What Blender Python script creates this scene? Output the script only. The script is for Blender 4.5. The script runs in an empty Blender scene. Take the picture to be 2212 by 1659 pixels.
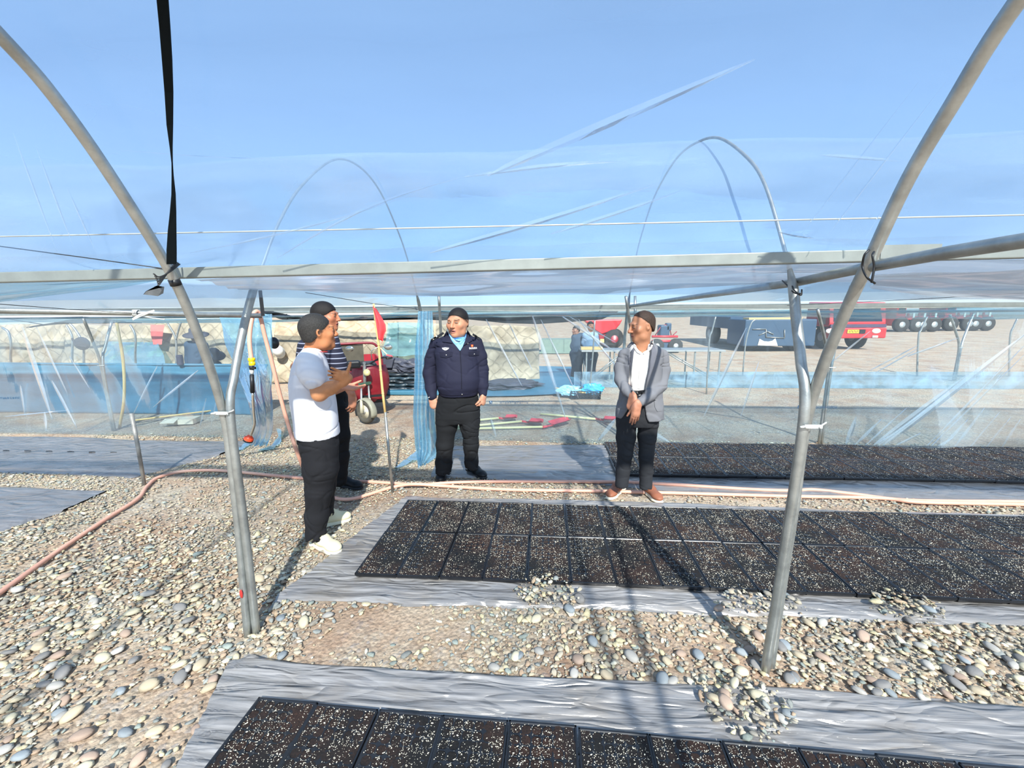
import bpy, bmesh, math, random
import numpy as np
from mathutils import Vector, Matrix
random.seed(7); rng = np.random.default_rng(7)
scene = bpy.context.scene
COL = scene.collection
# ------------------------------------------------------------------ camera
F_PX, PITCH, YAW, ROLL, HC = 900.0, 0.17598, 0.07485, -0.00929, 1.74156
cam_d = bpy.data.cameras.new('camera'); cam = bpy.data.objects.new('camera', cam_d); COL.objects.link(cam)
cam_d.sensor_fit = 'HORIZONTAL'; cam_d.sensor_width = 36.0; cam_d.lens = F_PX / 2212 * 36.0
cam_d.clip_start = 0.02; cam_d.clip_end = 500
cam.location = (0, 0, HC)
cam.rotation_euler = (Matrix.Rotation(YAW, 3, 'Z') @ Matrix.Rotation(math.pi / 2 - PITCH, 3, 'X') @ Matrix.Rotation(ROLL, 3, 'Z')).to_euler()
scene.camera = cam
# ------------------------------------------------------------------ sky, sun, exposure
world = bpy.data.worlds.new('sky'); scene.world = world; world.use_nodes = True
wn = world.node_tree.nodes; wl = world.node_tree.links; wn.clear()
sky = wn.new('ShaderNodeTexSky'); sky.sky_type = 'NISHITA'; sky.sun_disc = False
SUN_EL, SUN_AZ = math.radians(40), (0.26, -0.966)
sky.sun_elevation = SUN_EL; sky.sun_rotation = math.atan2(SUN_AZ[0], SUN_AZ[1])
sky.air_density = 1.0; sky.dust_density = 0.35; sky.ozone_density = 2.0; sky.altitude = 1200
bg = wn.new('ShaderNodeBackground'); bg.inputs['Strength'].default_value = 0.20
wo = wn.new('ShaderNodeOutputWorld'); hz_ = wn.new('ShaderNodeMix'); hz_.data_type = 'RGBA'; hz_.inputs[0].default_value = 0.6; hz_.inputs[7].default_value = (1.6, 2.6, 4.1, 1); wl.new(sky.outputs[0], hz_.inputs[6]); wl.new(hz_.outputs[2], bg.inputs[0]); wl.new(bg.outputs[0], wo.inputs[0])
sun_d = bpy.data.lights.new('sun', 'SUN'); sun = bpy.data.objects.new('sun', sun_d); COL.objects.link(sun)
sun_d.energy = 8.6; sun_d.angle = math.radians(1.0); sun_d.color = (1.0, 0.94, 0.85)
sdir = Vector((-SUN_AZ[0] * math.cos(SUN_EL), -SUN_AZ[1] * math.cos(SUN_EL), -math.sin(SUN_EL)))
sun.rotation_euler = sdir.to_track_quat('-Z', 'Y').to_euler(); sun.location = (3, -10, 12)
vs = scene.view_settings
vs.view_transform = 'Standard'; vs.look = 'None'; vs.gamma = 1.0; vs.use_curve_mapping = False; vs.exposure = 0.42
scene.cycles.transparent_max_bounces = 24
# ------------------------------------------------------------------ pixel -> place helpers (image 2212 x 1659)
_c, _s = math.cos(YAW), math.sin(YAW); _cp, _sp = math.cos(PITCH), math.sin(PITCH); _cr, _sr = math.cos(ROLL), math.sin(ROLL)
def ray(u, v):
    a, b = u - 1106, 829.5 - v
    a, b = _cr * a - _sr * b, _sr * a + _cr * b
    x, y = a / F_PX, b / F_PX
    fw, up = _cp + y * _sp, -_sp + y * _cp
    return np.array([_c * x - _s * fw, _s * x + _c * fw, up])
CAM = np.array([0, 0, HC])
def G(u, v, z=0.0): d = ray(u, v); return CAM + d * ((z - HC) / d[2])      # point on the ground seen there
def AY(u, v, Y): d = ray(u, v); return CAM + d * (Y / d[1])               # point at depth Y
def AX(u, v, X): d = ray(u, v); return CAM + d * (X / d[0])
# ------------------------------------------------------------------ bookkeeping
def tag(o, label=None, cat=None, group=None, kind=None):
    if label: o['label'] = label
    if cat: o['category'] = cat
    if group: o['group'] = group
    if kind: o['kind'] = kind
    return o
def empty(name, loc=(0, 0, 0), rz=0.0):
    o = bpy.data.objects.new(name, None); COL.objects.link(o); o.location = [float(k) for k in loc]; o.rotation_euler[2] = rz
    o.empty_display_size = 0.05
    return o
def link(name, me, mat=None, parent=None):
    o = bpy.data.objects.new(name, me); COL.objects.link(o)
    if mat is not None and not me.materials: me.materials.append(mat)
    if parent is not None:
        o.parent = parent
        o.matrix_parent_inverse = Matrix.Identity(4)
    return o
def fastmesh(name, V, Fc, smooth=True, colors=None):
    V = np.asarray(V, dtype=np.float32).reshape(-1, 3); Fc = np.asarray(Fc, dtype=np.int32)
    n, k = Fc.shape
    me = bpy.data.meshes.new(name)
    me.vertices.add(len(V)); me.vertices.foreach_set('co', V.ravel())
    me.loops.add(n * k); me.loops.foreach_set('vertex_index', Fc.ravel())
    me.polygons.add(n); me.polygons.foreach_set('loop_start', np.arange(0, n * k, k, dtype=np.int32))
    me.polygons.foreach_set('use_smooth', np.full(n, smooth, dtype=bool))
    if colors is not None:
        at = me.color_attributes.new('Col', 'FLOAT_COLOR', 'POINT')
        c4 = np.ones((len(V), 4), dtype=np.float32); c4[:, :3] = colors; at.data.foreach_set('color', c4.ravel())
    me.update(calc_edges=True); me.validate()
    return me
def add_to_local(V, parent):
    """world coords -> coords of a parent that only carries location and rz"""
    m = Matrix.Translation(parent.location) @ Matrix.Rotation(parent.rotation_euler[2], 4, 'Z')
    mi = np.array(m.inverted()); V = np.asarray(V, float)
    return V @ mi[:3, :3].T + mi[:3, 3]
class MB:
    """collects shapes of one part in world coordinates"""
    def __init__(s): s.V = []; s.F = []; s.n = 0; s.sm = []
    def add(s, V, Fs, smooth=False):
        s.V += [tuple(map(float, v)) for v in V]
        s.F += [tuple(i + s.n for i in f) for f in Fs]; s.sm += [smooth] * len(Fs); s.n += len(V); return s
    def box(s, c, size, R=None):
        hx, hy, hz = [k / 2 for k in size]
        V = [(x, y, z) for x in (-hx, hx) for y in (-hy, hy) for z in (-hz, hz)]
        if R is not None: V = [tuple(R @ Vector(v)) for v in V]
        V = [(v[0] + c[0], v[1] + c[1], v[2] + c[2]) for v in V]
        return s.add(V, [(0, 1, 3, 2), (4, 6, 7, 5), (0, 4, 5, 1), (2, 3, 7, 6), (0, 2, 6, 4), (1, 5, 7, 3)])
    def tube(s, pts, r, seg=10, caps=True, smooth=True, flat=None):
        P = [Vector(map(float, p)) for p in pts]; n = len(P)
        rr = list(r) if hasattr(r, '__len__') else [r] * n
        V = []; up = None
        for i in range(n):
            t = (P[min(i + 1, n - 1)] - P[max(i - 1, 0)])
            t = t.normalized() if t.length > 1e-9 else Vector((0, 0, 1))
            if up is None:
                up = Vector((0, 0, 1)) if abs(t.z) < 0.9 else Vector((1, 0, 0))
            a = (up - t * up.dot(t))
            if a.length < 1e-6: a = t.orthogonal()
            a.normalize(); b = t.cross(a); up = a
            for k in range(seg):
                th = 2 * math.pi * k / seg
                V.append(P[i] + (a * math.cos(th) * (flat or 1.0) + b * math.sin(th)) * rr[i])
        Fs = [(i * seg + k, i * seg + (k + 1) % seg, (i + 1) * seg + (k + 1) % seg, (i + 1) * seg + k) for i in range(n - 1) for k in range(seg)]
        if caps: Fs += [tuple(range(seg))[::-1], tuple((n - 1) * seg + k for k in range(seg))]
        return s.add(V, Fs, smooth)
    def lathe(s, c, axis, prof, seg=20, smooth=True):
        """prof: (distance along axis, radius)"""
        ax = Vector(axis).normalized(); c = Vector(map(float, c))
        return s.tube_prof([c + ax * d for d, r in prof], [r for d, r in prof], ax, seg, smooth)
    def tube_prof(s, P, R, ax, seg, smooth):
        a = ax.orthogonal().normalized(); b = ax.cross(a); V = []; n = len(P)
        for p, r in zip(P, R):
            for k in range(seg):
                th = 2 * math.pi * k / seg; V.append(p + (a * math.cos(th) + b * math.sin(th)) * r)
        Fs = [(i * seg + k, i * seg + (k + 1) % seg, (i + 1) * seg + (k + 1) % seg, (i + 1) * seg + k) for i in range(n - 1) for k in range(seg)]
        Fs += [tuple(range(seg))[::-1], tuple((n - 1) * seg + k for k in range(seg))]
        return s.add(V, Fs, smooth)
    def sphere(s, c, r, seg=14, ring=8, R=None):
        r = r if hasattr(r, '__len__') else (r, r, r)
        V = []; Fs = []
        for i in range(ring + 1):
            ph = math.pi * i / ring
            for k in range(seg):
                th = 2 * math.pi * k / seg
                v = Vector((math.sin(ph) * math.cos(th) * r[0], math.sin(ph) * math.sin(th) * r[1], math.cos(ph) * r[2]))
                if R is not None: v = R @ v
                V.append((v.x + c[0], v.y + c[1], v.z + c[2]))
        Fs = [(i * seg + k, (i + 1) * seg + k, (i + 1) * seg + (k + 1) % seg, i * seg + (k + 1) % seg) for i in range(ring) for k in range(seg)]
        return s.add(V, Fs, True)
    def prism(s, pts, off):
        """flat polygon (3-D points) extruded by the vector off"""
        n = len(pts); V = [Vector(map(float, p)) for p in pts]; V += [v + Vector(map(float, off)) for v in V]
        return s.add(V, [tuple(range(n))[::-1], tuple(range(n, 2 * n))] + [(i, (i + 1) % n, n + (i + 1) % n, n + i) for i in range(n)])
    def build(s, name, mat, parent=None, bevel=0.0, kind=None):
        V = np.array(s.V, float)
        org = np.zeros(3)
        if parent is not None: V = add_to_local(V, top_of(parent))
        else: org = np.array([(V[:, 0].min() + V[:, 0].max()) / 2, (V[:, 1].min() + V[:, 1].max()) / 2, V[:, 2].min()]); V = V - org
        me = bpy.data.meshes.new(name); me.from_pydata(V.tolist(), [], s.F); me.polygons.foreach_set('use_smooth', s.sm)
        bm = bmesh.new(); bm.from_mesh(me); bmesh.ops.recalc_face_normals(bm, faces=bm.faces); bm.to_mesh(me); bm.free(); me.update()
        o = link(name, me, mat, parent); o.location = org if parent is None else (0, 0, 0)
        if bevel:
            m = o.modifiers.new('bevel', 'BEVEL'); m.width = bevel; m.segments = 2; m.limit_method = 'ANGLE'
        if kind: o['kind'] = kind
        return o
def top_of(o):
    while o.parent is not None: o = o.parent
    return o
def np_part(name, V, Fc, mat, parent=None, smooth=True, colors=None):
    V = np.asarray(V, float); org = np.zeros(3)
    if parent is not None: V = add_to_local(V, top_of(parent))
    else: org = np.array([(V[:, 0].min() + V[:, 0].max()) / 2, (V[:, 1].min() + V[:, 1].max()) / 2, V[:, 2].min()]); V = V - org
    o = link(name, fastmesh(name, V, Fc, smooth, colors), mat, parent); o.location = org
    return o
def spline(pts, n=8):
    """Catmull-Rom through points"""
    P = [np.array(p, float) for p in pts]; P = [2 * P[0] - P[1]] + P + [2 * P[-1] - P[-2]]; out = []
    for i in range(1, len(P) - 2):
        for k in range(n):
            t = k / n; a, b, c, d = P[i - 1], P[i], P[i + 1], P[i + 2]
            out.append(0.5 * ((2 * b) + (c - a) * t + (2 * a - 5 * b + 4 * c - d) * t * t + (3 * b - a - 3 * c + d) * t ** 3))
    out.append(P[-2]); return out
_T = rng.random((32, 32, 32)).astype(np.float32)
def noise3(x, y, z=0.0):
    x, y, z = np.broadcast_arrays(np.asarray(x, np.float32), np.asarray(y, np.float32), np.asarray(z, np.float32))
    xi = np.floor(x).astype(np.int32); yi = np.floor(y).astype(np.int32); zi = np.floor(z).astype(np.int32)
    fx, fy, fz = x - xi, y - yi, z - zi
    fx = fx * fx * (3 - 2 * fx); fy = fy * fy * (3 - 2 * fy); fz = fz * fz * (3 - 2 * fz)
    r = 0
    for dx in (0, 1):
        for dy in (0, 1):
            for dz in (0, 1):
                w = (fx if dx else 1 - fx) * (fy if dy else 1 - fy) * (fz if dz else 1 - fz)
                r = r + w * _T[(xi + dx) & 31, (yi + dy) & 31, (zi + dz) & 31]
    return r * 2 - 1
# ------------------------------------------------------------------ materials
def new_mat(name):
    m = bpy.data.materials.new(name); m.use_nodes = True; m.node_tree.nodes.clear()
    N = m.node_tree.nodes; L = m.node_tree.links; out = N.new('ShaderNodeOutputMaterial'); return m, N, L, out
def node(N, t, **kw):
    n = N.new(t)
    for k, v in kw.items():
        if k in n.inputs: n.inputs[k].default_value = v
        else: setattr(n, k, v)
    return n
def ramp(N, stops):
    r = N.new('ShaderNodeValToRGB'); e = r.color_ramp.elements
    while len(e) < len(stops): e.new(0.5)
    for q, (p, c) in zip(e, stops): q.position = p; q.color = (*c, 1) if len(c) == 3 else c
    return r
def C(h):
    """sRGB hex -> linear"""
    h = h.lstrip('#'); v = [int(h[i:i + 2], 16) / 255 for i in (0, 2, 4)]
    return tuple(k / 12.92 if k <= 0.04045 else ((k + 0.055) / 1.055) ** 2.4 for k in v)
def mat(name, col, rough=0.6, metal=0.0, var=0.12, scale=8.0, bump=0.0, bscale=60.0, stretch=(1, 1, 1), spec=0.5, attr=False, obj_random=0.0, coat=0.0):
    m, N, L, out = new_mat(name)
    b = node(N, 'ShaderNodeBsdfPrincipled', Roughness=rough, Metallic=metal); b.inputs['Specular IOR Level'].default_value = spec
    b.inputs['Coat Weight'].default_value = coat
    tc = N.new('ShaderNodeTexCoord'); mp = N.new('ShaderNodeMapping'); mp.inputs['Scale'].default_value = stretch
    L.new(tc.outputs['Object'], mp.inputs['Vector'])
    nz = node(N, 'ShaderNodeTexNoise', Scale=scale, Detail=5.0, Roughness=0.6); L.new(mp.outputs[0], nz.inputs['Vector'])
    mr = node(N, 'ShaderNodeMapRange'); mr.inputs[1].default_value = 0.3; mr.inputs[2].default_value = 0.7
    mr.inputs[3].default_value = 1 - var; mr.inputs[4].default_value = 1 + var; L.new(nz.outputs[0], mr.inputs[0])
    mx = node(N, 'ShaderNodeMix', data_type='RGBA', blend_type='MULTIPLY'); mx.inputs[0].default_value = 1.0
    if attr:
        a = N.new('ShaderNodeVertexColor'); a.layer_name = 'Col'; L.new(a.outputs[0], mx.inputs[6])
    else: mx.inputs[6].default_value = (*col, 1)
    src = mr.outputs[0]
    if obj_random:
        oi = N.new('ShaderNodeObjectInfo'); m2 = node(N, 'ShaderNodeMapRange'); m2.inputs[3].default_value = 1 - obj_random; m2.inputs[4].default_value = 1 + obj_random
        L.new(oi.outputs['Random'], m2.inputs[0]); mm = node(N, 'ShaderNodeMath', operation='MULTIPLY'); L.new(src, mm.inputs[0]); L.new(m2.outputs[0], mm.inputs[1]); src = mm.outputs[0]
    L.new(src, mx.inputs[7]); L.new(mx.outputs[2], b.inputs['Base Color'])
    if bump:
        nb = node(N, 'ShaderNodeTexNoise', Scale=bscale, Detail=4.0); L.new(mp.outputs[0], nb.inputs['Vector'])
        bp = node(N, 'ShaderNodeBump', Strength=bump, Distance=0.01); L.new(nb.outputs[0], bp.inputs['Height']); L.new(bp.outputs[0], b.inputs['Normal'])
    L.new(b.outputs[0], out.inputs[0])
    return m
def film_mat(name, tint, haze=0.06, hcol=(0.8, 0.88, 0.92), gloss=0.35, rough=0.12, bump=0.25, bscale=(3, 3, 3), hvar=0.6, gcol=(1, 1, 1), streak=0.0, sdir=(2, 2, 30)):
    m, N, L, out = new_mat(name)
    tr = node(N, 'ShaderNodeBsdfTransparent', Color=(*tint, 1))
    df = node(N, 'ShaderNodeBsdfDiffuse', Color=(*hcol, 1)); tl = node(N, 'ShaderNodeBsdfTranslucent', Color=(*hcol, 1))
    dm = node(N, 'ShaderNodeMixShader', Fac=0.5); L.new(df.outputs[0], dm.inputs[1]); L.new(tl.outputs[0], dm.inputs[2])
    gl = node(N, 'ShaderNodeBsdfGlossy', Roughness=rough, Color=(*gcol, 1))
    tc = N.new('ShaderNodeTexCoord'); mp = N.new('ShaderNodeMapping'); mp.inputs['Scale'].default_value = bscale; L.new(tc.outputs['Object'], mp.inputs[0])
    nz = node(N, 'ShaderNodeTexNoise', Scale=1.0, Detail=4.0, Distortion=0.6); L.new(mp.outputs[0], nz.inputs['Vector'])
    bp = node(N, 'ShaderNodeBump', Strength=bump, Distance=0.05); L.new(nz.outputs[0], bp.inputs['Height'])
    for s in (df, tl, gl): L.new(bp.outputs[0], s.inputs['Normal'])
    mr = node(N, 'ShaderNodeMapRange'); mr.inputs[1].default_value = 0.35; mr.inputs[2].default_value = 0.7
    mr.inputs[3].default_value = haze * (1 - hvar); mr.inputs[4].default_value = haze * (1 + hvar); L.new(nz.outputs[0], mr.inputs[0])
    hz = mr.outputs[0]
    if streak:
        m3 = N.new('ShaderNodeMapping'); m3.inputs['Scale'].default_value = sdir; L.new(tc.outputs['Object'], m3.inputs[0])
        n3 = node(N, 'ShaderNodeTexNoise', Scale=1.0, Detail=3.0); L.new(m3.outputs[0], n3.inputs['Vector'])
        q = node(N, 'ShaderNodeMapRange'); q.inputs[1].default_value = 0.58; q.inputs[2].default_value = 0.75; q.inputs[3].default_value = 0; q.inputs[4].default_value = streak
        L.new(n3.outputs[0], q.inputs[0]); ad = node(N, 'ShaderNodeMath', operation='ADD'); L.new(hz, ad.inputs[0]); L.new(q.outputs[0], ad.inputs[1]); hz = ad.outputs[0]
    m1 = N.new('ShaderNodeMixShader'); L.new(hz, m1.inputs[0]); L.new(tr.outputs[0], m1.inputs[1]); L.new(dm.outputs[0], m1.inputs[2])
    lw = node(N, 'ShaderNodeLayerWeight', Blend=0.25); L.new(bp.outputs[0], lw.inputs['Normal'])
    mu = node(N, 'ShaderNodeMath', operation='MULTIPLY'); mu.inputs[1].default_value = gloss; L.new(lw.outputs['Fresnel'], mu.inputs[0])
    m2 = N.new('ShaderNodeMixShader'); L.new(mu.outputs[0], m2.inputs[0]); L.new(m1.outputs[0], m2.inputs[1]); L.new(gl.outputs[0], m2.inputs[2])
    L.new(m2.outputs[0], out.inputs[0])
    return m
M = {}
M['galv'] = mat('galvanised_steel', C('#a3a6a2'), 0.42, 0.75, 0.22, 14, 0.06, 120)
M['galv2'] = mat('galvanised_square', C('#8f948e'), 0.5, 0.35, 0.12, 10)
M['galv_dull'] = mat('dull_steel', C('#8f8d88'), 0.6, 0.4, 0.25, 20, 0.08, 90)
M['wire'] = mat('wire', C('#3a3a3a'), 0.5, 0.5)
M['wire_light'] = mat('wire_light', C('#c8ccc8'), 0.4, 0.4)
M['black_plastic'] = mat('black_plastic', C('#1a1b1d'), 0.45, 0, 0.2, 30, 0.1, 60)
M['tray'] = mat('tray_plastic', C('#1c1d20'), 0.3, 0, 0.2, 30, obj_random=0.25)
M['perlite'] = mat('perlite', C('#e6dcc4'), 0.9, 0, 0.15, 400)
M['hose'] = mat('hose_pvc', C('#dca48c'), 0.5, 0, 0.08, 6, 0.05, 40)
M['white_plastic'] = mat('white_plastic', C('#c4c5c0'), 0.5)
M['bamboo'] = mat('bamboo', C('#d8b676'), 0.5, 0, 0.14, 12, 0.05, 60, (6, 6, 1))
M['red_cloth'] = mat('red_cloth', C('#e0454a'), 0.75, 0, 0.12, 14, 0.2, 30)
M['yellow_plastic'] = mat('yellow_plastic', C('#f2c813'), 0.4)
M['orange_plastic'] = mat('orange_plastic', C('#f0512a'), 0.4)
M['steel'] = mat('bright_steel', C('#c9c4b8'), 0.2, 0.9, 0.08)
M['film_roof'] = film_mat('film_roof', (0.87, 0.93, 0.98), 0.30, (0.40, 0.58, 0.80), 0.4, 0.2, 0.3, (0.5, 1.6, 1.6), 0.35, streak=0.12, sdir=(1.2, 3.5, 3.5))
M['film_far'] = film_mat('film_far', (0.9, 0.95, 0.985), 0.07, (0.5, 0.66, 0.82), 0.3, 0.2, 0.2, (0.5, 1.6, 1.6), 0.35, streak=0.06, sdir=(1.2, 3.5, 3.5))
M['film_wall'] = film_mat('film_wall', (0.76, 0.85, 0.90), 0.135, (0.50, 0.60, 0.66), 0.22, 0.15, 0.15, (2.2, 2.2, 0.9), 0.3, streak=0.12, sdir=(5, 5, 0.8))
M['film_blue'] = film_mat('film_blue', (0.48, 0.76, 0.9), 0.45, (0.33, 0.62, 0.80), 0.5, 0.15, 0.5, (6, 6, 2), 0.3, streak=0.25, sdir=(14, 14, 1.2))
M['film_milky'] = film_mat('film_milky', (0.86, 0.9, 0.92), 0.62, (0.83, 0.85, 0.87), 0.4, 0.2, 0.4, (0.8, 4, 4), 0.2, streak=0.2, sdir=(1.0, 8, 10))
M['film_teal'] = film_mat('film_teal', (0.55, 0.82, 0.9), 0.42, (0.4, 0.72, 0.82), 0.4, 0.2, 0.4, (0.8, 4, 4), 0.3, streak=0.2, sdir=(1.0, 8, 10))
M['film_pleat'] = film_mat('film_pleat', (0.9, 0.95, 0.98), 0.36, (0.86, 0.91, 0.95), 0.6, 0.15, 0.1, (3, 3, 3), 0.2)  # whiter than the wall film: paints the bright glints along its folds
M['film_pleat_roof'] = film_mat('film_pleat_roof', (0.9, 0.95, 0.98), 0.20, (0.72, 0.82, 0.92), 0.5, 0.2, 0.1, (3, 3, 3), 0.2)  # milky tone paints the faint bright bands of light on the roof folds
def mulch_mat(name, base, stretch=(1.4, 26, 8)):
    m, N, L, out = new_mat(name)
    b = node(N, 'ShaderNodeBsdfPrincipled', Roughness=0.24, Metallic=0.25); b.inputs['Specular IOR Level'].default_value = 0.7
    tc = N.new('ShaderNodeTexCoord'); mp = N.new('ShaderNodeMapping'); mp.inputs['Scale'].default_value = stretch; L.new(tc.outputs['Object'], mp.inputs[0])
    nz = node(N, 'ShaderNodeTexNoise', Scale=1.6, Detail=4.0, Roughness=0.55, Distortion=1.6); L.new(mp.outputs[0], nz.inputs['Vector'])
    r = ramp(N, [(0.3, tuple(k * 0.72 for k in base)), (0.52, base), (0.72, tuple(min(1, k * 1.35) for k in base))]); L.new(nz.outputs[0], r.inputs[0])
    # dust and soil smears
    n2 = node(N, 'ShaderNodeTexNoise', Scale=3.5, Detail=6.0); L.new(tc.outputs['Object'], n2.inputs['Vector'])
    q = node(N, 'ShaderNodeMapRange'); q.inputs[1].default_value = 0.52; q.inputs[2].default_value = 0.72; q.inputs[4].default_value = 0.45; L.new(n2.outputs[0], q.inputs[0])
    mx = node(N, 'ShaderNodeMix', data_type='RGBA'); L.new(q.outputs[0], mx.inputs[0]); L.new(r.outputs[0], mx.inputs[6]); mx.inputs[7].default_value = (*C('#8d8172'), 1)
    L.new(mx.outputs[2], b.inputs['Base Color'])
    n5 = node(N, 'ShaderNodeTexNoise', Scale=2.2, Detail=1.5, Roughness=0.45, Distortion=0.8); mp5 = N.new('ShaderNodeMapping'); mp5.inputs['Scale'].default_value = (stretch[0] * 1.1, stretch[1] * .26, 3); L.new(tc.outputs['Object'], mp5.inputs[0]); L.new(mp5.outputs[0], n5.inputs['Vector']); ab = node(N, 'ShaderNodeMath', operation='ABSOLUTE'); sb5 = node(N, 'ShaderNodeMath', operation='SUBTRACT'); sb5.inputs[1].default_value = .5; L.new(n5.outputs[0], sb5.inputs[0]); L.new(sb5.outputs[0], ab.inputs[0]); ad5 = node(N, 'ShaderNodeMath', operation='ADD'); L.new(ab.outputs[0], ad5.inputs[0]); m5 = node(N, 'ShaderNodeMath', operation='MULTIPLY'); m5.inputs[1].default_value = .10; L.new(nz.outputs[0], m5.inputs[0]); L.new(m5.outputs[0], ad5.inputs[1])
    bp = node(N, 'ShaderNodeBump', Strength=0.9, Distance=0.05); L.new(ad5.outputs[0], bp.inputs['Height']); L.new(bp.outputs[0], b.inputs['Normal'])
    L.new(b.outputs[0], out.inputs[0]); return m
M['mulch'] = mulch_mat('mulch_film', C('#96928e'))
M['mulch_dull'] = mulch_mat('mulch_film_dull', C('#84817f'), (1.2, 9, 8))
def soil_mat():
    m, N, L, out = new_mat('peat'); b = node(N, 'ShaderNodeBsdfPrincipled', Roughness=0.95)
    oi = N.new('ShaderNodeObjectInfo'); tc = N.new('ShaderNodeTexCoord')
    ad = node(N, 'ShaderNodeVectorMath', operation='ADD'); L.new(tc.outputs['Object'], ad.inputs[0]); L.new(oi.outputs['Location'], ad.inputs[1])
    n1 = node(N, 'ShaderNodeTexNoise', Scale=3.5, Detail=3.0); L.new(ad.outputs[0], n1.inputs['Vector'])
    r1 = ramp(N, [(0.40, C('#0e0d0d')), (0.66, C('#301c12'))]); L.new(n1.outputs[0], r1.inputs[0])
    n2 = node(N, 'ShaderNodeTexNoise', Scale=130, Detail=4.0); L.new(ad.outputs[0], n2.inputs['Vector'])
    r2 = ramp(N, [(0.3, (0.35, 0.35, 0.35)), (0.7, (1.5, 1.5, 1.5))]); L.new(n2.outputs[0], r2.inputs[0])
    mx = node(N, 'ShaderNodeMix', data_type='RGBA', blend_type='MULTIPLY'); mx.inputs[0].default_value = 1; L.new(r1.outputs[0], mx.inputs[6]); L.new(r2.outputs[0], mx.inputs[7])
    L.new(mx.outputs[2], b.inputs['Base Color']); bp = node(N, 'ShaderNodeBump', Strength=0.8, Distance=0.006); L.new(n2.outputs[0], bp.inputs['Height']); L.new(bp.outputs[0], b.inputs['Normal'])
    L.new(b.outputs[0], out.inputs[0]); return m
M['peat'] = soil_mat()
def ground_mat():
    m, N, L, out = new_mat('gravel_soil'); b = node(N, 'ShaderNodeBsdfPrincipled', Roughness=0.95); b.inputs['Specular IOR Level'].default_value = 0.2
    tc = N.new('ShaderNodeTexCoord')
    n1 = node(N, 'ShaderNodeTexNoise', Scale=1.1, Detail=6.0, Roughness=0.6); L.new(tc.outputs['Object'], n1.inputs['Vector'])
    r1 = ramp(N, [(0.36, C('#947660')), (0.5, C('#a98f77')), (0.66, C('#b8a68f'))]); L.new(n1.outputs[0], r1.inputs[0])
    v = node(N, 'ShaderNodeTexVoronoi', Scale=42.0); L.new(tc.outputs['Object'], v.inputs['Vector'])
    hs = N.new('ShaderNodeSeparateColor'); L.new(v.outputs['Color'], hs.inputs[0])
    r2 = ramp(N, [(0.0, C('#7d776c')), (0.45, C('#a59a88')), (0.8, C('#c2b8a2')), (1.0, C('#8f9698'))]); L.new(hs.outputs[0], r2.inputs[0])
    mm = node(N, 'ShaderNodeMapRange'); mm.inputs[1].default_value = 0.4; mm.inputs[2].default_value = 0.62; mm.inputs[3].default_value = 0.15; mm.inputs[4].default_value = 0.75
    n3 = node(N, 'ShaderNodeTexNoise', Scale=2.3, Detail=4.0); L.new(tc.outputs['Object'], n3.inputs['Vector']); L.new(n3.outputs[0], mm.inputs[0])
    mx = node(N, 'ShaderNodeMix', data_type='RGBA'); L.new(mm.outputs[0], mx.inputs[0]); L.new(r1.outputs[0], mx.inputs[6]); L.new(r2.outputs[0], mx.inputs[7])
    n4 = node(N, 'ShaderNodeTexNoise', Scale=60, Detail=5.0); L.new(tc.outputs['Object'], n4.inputs['Vector'])
    r4 = ramp(N, [(0.3, (0.72, 0.72, 0.72)), (0.7, (1.2, 1.2, 1.2))]); L.new(n4.outputs[0], r4.inputs[0])
    m2 = node(N, 'ShaderNodeMix', data_type='RGBA', blend_type='MULTIPLY'); m2.inputs[0].default_value = 1; L.new(mx.outputs[2], m2.inputs[6]); L.new(r4.outputs[0], m2.inputs[7])
    L.new(m2.outputs[2], b.inputs['Base Color'])
    ad = node(N, 'ShaderNodeMath', operation='ADD'); sc = node(N, 'ShaderNodeMath', operation='MULTIPLY'); sc.inputs[1].default_value = -0.8
    L.new(v.outputs['Distance'], sc.inputs[0]); L.new(sc.outputs[0], ad.inputs[0]); L.new(n4.outputs[0], ad.inputs[1])
    bp = node(N, 'ShaderNodeBump', Strength=0.7, Distance=0.012); L.new(ad.outputs[0], bp.inputs['Height']); L.new(bp.outputs[0], b.inputs['Normal'])
    L.new(b.outputs[0], out.inputs[0]); return m
M['ground'] = ground_mat()
M['stone'] = mat('stone', (1, 1, 1), 0.8, 0, 0.16, 60, 0.15, 140, attr=True, spec=0.3)
# ================================================================== THE SETTING: ground
def ground():
    xs = np.concatenate([np.linspace(-90, -7, 22), np.linspace(-6.9, 6.9, 232), np.linspace(7, 90, 22)])
    ys = np.concatenate([np.linspace(-12, 0.3, 8), np.linspace(0.36, 6.4, 110), np.linspace(6.6, 30, 30), np.linspace(34, 160, 16)])
    X, Y = np.meshgrid(xs, ys, indexing='ij')
    Z = -0.008 + 0.006 * noise3(X * 2.3, Y * 2.3, 3.3) + 0.003 * noise3(X * 9, Y * 9, 1.1)
    Z = np.minimum(Z, 0.0)
    far = np.clip((Y - 30) / 60, 0, 1)
    Z = Z + 0.0 * far
    nx, ny = X.shape; idx = np.arange(nx * ny).reshape(nx, ny)
    Fc = np.stack([idx[:-1, :-1], idx[1:, :-1], idx[1:, 1:], idx[:-1, 1:]], -1).reshape(-1, 4)
    o = np_part('ground', np.stack([X, Y, Z], -1).reshape(-1, 3), Fc, M['ground'])
    tag(o, 'beige gravelly soil ground spread under and around the greenhouse', 'ground', kind='structure')
ground()
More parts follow.
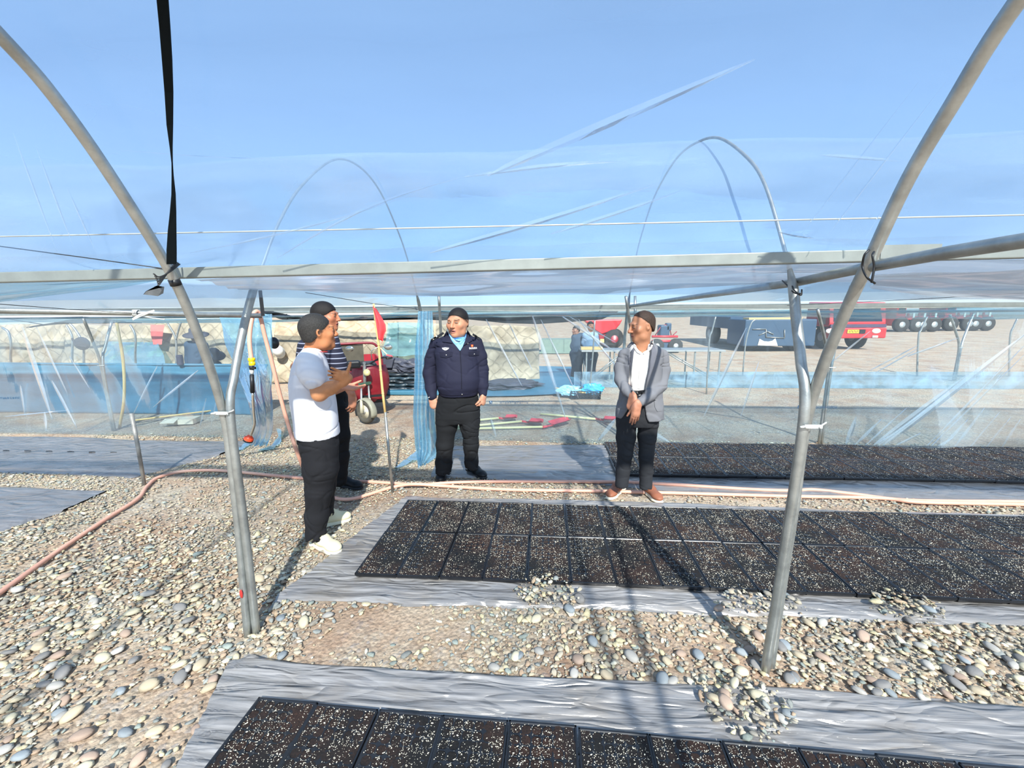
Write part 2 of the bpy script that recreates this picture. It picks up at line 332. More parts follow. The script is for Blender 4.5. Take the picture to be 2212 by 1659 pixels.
# ------------------------------------------------------------------ ground films
def resample(P, n):
    P = np.array(P, float); d = np.r_[0, np.cumsum(np.linalg.norm(np.diff(P, axis=0), axis=1))]; t = np.linspace(0, d[-1], n)
    return np.stack([np.interp(t, d, P[:, k]) for k in range(P.shape[1])], 1)
FILM_POLY = []
def ground_film(label, front, back, nx, ny, matl, amp=0.007, seed=0.0, name='mulch_film', z0=0.012):
    A = resample(front, nx); B = resample(back, nx)
    FILM_POLY.append(np.concatenate([A[:, :2], B[::-1, :2]]))
    t = np.linspace(0, 1, ny)[None, :]
    X = A[:, None, 0] * (1 - t) + B[:, None, 0] * t; Y = A[:, None, 1] * (1 - t) + B[:, None, 1] * t
    ed = np.minimum(np.minimum(t, 1 - t) * (ny - 1) / 2.0, 1.0) * np.ones_like(X)
    Y = Y + (1 - ed) * 0.02 * noise3(X * 5 + seed, Y * 2, seed)
    w = np.abs(noise3(X * 1.6 + seed, Y * 26, seed)) * 1.2 + 0.6 * np.abs(noise3(X * 3.2, Y * 50 + seed, seed + 4))
    Z = z0 + amp * (0.9 - w) * 1.1 + 0.006 * noise3(X * 1.5, Y * 3, seed)
    Z = np.maximum(Z, 0.003) * ed + (1 - ed) * (-0.004)
    idx = np.arange(X.size).reshape(X.shape)
    Fc = np.stack([idx[:-1, :-1], idx[1:, :-1], idx[1:, 1:], idx[:-1, 1:]], -1).reshape(-1, 4)
    o = np_part(name, np.stack([X, Y, Z], -1).reshape(-1, 3), Fc, matl)
    return tag(o, label, 'mulch film', 'plastic mulch films on the ground')
gp = lambda *p: [G(u, v) for u, v in p]
# near bed, middle bed, far bed and the two sheets at the left
nb = gp((500, 1425), (545, 1412), (640, 1432), (790, 1442), (960, 1452), (1110, 1462), (1300, 1468), (1500, 1478), (1700, 1484), (1860, 1497), (2000, 1512), (2212, 1525)); nb += [nb[-1] + np.array([1.2, -0.03, 0])]
_a, _b = G(500, 1425), G(385, 1659); _l = _a + (_b - _a) * ((0.45 - _a[1]) / (_b[1] - _a[1]))
nf = [np.array([x, 0.45, 0]) for x in np.linspace(_l[0], nb[-1][0], 12)]
FILM_N = ground_film('wrinkled silver grey mulch film under the nearest seedling tray row', nf, nb, 300, 120, M['mulch'], 0.013, 1.0)
mf = gp((590, 1297), (700, 1300), (860, 1306), (1040, 1311), (1240, 1314), (1450, 1322), (1640, 1330), (1840, 1338), (2030, 1345), (2212, 1352)); mf += [mf[-1] + np.array([2.2, -0.04, 0])]
mb_ = gp((880, 1072), (1000, 1076), (1130, 1078), (1310, 1084), (1500, 1090), (1700, 1098), (1900, 1106), (2212, 1112)); mb_ += [mb_[-1] + np.array([1.6, -0.02, 0])]
ml = gp((590, 1297), (690, 1235), (770, 1170), (830, 1110), (880, 1072))
mf2 = [mf[0]] + mf[1:]
FILM_M = ground_film('wrinkled silver grey mulch film under the middle bed of seedling trays', mf2, [mb_[0]] + mb_[1:], 300, 110, M['mulch'], 0.012, 2.0)
tf = gp((930, 1030), (1060, 1034), (1250, 1044), (1450, 1062), (1700, 1072), (1950, 1076), (2212, 1092)); tf += [tf[-1] + np.array([2.5, -0.02, 0])]
tb = gp((960, 962), (1100, 962), (1250, 960), (1500, 962), (1750, 968), (2000, 972), (2212, 975)); tb += [tb[-1] + np.array([3.5, -0.02, 0])]
FILM_T = ground_film('flat grey mulch film between the officer and the far seedling bed', tf, tb, 200, 40, M['mulch_dull'], 0.005, 3.0)
lf = gp((-260, 1012), (60, 1022), (180, 1026), (285, 1032), (390, 1005), (470, 985)); lb = gp((-300, 938), (30, 942), (200, 944), (300, 950), (400, 952), (560, 952))
FILM_L = ground_film('long grey mulch sheet with slits lying at the foot of the left film wall', lf, lb, 120, 30, M['mulch_dull'], 0.004, 4.0)
lf2 = gp((-400, 1240), (-150, 1210), (0, 1150), (60, 1128), (130, 1108)); lb2 = gp((-300, 1048), (-100, 1048), (60, 1052), (150, 1058), (235, 1060))
FILM_L2 = ground_film('grey mulch sheet corner at the left edge below the wooden stake', lf2, lb2, 80, 30, M['mulch_dull'], 0.004, 5.0)
slit = MB()
for k in range(6):
    c = G(12 + k * 46.5, 973.5 + k * 0.8, 0.019); s_ = MB().tube([c + np.array([dx, 0.012 * math.sin((dx + .05) * 30), 0.0]) for dx in np.linspace(-0.04, 0.04, 6)], 0.005, 6)
    s_.build('planting_slit', M['black_plastic'], FILM_L)
def in_poly(px, py, poly):
    ins = np.zeros(px.shape, bool); n = len(poly); j = n - 1
    for i in range(n):
        xi, yi = poly[i]; xj, yj = poly[j]
        c = ((yi > py) != (yj > py)) & (px < (xj - xi) * (py - yi) / (yj - yi + 1e-12) + xi); ins ^= c; j = i
    return ins
# ------------------------------------------------------------------ stones
STONE_COLS = np.array([C(h) for h in ('#a59b88', '#b0a389', '#bfb292', '#948d80', '#8a8c86', '#ad977d', '#c9bc96', '#9c9485', '#b7ab95', '#a38c75', '#8c938a', '#cfc6ae')])
def uvs(seg, ring):
    V = [(0, 0, 1)]; 
    for i in range(1, ring):
        ph = math.pi * i / ring
        for k in range(seg): V.append((math.sin(ph) * math.cos(2 * math.pi * (k + .5 * (i % 2)) / seg), math.sin(ph) * math.sin(2 * math.pi * (k + .5 * (i % 2)) / seg), math.cos(ph)))
    V.append((0, 0, -1)); Fs = []
    for k in range(seg): Fs.append((0, 1 + k, 1 + (k + 1) % seg))
    for i in range(ring - 2):
        a = 1 + i * seg; b = a + seg
        for k in range(seg):
            Fs.append((a + k, b + k, b + (k + 1) % seg)); Fs.append((a + k, b + (k + 1) % seg, a + (k + 1) % seg))
    e = len(V) - 1; a = 1 + (ring - 2) * seg
    for k in range(seg): Fs.append((a + k, e, a + (k + 1) % seg))
    return np.array(V), np.array(Fs)
def stones_mesh(P, size, base, seed):
    r = np.random.default_rng(seed); n = len(P); bv, bf = base
    V = np.repeat(bv[None], n, 0)                                   # n, m, 3
    V = V * (1 + 0.16 * r.standard_normal((n, len(bv), 1)))
    s = np.stack([size * r.uniform(0.85, 1.35, n), size * r.uniform(0.6, 0.95, n), size * r.uniform(0.22, 0.45, n)], 1)
    V = V * s[:, None, :]
    tx = r.normal(0, 0.28, n); th = r.uniform(0, 2 * math.pi, n)
    c, s_ = np.cos(tx)[:, None], np.sin(tx)[:, None]
    V = np.stack([V[..., 0] * c + V[..., 2] * s_, V[..., 1], -V[..., 0] * s_ + V[..., 2] * c], -1)
    c, s_ = np.cos(th)[:, None], np.sin(th)[:, None]
    V = np.stack([V[..., 0] * c - V[..., 1] * s_, V[..., 0] * s_ + V[..., 1] * c, V[..., 2]], -1) + P[:, None, :]
    Fc = (bf[None] + (np.arange(n) * len(bv))[:, None, None]).reshape(-1, 3)
    col = STONE_COLS[r.integers(0, len(STONE_COLS), n)] * r.uniform(0.8, 1.15, (n, 1))
    return V.reshape(-1, 3), Fc, np.repeat(col, len(bv), 0)
PATCH = [(1180, 1290, .15, .10), (1655, 1325, .20, .10), (1960, 1325, .16, .10), (1615, 1540, .15, .12), (2010, 1375, .12, .04)]
PATCH = [(*G(u, v)[:2], a * 1.3, b * 1.3) for u, v, a, b in PATCH]
def stone_points(n, seed, x0, x1, y0, y1, dense):
    r = np.random.default_rng(seed); X = r.uniform(x0, x1, n); Y = r.uniform(y0, y1, n)
    dep = -_s * X + _c * Y
    ok = np.abs(_c * X + _s * Y) < 1.32 * (dep + 0.35)
    den = 0.5 + 0.75 * noise3(X * 1.15 + 5, Y * 1.5, 2.2) + 0.35 * noise3(X * 3.5, Y * 3.5, 8.0) + dense
    den = np.where(Y < 1.5, den + 0.25, den)
    film = np.zeros(n, bool)
    for poly in FILM_POLY: film |= in_poly(X, Y, poly)
    pat = np.zeros(n, bool)
    for px, py, a, b in PATCH:
        e = ((X - px) / a) ** 2 + ((Y - py) / b) ** 2 + 0.5 * noise3(X * 9, Y * 9, 4.0); pat |= e < 1.0
    edge = r.random(n) < 0.012
    ok &= np.where(film, pat | edge * (r.random(n) < .15), r.random(n) < den)
    return X[ok], Y[ok], pat[ok] & film[ok]
BIG = uvs(7, 4); SMALL = uvs(5, 3)
X, Y, pt = stone_points(88000, 11, -6.5, 5.2, 0.75, 5.5, 0.25)
S = np.clip(rng.lognormal(math.log(0.0118), 0.42, len(X)), 0.006, 0.036)
S = np.where(Y > 3.0, S * 0.74, S)
Z = S * 0.22 + np.where(pt, 0.018 + 0.05 * rng.random(len(X)), 0.0)
# the 300 that show largest become things of their own
score = S / np.maximum(-_s * X + _c * Y, 0.6)
order = np.argsort(-score); top = order[:300]; rest = order[300:]
nearm = Y[rest] < 2.5
Va, Fa_, Ca = stones_mesh(np.stack([X, Y, Z], 1)[rest][nearm], S[rest][nearm], BIG, 3); Vb, Fb_, Cb = stones_mesh(np.stack([X, Y, Z], 1)[rest][~nearm], S[rest][~nearm], SMALL, 5)
V = np.concatenate([Va, Vb]); Fc = np.concatenate([Fa_, Fb_ + len(Va)]); Cc = np.concatenate([Ca, Cb])
print('STONES', len(rest), len(Fc))
o = np_part('gravel', V, Fc, M['stone'], colors=Cc); tag(o, 'loose river gravel of mixed grey and beige stones on the soil', 'gravel', kind='stuff')
X2, Y2, p2 = stone_points(60000, 12, -6.5, 5.2, 0.75, 5.5, -0.05)
S2 = rng.uniform(0.004, 0.010, len(X2)); Z2 = S2 * 0.2 + np.where(p2, 0.018, 0)
V, Fc, Cc = stones_mesh(np.stack([X2, Y2, Z2], 1), S2, SMALL, 4)
o = np_part('fine_gravel', V, Fc, M['stone'], colors=Cc); tag(o, 'fine stone chips scattered among the larger gravel', 'gravel', kind='stuff')
PEB_COL = [('pale grey', '#aaa59c'), ('cream', '#c6bca0'), ('blue grey', '#878d8f'), ('pinkish brown', '#a8917f'), ('tan', '#b3a48a'), ('dark grey', '#7d7a76')]
peb_base = uvs(10, 6)
peb_mesh = []
for q, (cn, h) in enumerate(PEB_COL):
    pm = mat('pebble_' + cn.replace(' ', '_'), C(h), 0.75, 0, 0.2, 40, 0.1, 120, obj_random=0.15, spec=0.3)
    for j in range(3):
        r = np.random.default_rng(q * 10 + j); bv, bf = peb_base
        lump = 1 + 0.13 * noise3(bv[:, 0] * 1.3 + q, bv[:, 1] * 1.3 + j * 3, bv[:, 2] * 1.3)
        me = fastmesh('pebble', bv * lump[:, None] * np.array([1.2, 0.85, 0.42]), bf); me.materials.append(pm); peb_mesh.append((me, cn))
for i in top:
    me, cn = peb_mesh[int(rng.integers(0, len(peb_mesh)))]
    o = link('pebble', me); o.location = (float(X[i]), float(Y[i]), float(Z[i] + S[i] * 0.12)); s_ = float(S[i]); o.scale = (s_, s_, s_)
    o.rotation_euler = (float(rng.normal(0, .15)), float(rng.normal(0, .15)), float(rng.uniform(0, 6.28)))
    zone = 'in the gravel at the lower left' if X[i] < -1.7 else ('between the near and middle beds' if Y[i] > 1.5 else 'at the rim of the nearest bed')
    tag(o, cn + ' river pebble, among the largest ' + zone, 'pebble', cn + ' pebbles ' + zone)
# ================================================================== seedling trays
TW, TL, TH = 0.2795, 0.5375, 0.030
def tray_mesh():
    nx, ny = 6, 12; V = []; Fs = []
    def v(*p): V.append(p); return len(V) - 1
    rim = 0.010; cw = (TW - 2 * rim) / nx; cl = (TL - 2 * rim) / ny; t = 0.0028; ch = 0.009
    def quad(a, b, c, d): Fs.append((a, b, c, d))
    for i in range(nx):
        for j in range(ny):
            x0 = -TW / 2 + rim + i * cw; y0 = -TL / 2 + rim + j * cl; x1, y1 = x0 + cw, y0 + cl
            oc = [(x0, y0), (x0 + cw / 2, y0), (x1, y0), (x1, y0 + cl / 2), (x1, y1), (x0 + cw / 2, y1), (x0, y1), (x0, y0 + cl / 2)]
            a0, a1, b0, b1 = x0 + t, x1 - t, y0 + t, y1 - t
            inn = [(a0 + ch, b0), (a1 - ch, b0), (a1, b0 + ch), (a1, b1 - ch), (a1 - ch, b1), (a0 + ch, b1), (a0, b1 - ch), (a0, b0 + ch)]
            O = [v(x, y, TH) for x, y in oc]; I = [v(x, y, TH) for x, y in inn]; B = [v(x, y, TH - 0.016) for x, y in inn]
            # inn[0],inn[1] bottom; oc[0],oc[1],oc[2] bottom
            Fs.append((O[0], O[1], I[0])); Fs.append((O[1], I[1], I[0])); Fs.append((O[1], O[2], I[1]))
            Fs.append((O[2], I[2], I[1])); Fs.append((O[2], O[3], I[2])); Fs.append((O[3], I[3], I[2])); Fs.append((O[3], O[4], I[3]))
            Fs.append((O[4], I[4], I[3])); Fs.append((O[4], O[5], I[4])); Fs.append((O[5], I[5], I[4])); Fs.append((O[5], O[6], I[5]))
            Fs.append((O[6], I[6], I[5])); Fs.append((O[6], O[7], I[6])); Fs.append((O[7], I[7], I[6])); Fs.append((O[7], O[0], I[7])); Fs.append((O[0], I[0], I[7]))
            for k in range(8): quad(I[k], I[(k + 1) % 8], B[(k + 1) % 8], B[k])
    # raised outer rim with a lip and skirt
    for sx in (-1, 1):
        xa, xb = sx * (TW / 2 - rim), sx * TW / 2
        p = [v(xa, -TL / 2, TH), v(xa, TL / 2, TH), v(xa + sx * .003, TL / 2, TH + .004), v(xa + sx * .003, -TL / 2, TH + .004), v(xb, TL / 2, TH + .004), v(xb, -TL / 2, TH + .004), v(xb, TL / 2, TH - .012), v(xb, -TL / 2, TH - .012), v(xb - sx * .012, TL / 2 - .012, 0), v(xb - sx * .012, -TL / 2 + .012, 0)]
        quad(p[0], p[1], p[2], p[3]); quad(p[3], p[2], p[4], p[5]); quad(p[5], p[4], p[6], p[7]); quad(p[7], p[6], p[8], p[9])
    for sy in (-1, 1):
        ya, yb = sy * (TL / 2 - rim), sy * TL / 2
        p = [v(-TW / 2, ya, TH), v(TW / 2, ya, TH), v(TW / 2, ya + sy * .003, TH + .004), v(-TW / 2, ya + sy * .003, TH + .004), v(TW / 2, yb, TH + .004), v(-TW / 2, yb, TH + .004), v(TW / 2, yb, TH - .012), v(-TW / 2, yb, TH - .012), v(TW / 2 - .012, yb - sy * .012, 0), v(-TW / 2 + .012, yb - sy * .012, 0)]
        quad(p[0], p[1], p[2], p[3]); quad(p[3], p[2], p[4], p[5]); quad(p[5], p[4], p[6], p[7]); quad(p[7], p[6], p[8], p[9])
    me = bpy.data.meshes.new('tray_body'); me.from_pydata(V, [], Fs)
    bm = bmesh.new(); bm.from_mesh(me); bmesh.ops.remove_doubles(bm, verts=bm.verts, dist=1e-5); bmesh.ops.recalc_face_normals(bm, faces=bm.faces)
    bm.to_mesh(me); bm.free(); me.materials.append(M['tray']); return me
TRAY = tray_mesh()
def soil_mesh(seed):
    xs = np.linspace(-TW / 2 + .008, TW / 2 - .008, 30); ys = np.linspace(-TL / 2 + .008, TL / 2 - .008, 58); X, Y = np.meshgrid(xs, ys, indexing='ij')
    Z = TH - 0.0002 + 0.0040 * noise3(X * 60 + seed, Y * 60, seed) + 0.003 * noise3(X * 14, Y * 14 + seed, seed)
    idx = np.arange(X.size).reshape(X.shape); Fc = np.stack([idx[:-1, :-1], idx[1:, :-1], idx[1:, 1:], idx[:-1, 1:]], -1).reshape(-1, 4)
    me = fastmesh('peat', np.stack([X, Y, Z], -1).reshape(-1, 3), Fc); me.materials.append(M['peat']); return me
SOIL = [soil_mesh(k * 7.3) for k in range(3)]
def perlite_mesh(seed, n):
    r = np.random.default_rng(seed); P = np.stack([r.uniform(-TW / 2 + .01, TW / 2 - .01, n), r.uniform(-TL / 2 + .01, TL / 2 - .01, n), np.full(n, TH + 0.0024)], 1)
    den = noise3(P[:, 0] * 18 + seed, P[:, 1] * 18, seed); P = P[(den + r.uniform(-.9, .9, n)) > -0.25]; n = len(P)
    bv = np.array([(1, 0, 0), (-1, 0, 0), (0, 1, 0), (0, -1, 0), (0, 0, 1), (0, 0, -1)], float); bf = np.array([(0, 2, 4), (2, 1, 4), (1, 3, 4), (3, 0, 4), (2, 0, 5), (1, 2, 5), (3, 1, 5), (0, 3, 5)])
    s = r.lognormal(math.log(0.00135), 0.4, n); th = r.uniform(0, 6.28, n)
    V = bv[None] * np.stack([s * r.uniform(.8, 1.7, n), s * r.uniform(.6, 1, n), s * .9], 1)[:, None, :]
    c, s_ = np.cos(th)[:, None], np.sin(th)[:, None]
    V = np.stack([V[..., 0] * c - V[..., 1] * s_, V[..., 0] * s_ + V[..., 1] * c, V[..., 2]], -1) + P[:, None]
    me = fastmesh('perlite', V.reshape(-1, 3), (bf[None] + (np.arange(n) * 6)[:, None, None]).reshape(-1, 3), False); me.materials.append(M['perlite']); return me
PERL = [perlite_mesh(20 + k, 1100 + 200 * k) for k in range(4)]; PERL_F = [perlite_mesh(30 + k, 420 + 120 * k) for k in range(3)]; PERL_N = [perlite_mesh(40 + k, 1900 + 250 * k) for k in range(3)]
ORD = ['first', 'second', 'third', 'fourth', 'fifth', 'sixth', 'seventh', 'eighth', 'ninth', 'tenth', 'eleventh', 'twelfth', 'thirteenth', 'fourteenth', 'fifteenth', 'sixteenth', 'seventeenth', 'eighteenth', 'nineteenth', 'twentieth', 'twenty-first', 'twenty-second', 'twenty-third', 'twenty-fourth', 'twenty-fifth', 'twenty-sixth']
def tray(x, y, rz, label, group, perl=None):
    t = empty('seedling_tray', (x, y, 0.013), rz); tag(t, label, 'seedling tray', group)
    t.rotation_euler[0] = random.uniform(-.006, .006); t.rotation_euler[1] = random.uniform(-.006, .006)
    link('tray_body', TRAY, None, t); link('peat', random.choice(SOIL), None, t)
    p = link('perlite', random.choice(perl or PERL), None, t); p['kind'] = 'stuff'
    if random.random() < .5: p.rotation_euler[2] = math.pi
def bed(x0, y0, n, rows, phrase, group, slope=0.0, pitch=0.283, start=0, perl=None):
    for r_ in range(rows):
        for i in range(n[r_]):
            k = i
            x = x0[r_] + (i + .5) * pitch + random.uniform(-.003, .003); y = y0 + (r_ + .5) * 0.541 + slope * (x - x0[0]) + random.uniform(-.004, .004)
            tray(x, y, random.uniform(-.008, .008) + slope, 'black seedling tray, %s from the left in the %s' % (ORD[k], phrase[r_]), group, perl)
# middle bed: corners measured on the photograph (first tray at -1.228, 2.394)
bed([-1.228, -1.222], 2.394, [18, 21], 2, ['front row of the middle bed', 'back row of the middle bed'], 'trays of the middle bed', slope=-0.004)
# far bed: the front row starts at the suited man, the back row is two trays shorter
bed([0.77, 0.80], 4.20, [20, 22], 2, ['front row of the far bed', 'back row of the far bed'], 'trays of the far bed', slope=0.0, perl=PERL_F)
# near bed: only its back row shows
nbx = G(552, 1500, 0.06)
sl = (G(1740, 1608, .06)[1] - nbx[1]) / (G(1740, 1608, .06)[0] - nbx[0])
bed([nbx[0]], nbx[1] - 0.541, [13], 1, ['nearest row'], 'trays of the nearest bed', slope=sl, perl=PERL_N)
# ================================================================== GREENHOUSE FRAME
R_P = 0.0205
PA = [(1.90, -0.03), (1.935, 0.6), (1.945, 1.0), (1.938, 1.246), (1.864, 1.592), (1.752, 1.912), (1.567, 2.227), (1.419, 2.432), (1.284, 2.559), (0.95, 2.80), (0.5, 2.98), (0.05, 3.03)]
PA_R = [(1.862, -0.03), (1.84, 0.5), (1.82, 0.854), (1.808, 1.242), (1.748, 1.491), (1.65, 1.738), (1.57, 1.902), (1.462, 2.124), (1.345, 2.292), (1.216, 2.453), (0.95, 2.67), (0.5, 2.87), (0.05, 2.93)]
PB = [(1.915, -0.03), (1.93, 0.6), (1.934, 1.224), (1.995, 1.427), (2.112, 1.681), (2.215, 1.865), (2.316, 2.009), (2.507, 2.269), (2.798, 2.556), (3.279, 2.868), (3.74, 2.96)]
PB_R = [(1.84, -0.03), (1.80, 0.6), (1.768, 1.293), (1.831, 1.518), (1.895, 1.69), (1.949, 1.838), (2.053, 2.018), (2.269, 2.332), (2.492, 2.533), (2.9, 2.78), (3.3, 2.90), (3.72, 2.95)]
def mirror(P, yc, extra=None):
    return P + [(2 * yc - y, z) for y, z in P[::-1][1:]]
def hoop(X, prof, label, r=R_P, name='greenhouse_hoop', group='greenhouse hoops', x2=None, matl=None, thin=None):
    pts = [np.array([X if x2 is None else X + (x2 - X) * i / (len(prof) - 1), y, z]) for i, (y, z) in enumerate(prof)]
    sp_ = spline(pts, 7); rr = [r if (thin is None or p[2] < thin[0]) else max(thin[1], r - (p[2] - thin[0]) * .12) for p in sp_]
    m = MB().tube(sp_, rr, 14)
    o = m.build(name, matl or M['galv']); tag(o, label, 'greenhouse hoop', group); return o
H_AL = hoop(-1.612, mirror(PA, 0.05), 'bent steel hoop rising from the left foreground post and curving over the viewer')
H_AR = hoop(1.12, mirror(PA_R, 0.05), 'bent steel hoop rising from the right foreground post and curving over the viewer')
H_BL = hoop(-1.572, mirror(PB, 3.74), 'steel hoop paired with the left foreground post, arching over the four men', thin=(1.86, .0085))
H_BR = hoop(1.085, mirror(PB_R, 3.72), 'steel hoop paired with the right foreground post, arching over the far seedling bed', thin=(1.82, .0085))
# red paint mark low on the left post
rp = MB().sphere(AX(524, 1278, -1.6125) + np.array([.006, -.0185, 0]), (.009, .004, .026), 12, 8); rp.build('paint_mark', mat('red_paint', C('#b8322c'), 0.6), H_AL)
def clamp(cx, cy, cz, parent):
    m = MB()
    m.box((cx + 0.015, cy - 0.024, cz), (0.07, 0.005, 0.015)); m.tube([(cx + .048, cy - .02, cz + .003), (cx + .062, cy - .012, cz + .008), (cx + .072, cy - .01, cz + .014)], 0.0035, 8)
    m.tube([(cx - .038, cy - .026, cz - .003), (cx - .02, cy - .026, cz)], 0.005, 8); m.sphere((cx - .018, cy - .028, cz), .006); m.sphere((cx + .04, cy - .028, cz - .003), .006)
    m.build('clamp', M['white_plastic'], parent)
pL = AX(484, 890, -1.60); clamp(pL[0] - .01, pL[1], pL[2], H_AL)
pR = AX(1752, 918, 1.11); clamp(pR[0] - .02, pR[1], pR[2], H_AR)
# --- long rails
def rail(p0, p1, label, w=0.05, h=0.046, name='gutter_rail', round_r=None, matl=None, lip=True):
    p0 = np.array(p0, float); p1 = np.array(p1, float); m = MB()
    if round_r: m.tube([p0, p1], round_r, 14)
    else:
        d = Vector(p1 - p0); c = (p0 + p1) / 2; ang = math.atan2(d.z, math.hypot(d.x, d.y)); R = Matrix.Rotation(math.atan2(d.y, d.x), 3, 'Z') @ Matrix.Rotation(-ang, 3, 'Y')
        m.box(c, (d.length, w, h), R)
    o = m.build(name, matl or M['galv2'], bevel=0 if round_r else .004); return tag(o, label, 'rail', 'long rails of the greenhouse')
bl, br = AY(0, 600, 1.83), AY(2212, 545, 1.83); dv = (br - bl) / (br[0] - bl[0])
BEAM = rail(bl - dv * 4, br + dv * 4, 'square galvanised gutter rail crossing the whole picture behind the hoops')
j = AY(1955, 545, 1.83); jt = MB(); jt.box(j, (0.22, 0.056, 0.052)); jt.build('splice_sleeve', M['galv2'], BEAM)
r2l, r2r = AY(0, 672, 5.5), AY(2212, 657, 5.5); dv2 = (r2r - r2l) / (r2r[0] - r2l[0])
RAIL2 = rail(r2l - dv2 * 4, r2r + dv2 * 4, 'pale galvanised rail along the top of the far film wall', 0.045, 0.05)
rail((-16, 5.62, 1.69), (12, 5.62, 1.67), 'thin second rail just below the far wall rail', round_r=0.014, matl=M['galv'])
rail((-16, 9.15, 1.74), (16, 9.15, 1.72), 'distant gutter rail of the third tunnel', 0.045, 0.05)
# --- cross pipes
def pipe(pts, r, label, matl=None, name='cross_pipe', cat='pipe'):
    o = MB().tube(pts, r, 14).build(name, matl or M['galv']); return tag(o, label, cat)
c0 = AX(1362, 662, 1.12); c1 = np.array([1.12, -1.9, 1.93])
XP = pipe([(1.10, 5.62, 1.772), AX(1720, 610, 1.12) + np.array([0.0, 0.0, 0.0]), AX(1870, 578, 1.13), AX(2050, 545, 1.12), (1.12, 0.4, 1.90), (1.12, -1.8, 1.92)], 0.0185, 'round cross pipe running from the right foreground hoop back to the far wall')
l0, l1 = AY(-300, 666, 2.02), AY(566, 682, 3.3)
LP = pipe([l0, AY(0, 671, 2.42), AY(280, 676, 2.85), l1], 0.0195, 'round pipe lashed across behind the left foreground hoop')
# --- wires
def wire(pts, label, r=0.0022, matl=None):
    o = MB().tube(pts, r, 6).build('wire', matl or M['wire']); return tag(o, label, 'wire', 'wires strung through the greenhouse')
w0, w1 = AY(0, 510, 1.72), AY(2212, 463, 1.72); wd = (w1 - w0) / (w1[0] - w0[0])
wire([w0 - wd * 3, (w0 + w1) / 2 + np.array([0, 0, -.003]), w1 + wd * 3], 'taut pale wire strung above the square gutter rail', 0.003, M['wire_light'])
wire([AY(-200, 511, 1.9), AY(0, 532, 1.86), AY(180, 556, 1.83), AY(352, 580, 1.80)], 'dark wire sloping down to the left hoop joint', 0.0022)
wire([AY(660, 632, 3.0), AY(800, 655, 3.9), AY(905, 668, 4.9)], 'thin dark line running to the top of the blue curtain', 0.0025)
wire([AY(1700, 660, 5.3), AY(1950, 648, 4.5), AY(2212, 633, 3.6), AY(2400, 622, 3.0)], 'thin dark line rising to the right below the gutter film', 0.0025)
wire([AY(0, 657, 2.1), AY(150, 668, 2.6), AY(330, 679, 2.9)], 'thin sagging line tied to the lashed pipe', 0.002)
# --- tie wires at the joints
tw = MB()
for k in range(2):
    c = AX(1872 + k * 26, 578 - k * 8, 1.10 + .03 * k)
    a = AX(1878 + k * 10, 540 + k * 4, 1.09); b = AX(1852 + k * 24, 578, 1.085); d = AX(1862 + k * 10, 600 + k * 10, 1.085); e = AX(1890, 612 - k * 40, 1.12)
    tw.tube(spline([a, (a + b) / 2 + np.array([-.012, -.02, .01]), b + np.array([0, -.024, 0]), d + np.array([0, -.022, 0]), e], 5), 0.0036, 6)
tw.build('tie_wire', M['black_plastic'], XP)
tw = MB()
for k in range(2):
    tw.tube(spline([AX(1690 + k * 12, 606, 1.10), AX(1692 + k * 12, 614, 1.08) + np.array([0, -.02, 0]), AX(1715, 632 - k * 6, 1.07), AX(1730, 634 + k * 4, 1.075), AX(1732, 626, 1.10)], 5), 0.0032, 6)
tw.build('tie_wire', M['black_plastic'], XP)
tw = MB(); Xn = -1.612
for k in range(5):
    tw.tube(spline([AX(345 + 3 * k, 592 + 5 * k, Xn) + np.array([0, -.03, 0]), AX(360, 600 + 4 * k, Xn) + np.array([.01, -.045, 0]), AX(372 + 2 * k, 588 - 4 * k, Xn) + np.array([.02, -.03, 0]), AX(376, 575, Xn) + np.array([.01, .02, .01])], 5), 0.0028, 6)
tw.build('tie_wire', M['wire'], H_AL)
tp = MB()
a = AX(352, 618, Xn) + np.array([0, -.03, 0])
P = [a, AX(337, 630, Xn) + np.array([0, -.045, 0]), AX(334, 637, Xn) + np.array([0, -.05, 0]), AX(352, 640, Xn) + np.array([.005, -.03, 0]), AX(361, 634, Xn) + np.array([0, -.02, 0]), AX(363, 620, Xn) + np.array([0, -.02, 0])]
tp.prism(P, (0, .002, 0)); tp.build('tape_tail', M['galv_dull'], H_AL)
tp = MB().tube([AX(375, 603, Xn), AX(381, 616, Xn)], .0225, 14); tp.build('black_tape', M['black_plastic'], H_AL)
# lashing on the left pipe
lc = AY(290, 677, 2.87); la = MB()
for k in range(4): la.tube([lc + np.array([.012 * k, .024 * math.sin(t), .024 * math.cos(t)]) for t in np.linspace(0, 6.3, 14)], .004, 6)
la.prism([AY(300, 678, 2.82), AY(332, 669, 2.80), AY(334, 672, 2.80), AY(304, 684, 2.82), AY(287, 692, 2.82), AY(285, 688, 2.82)], (0, .003, 0))
la.tube([AY(305, 683, 2.83), AY(330, 687, 2.83), AY(356, 690, 2.83)], .004, 6)
la.build('lashing_tape', M['white_plastic'], LP)
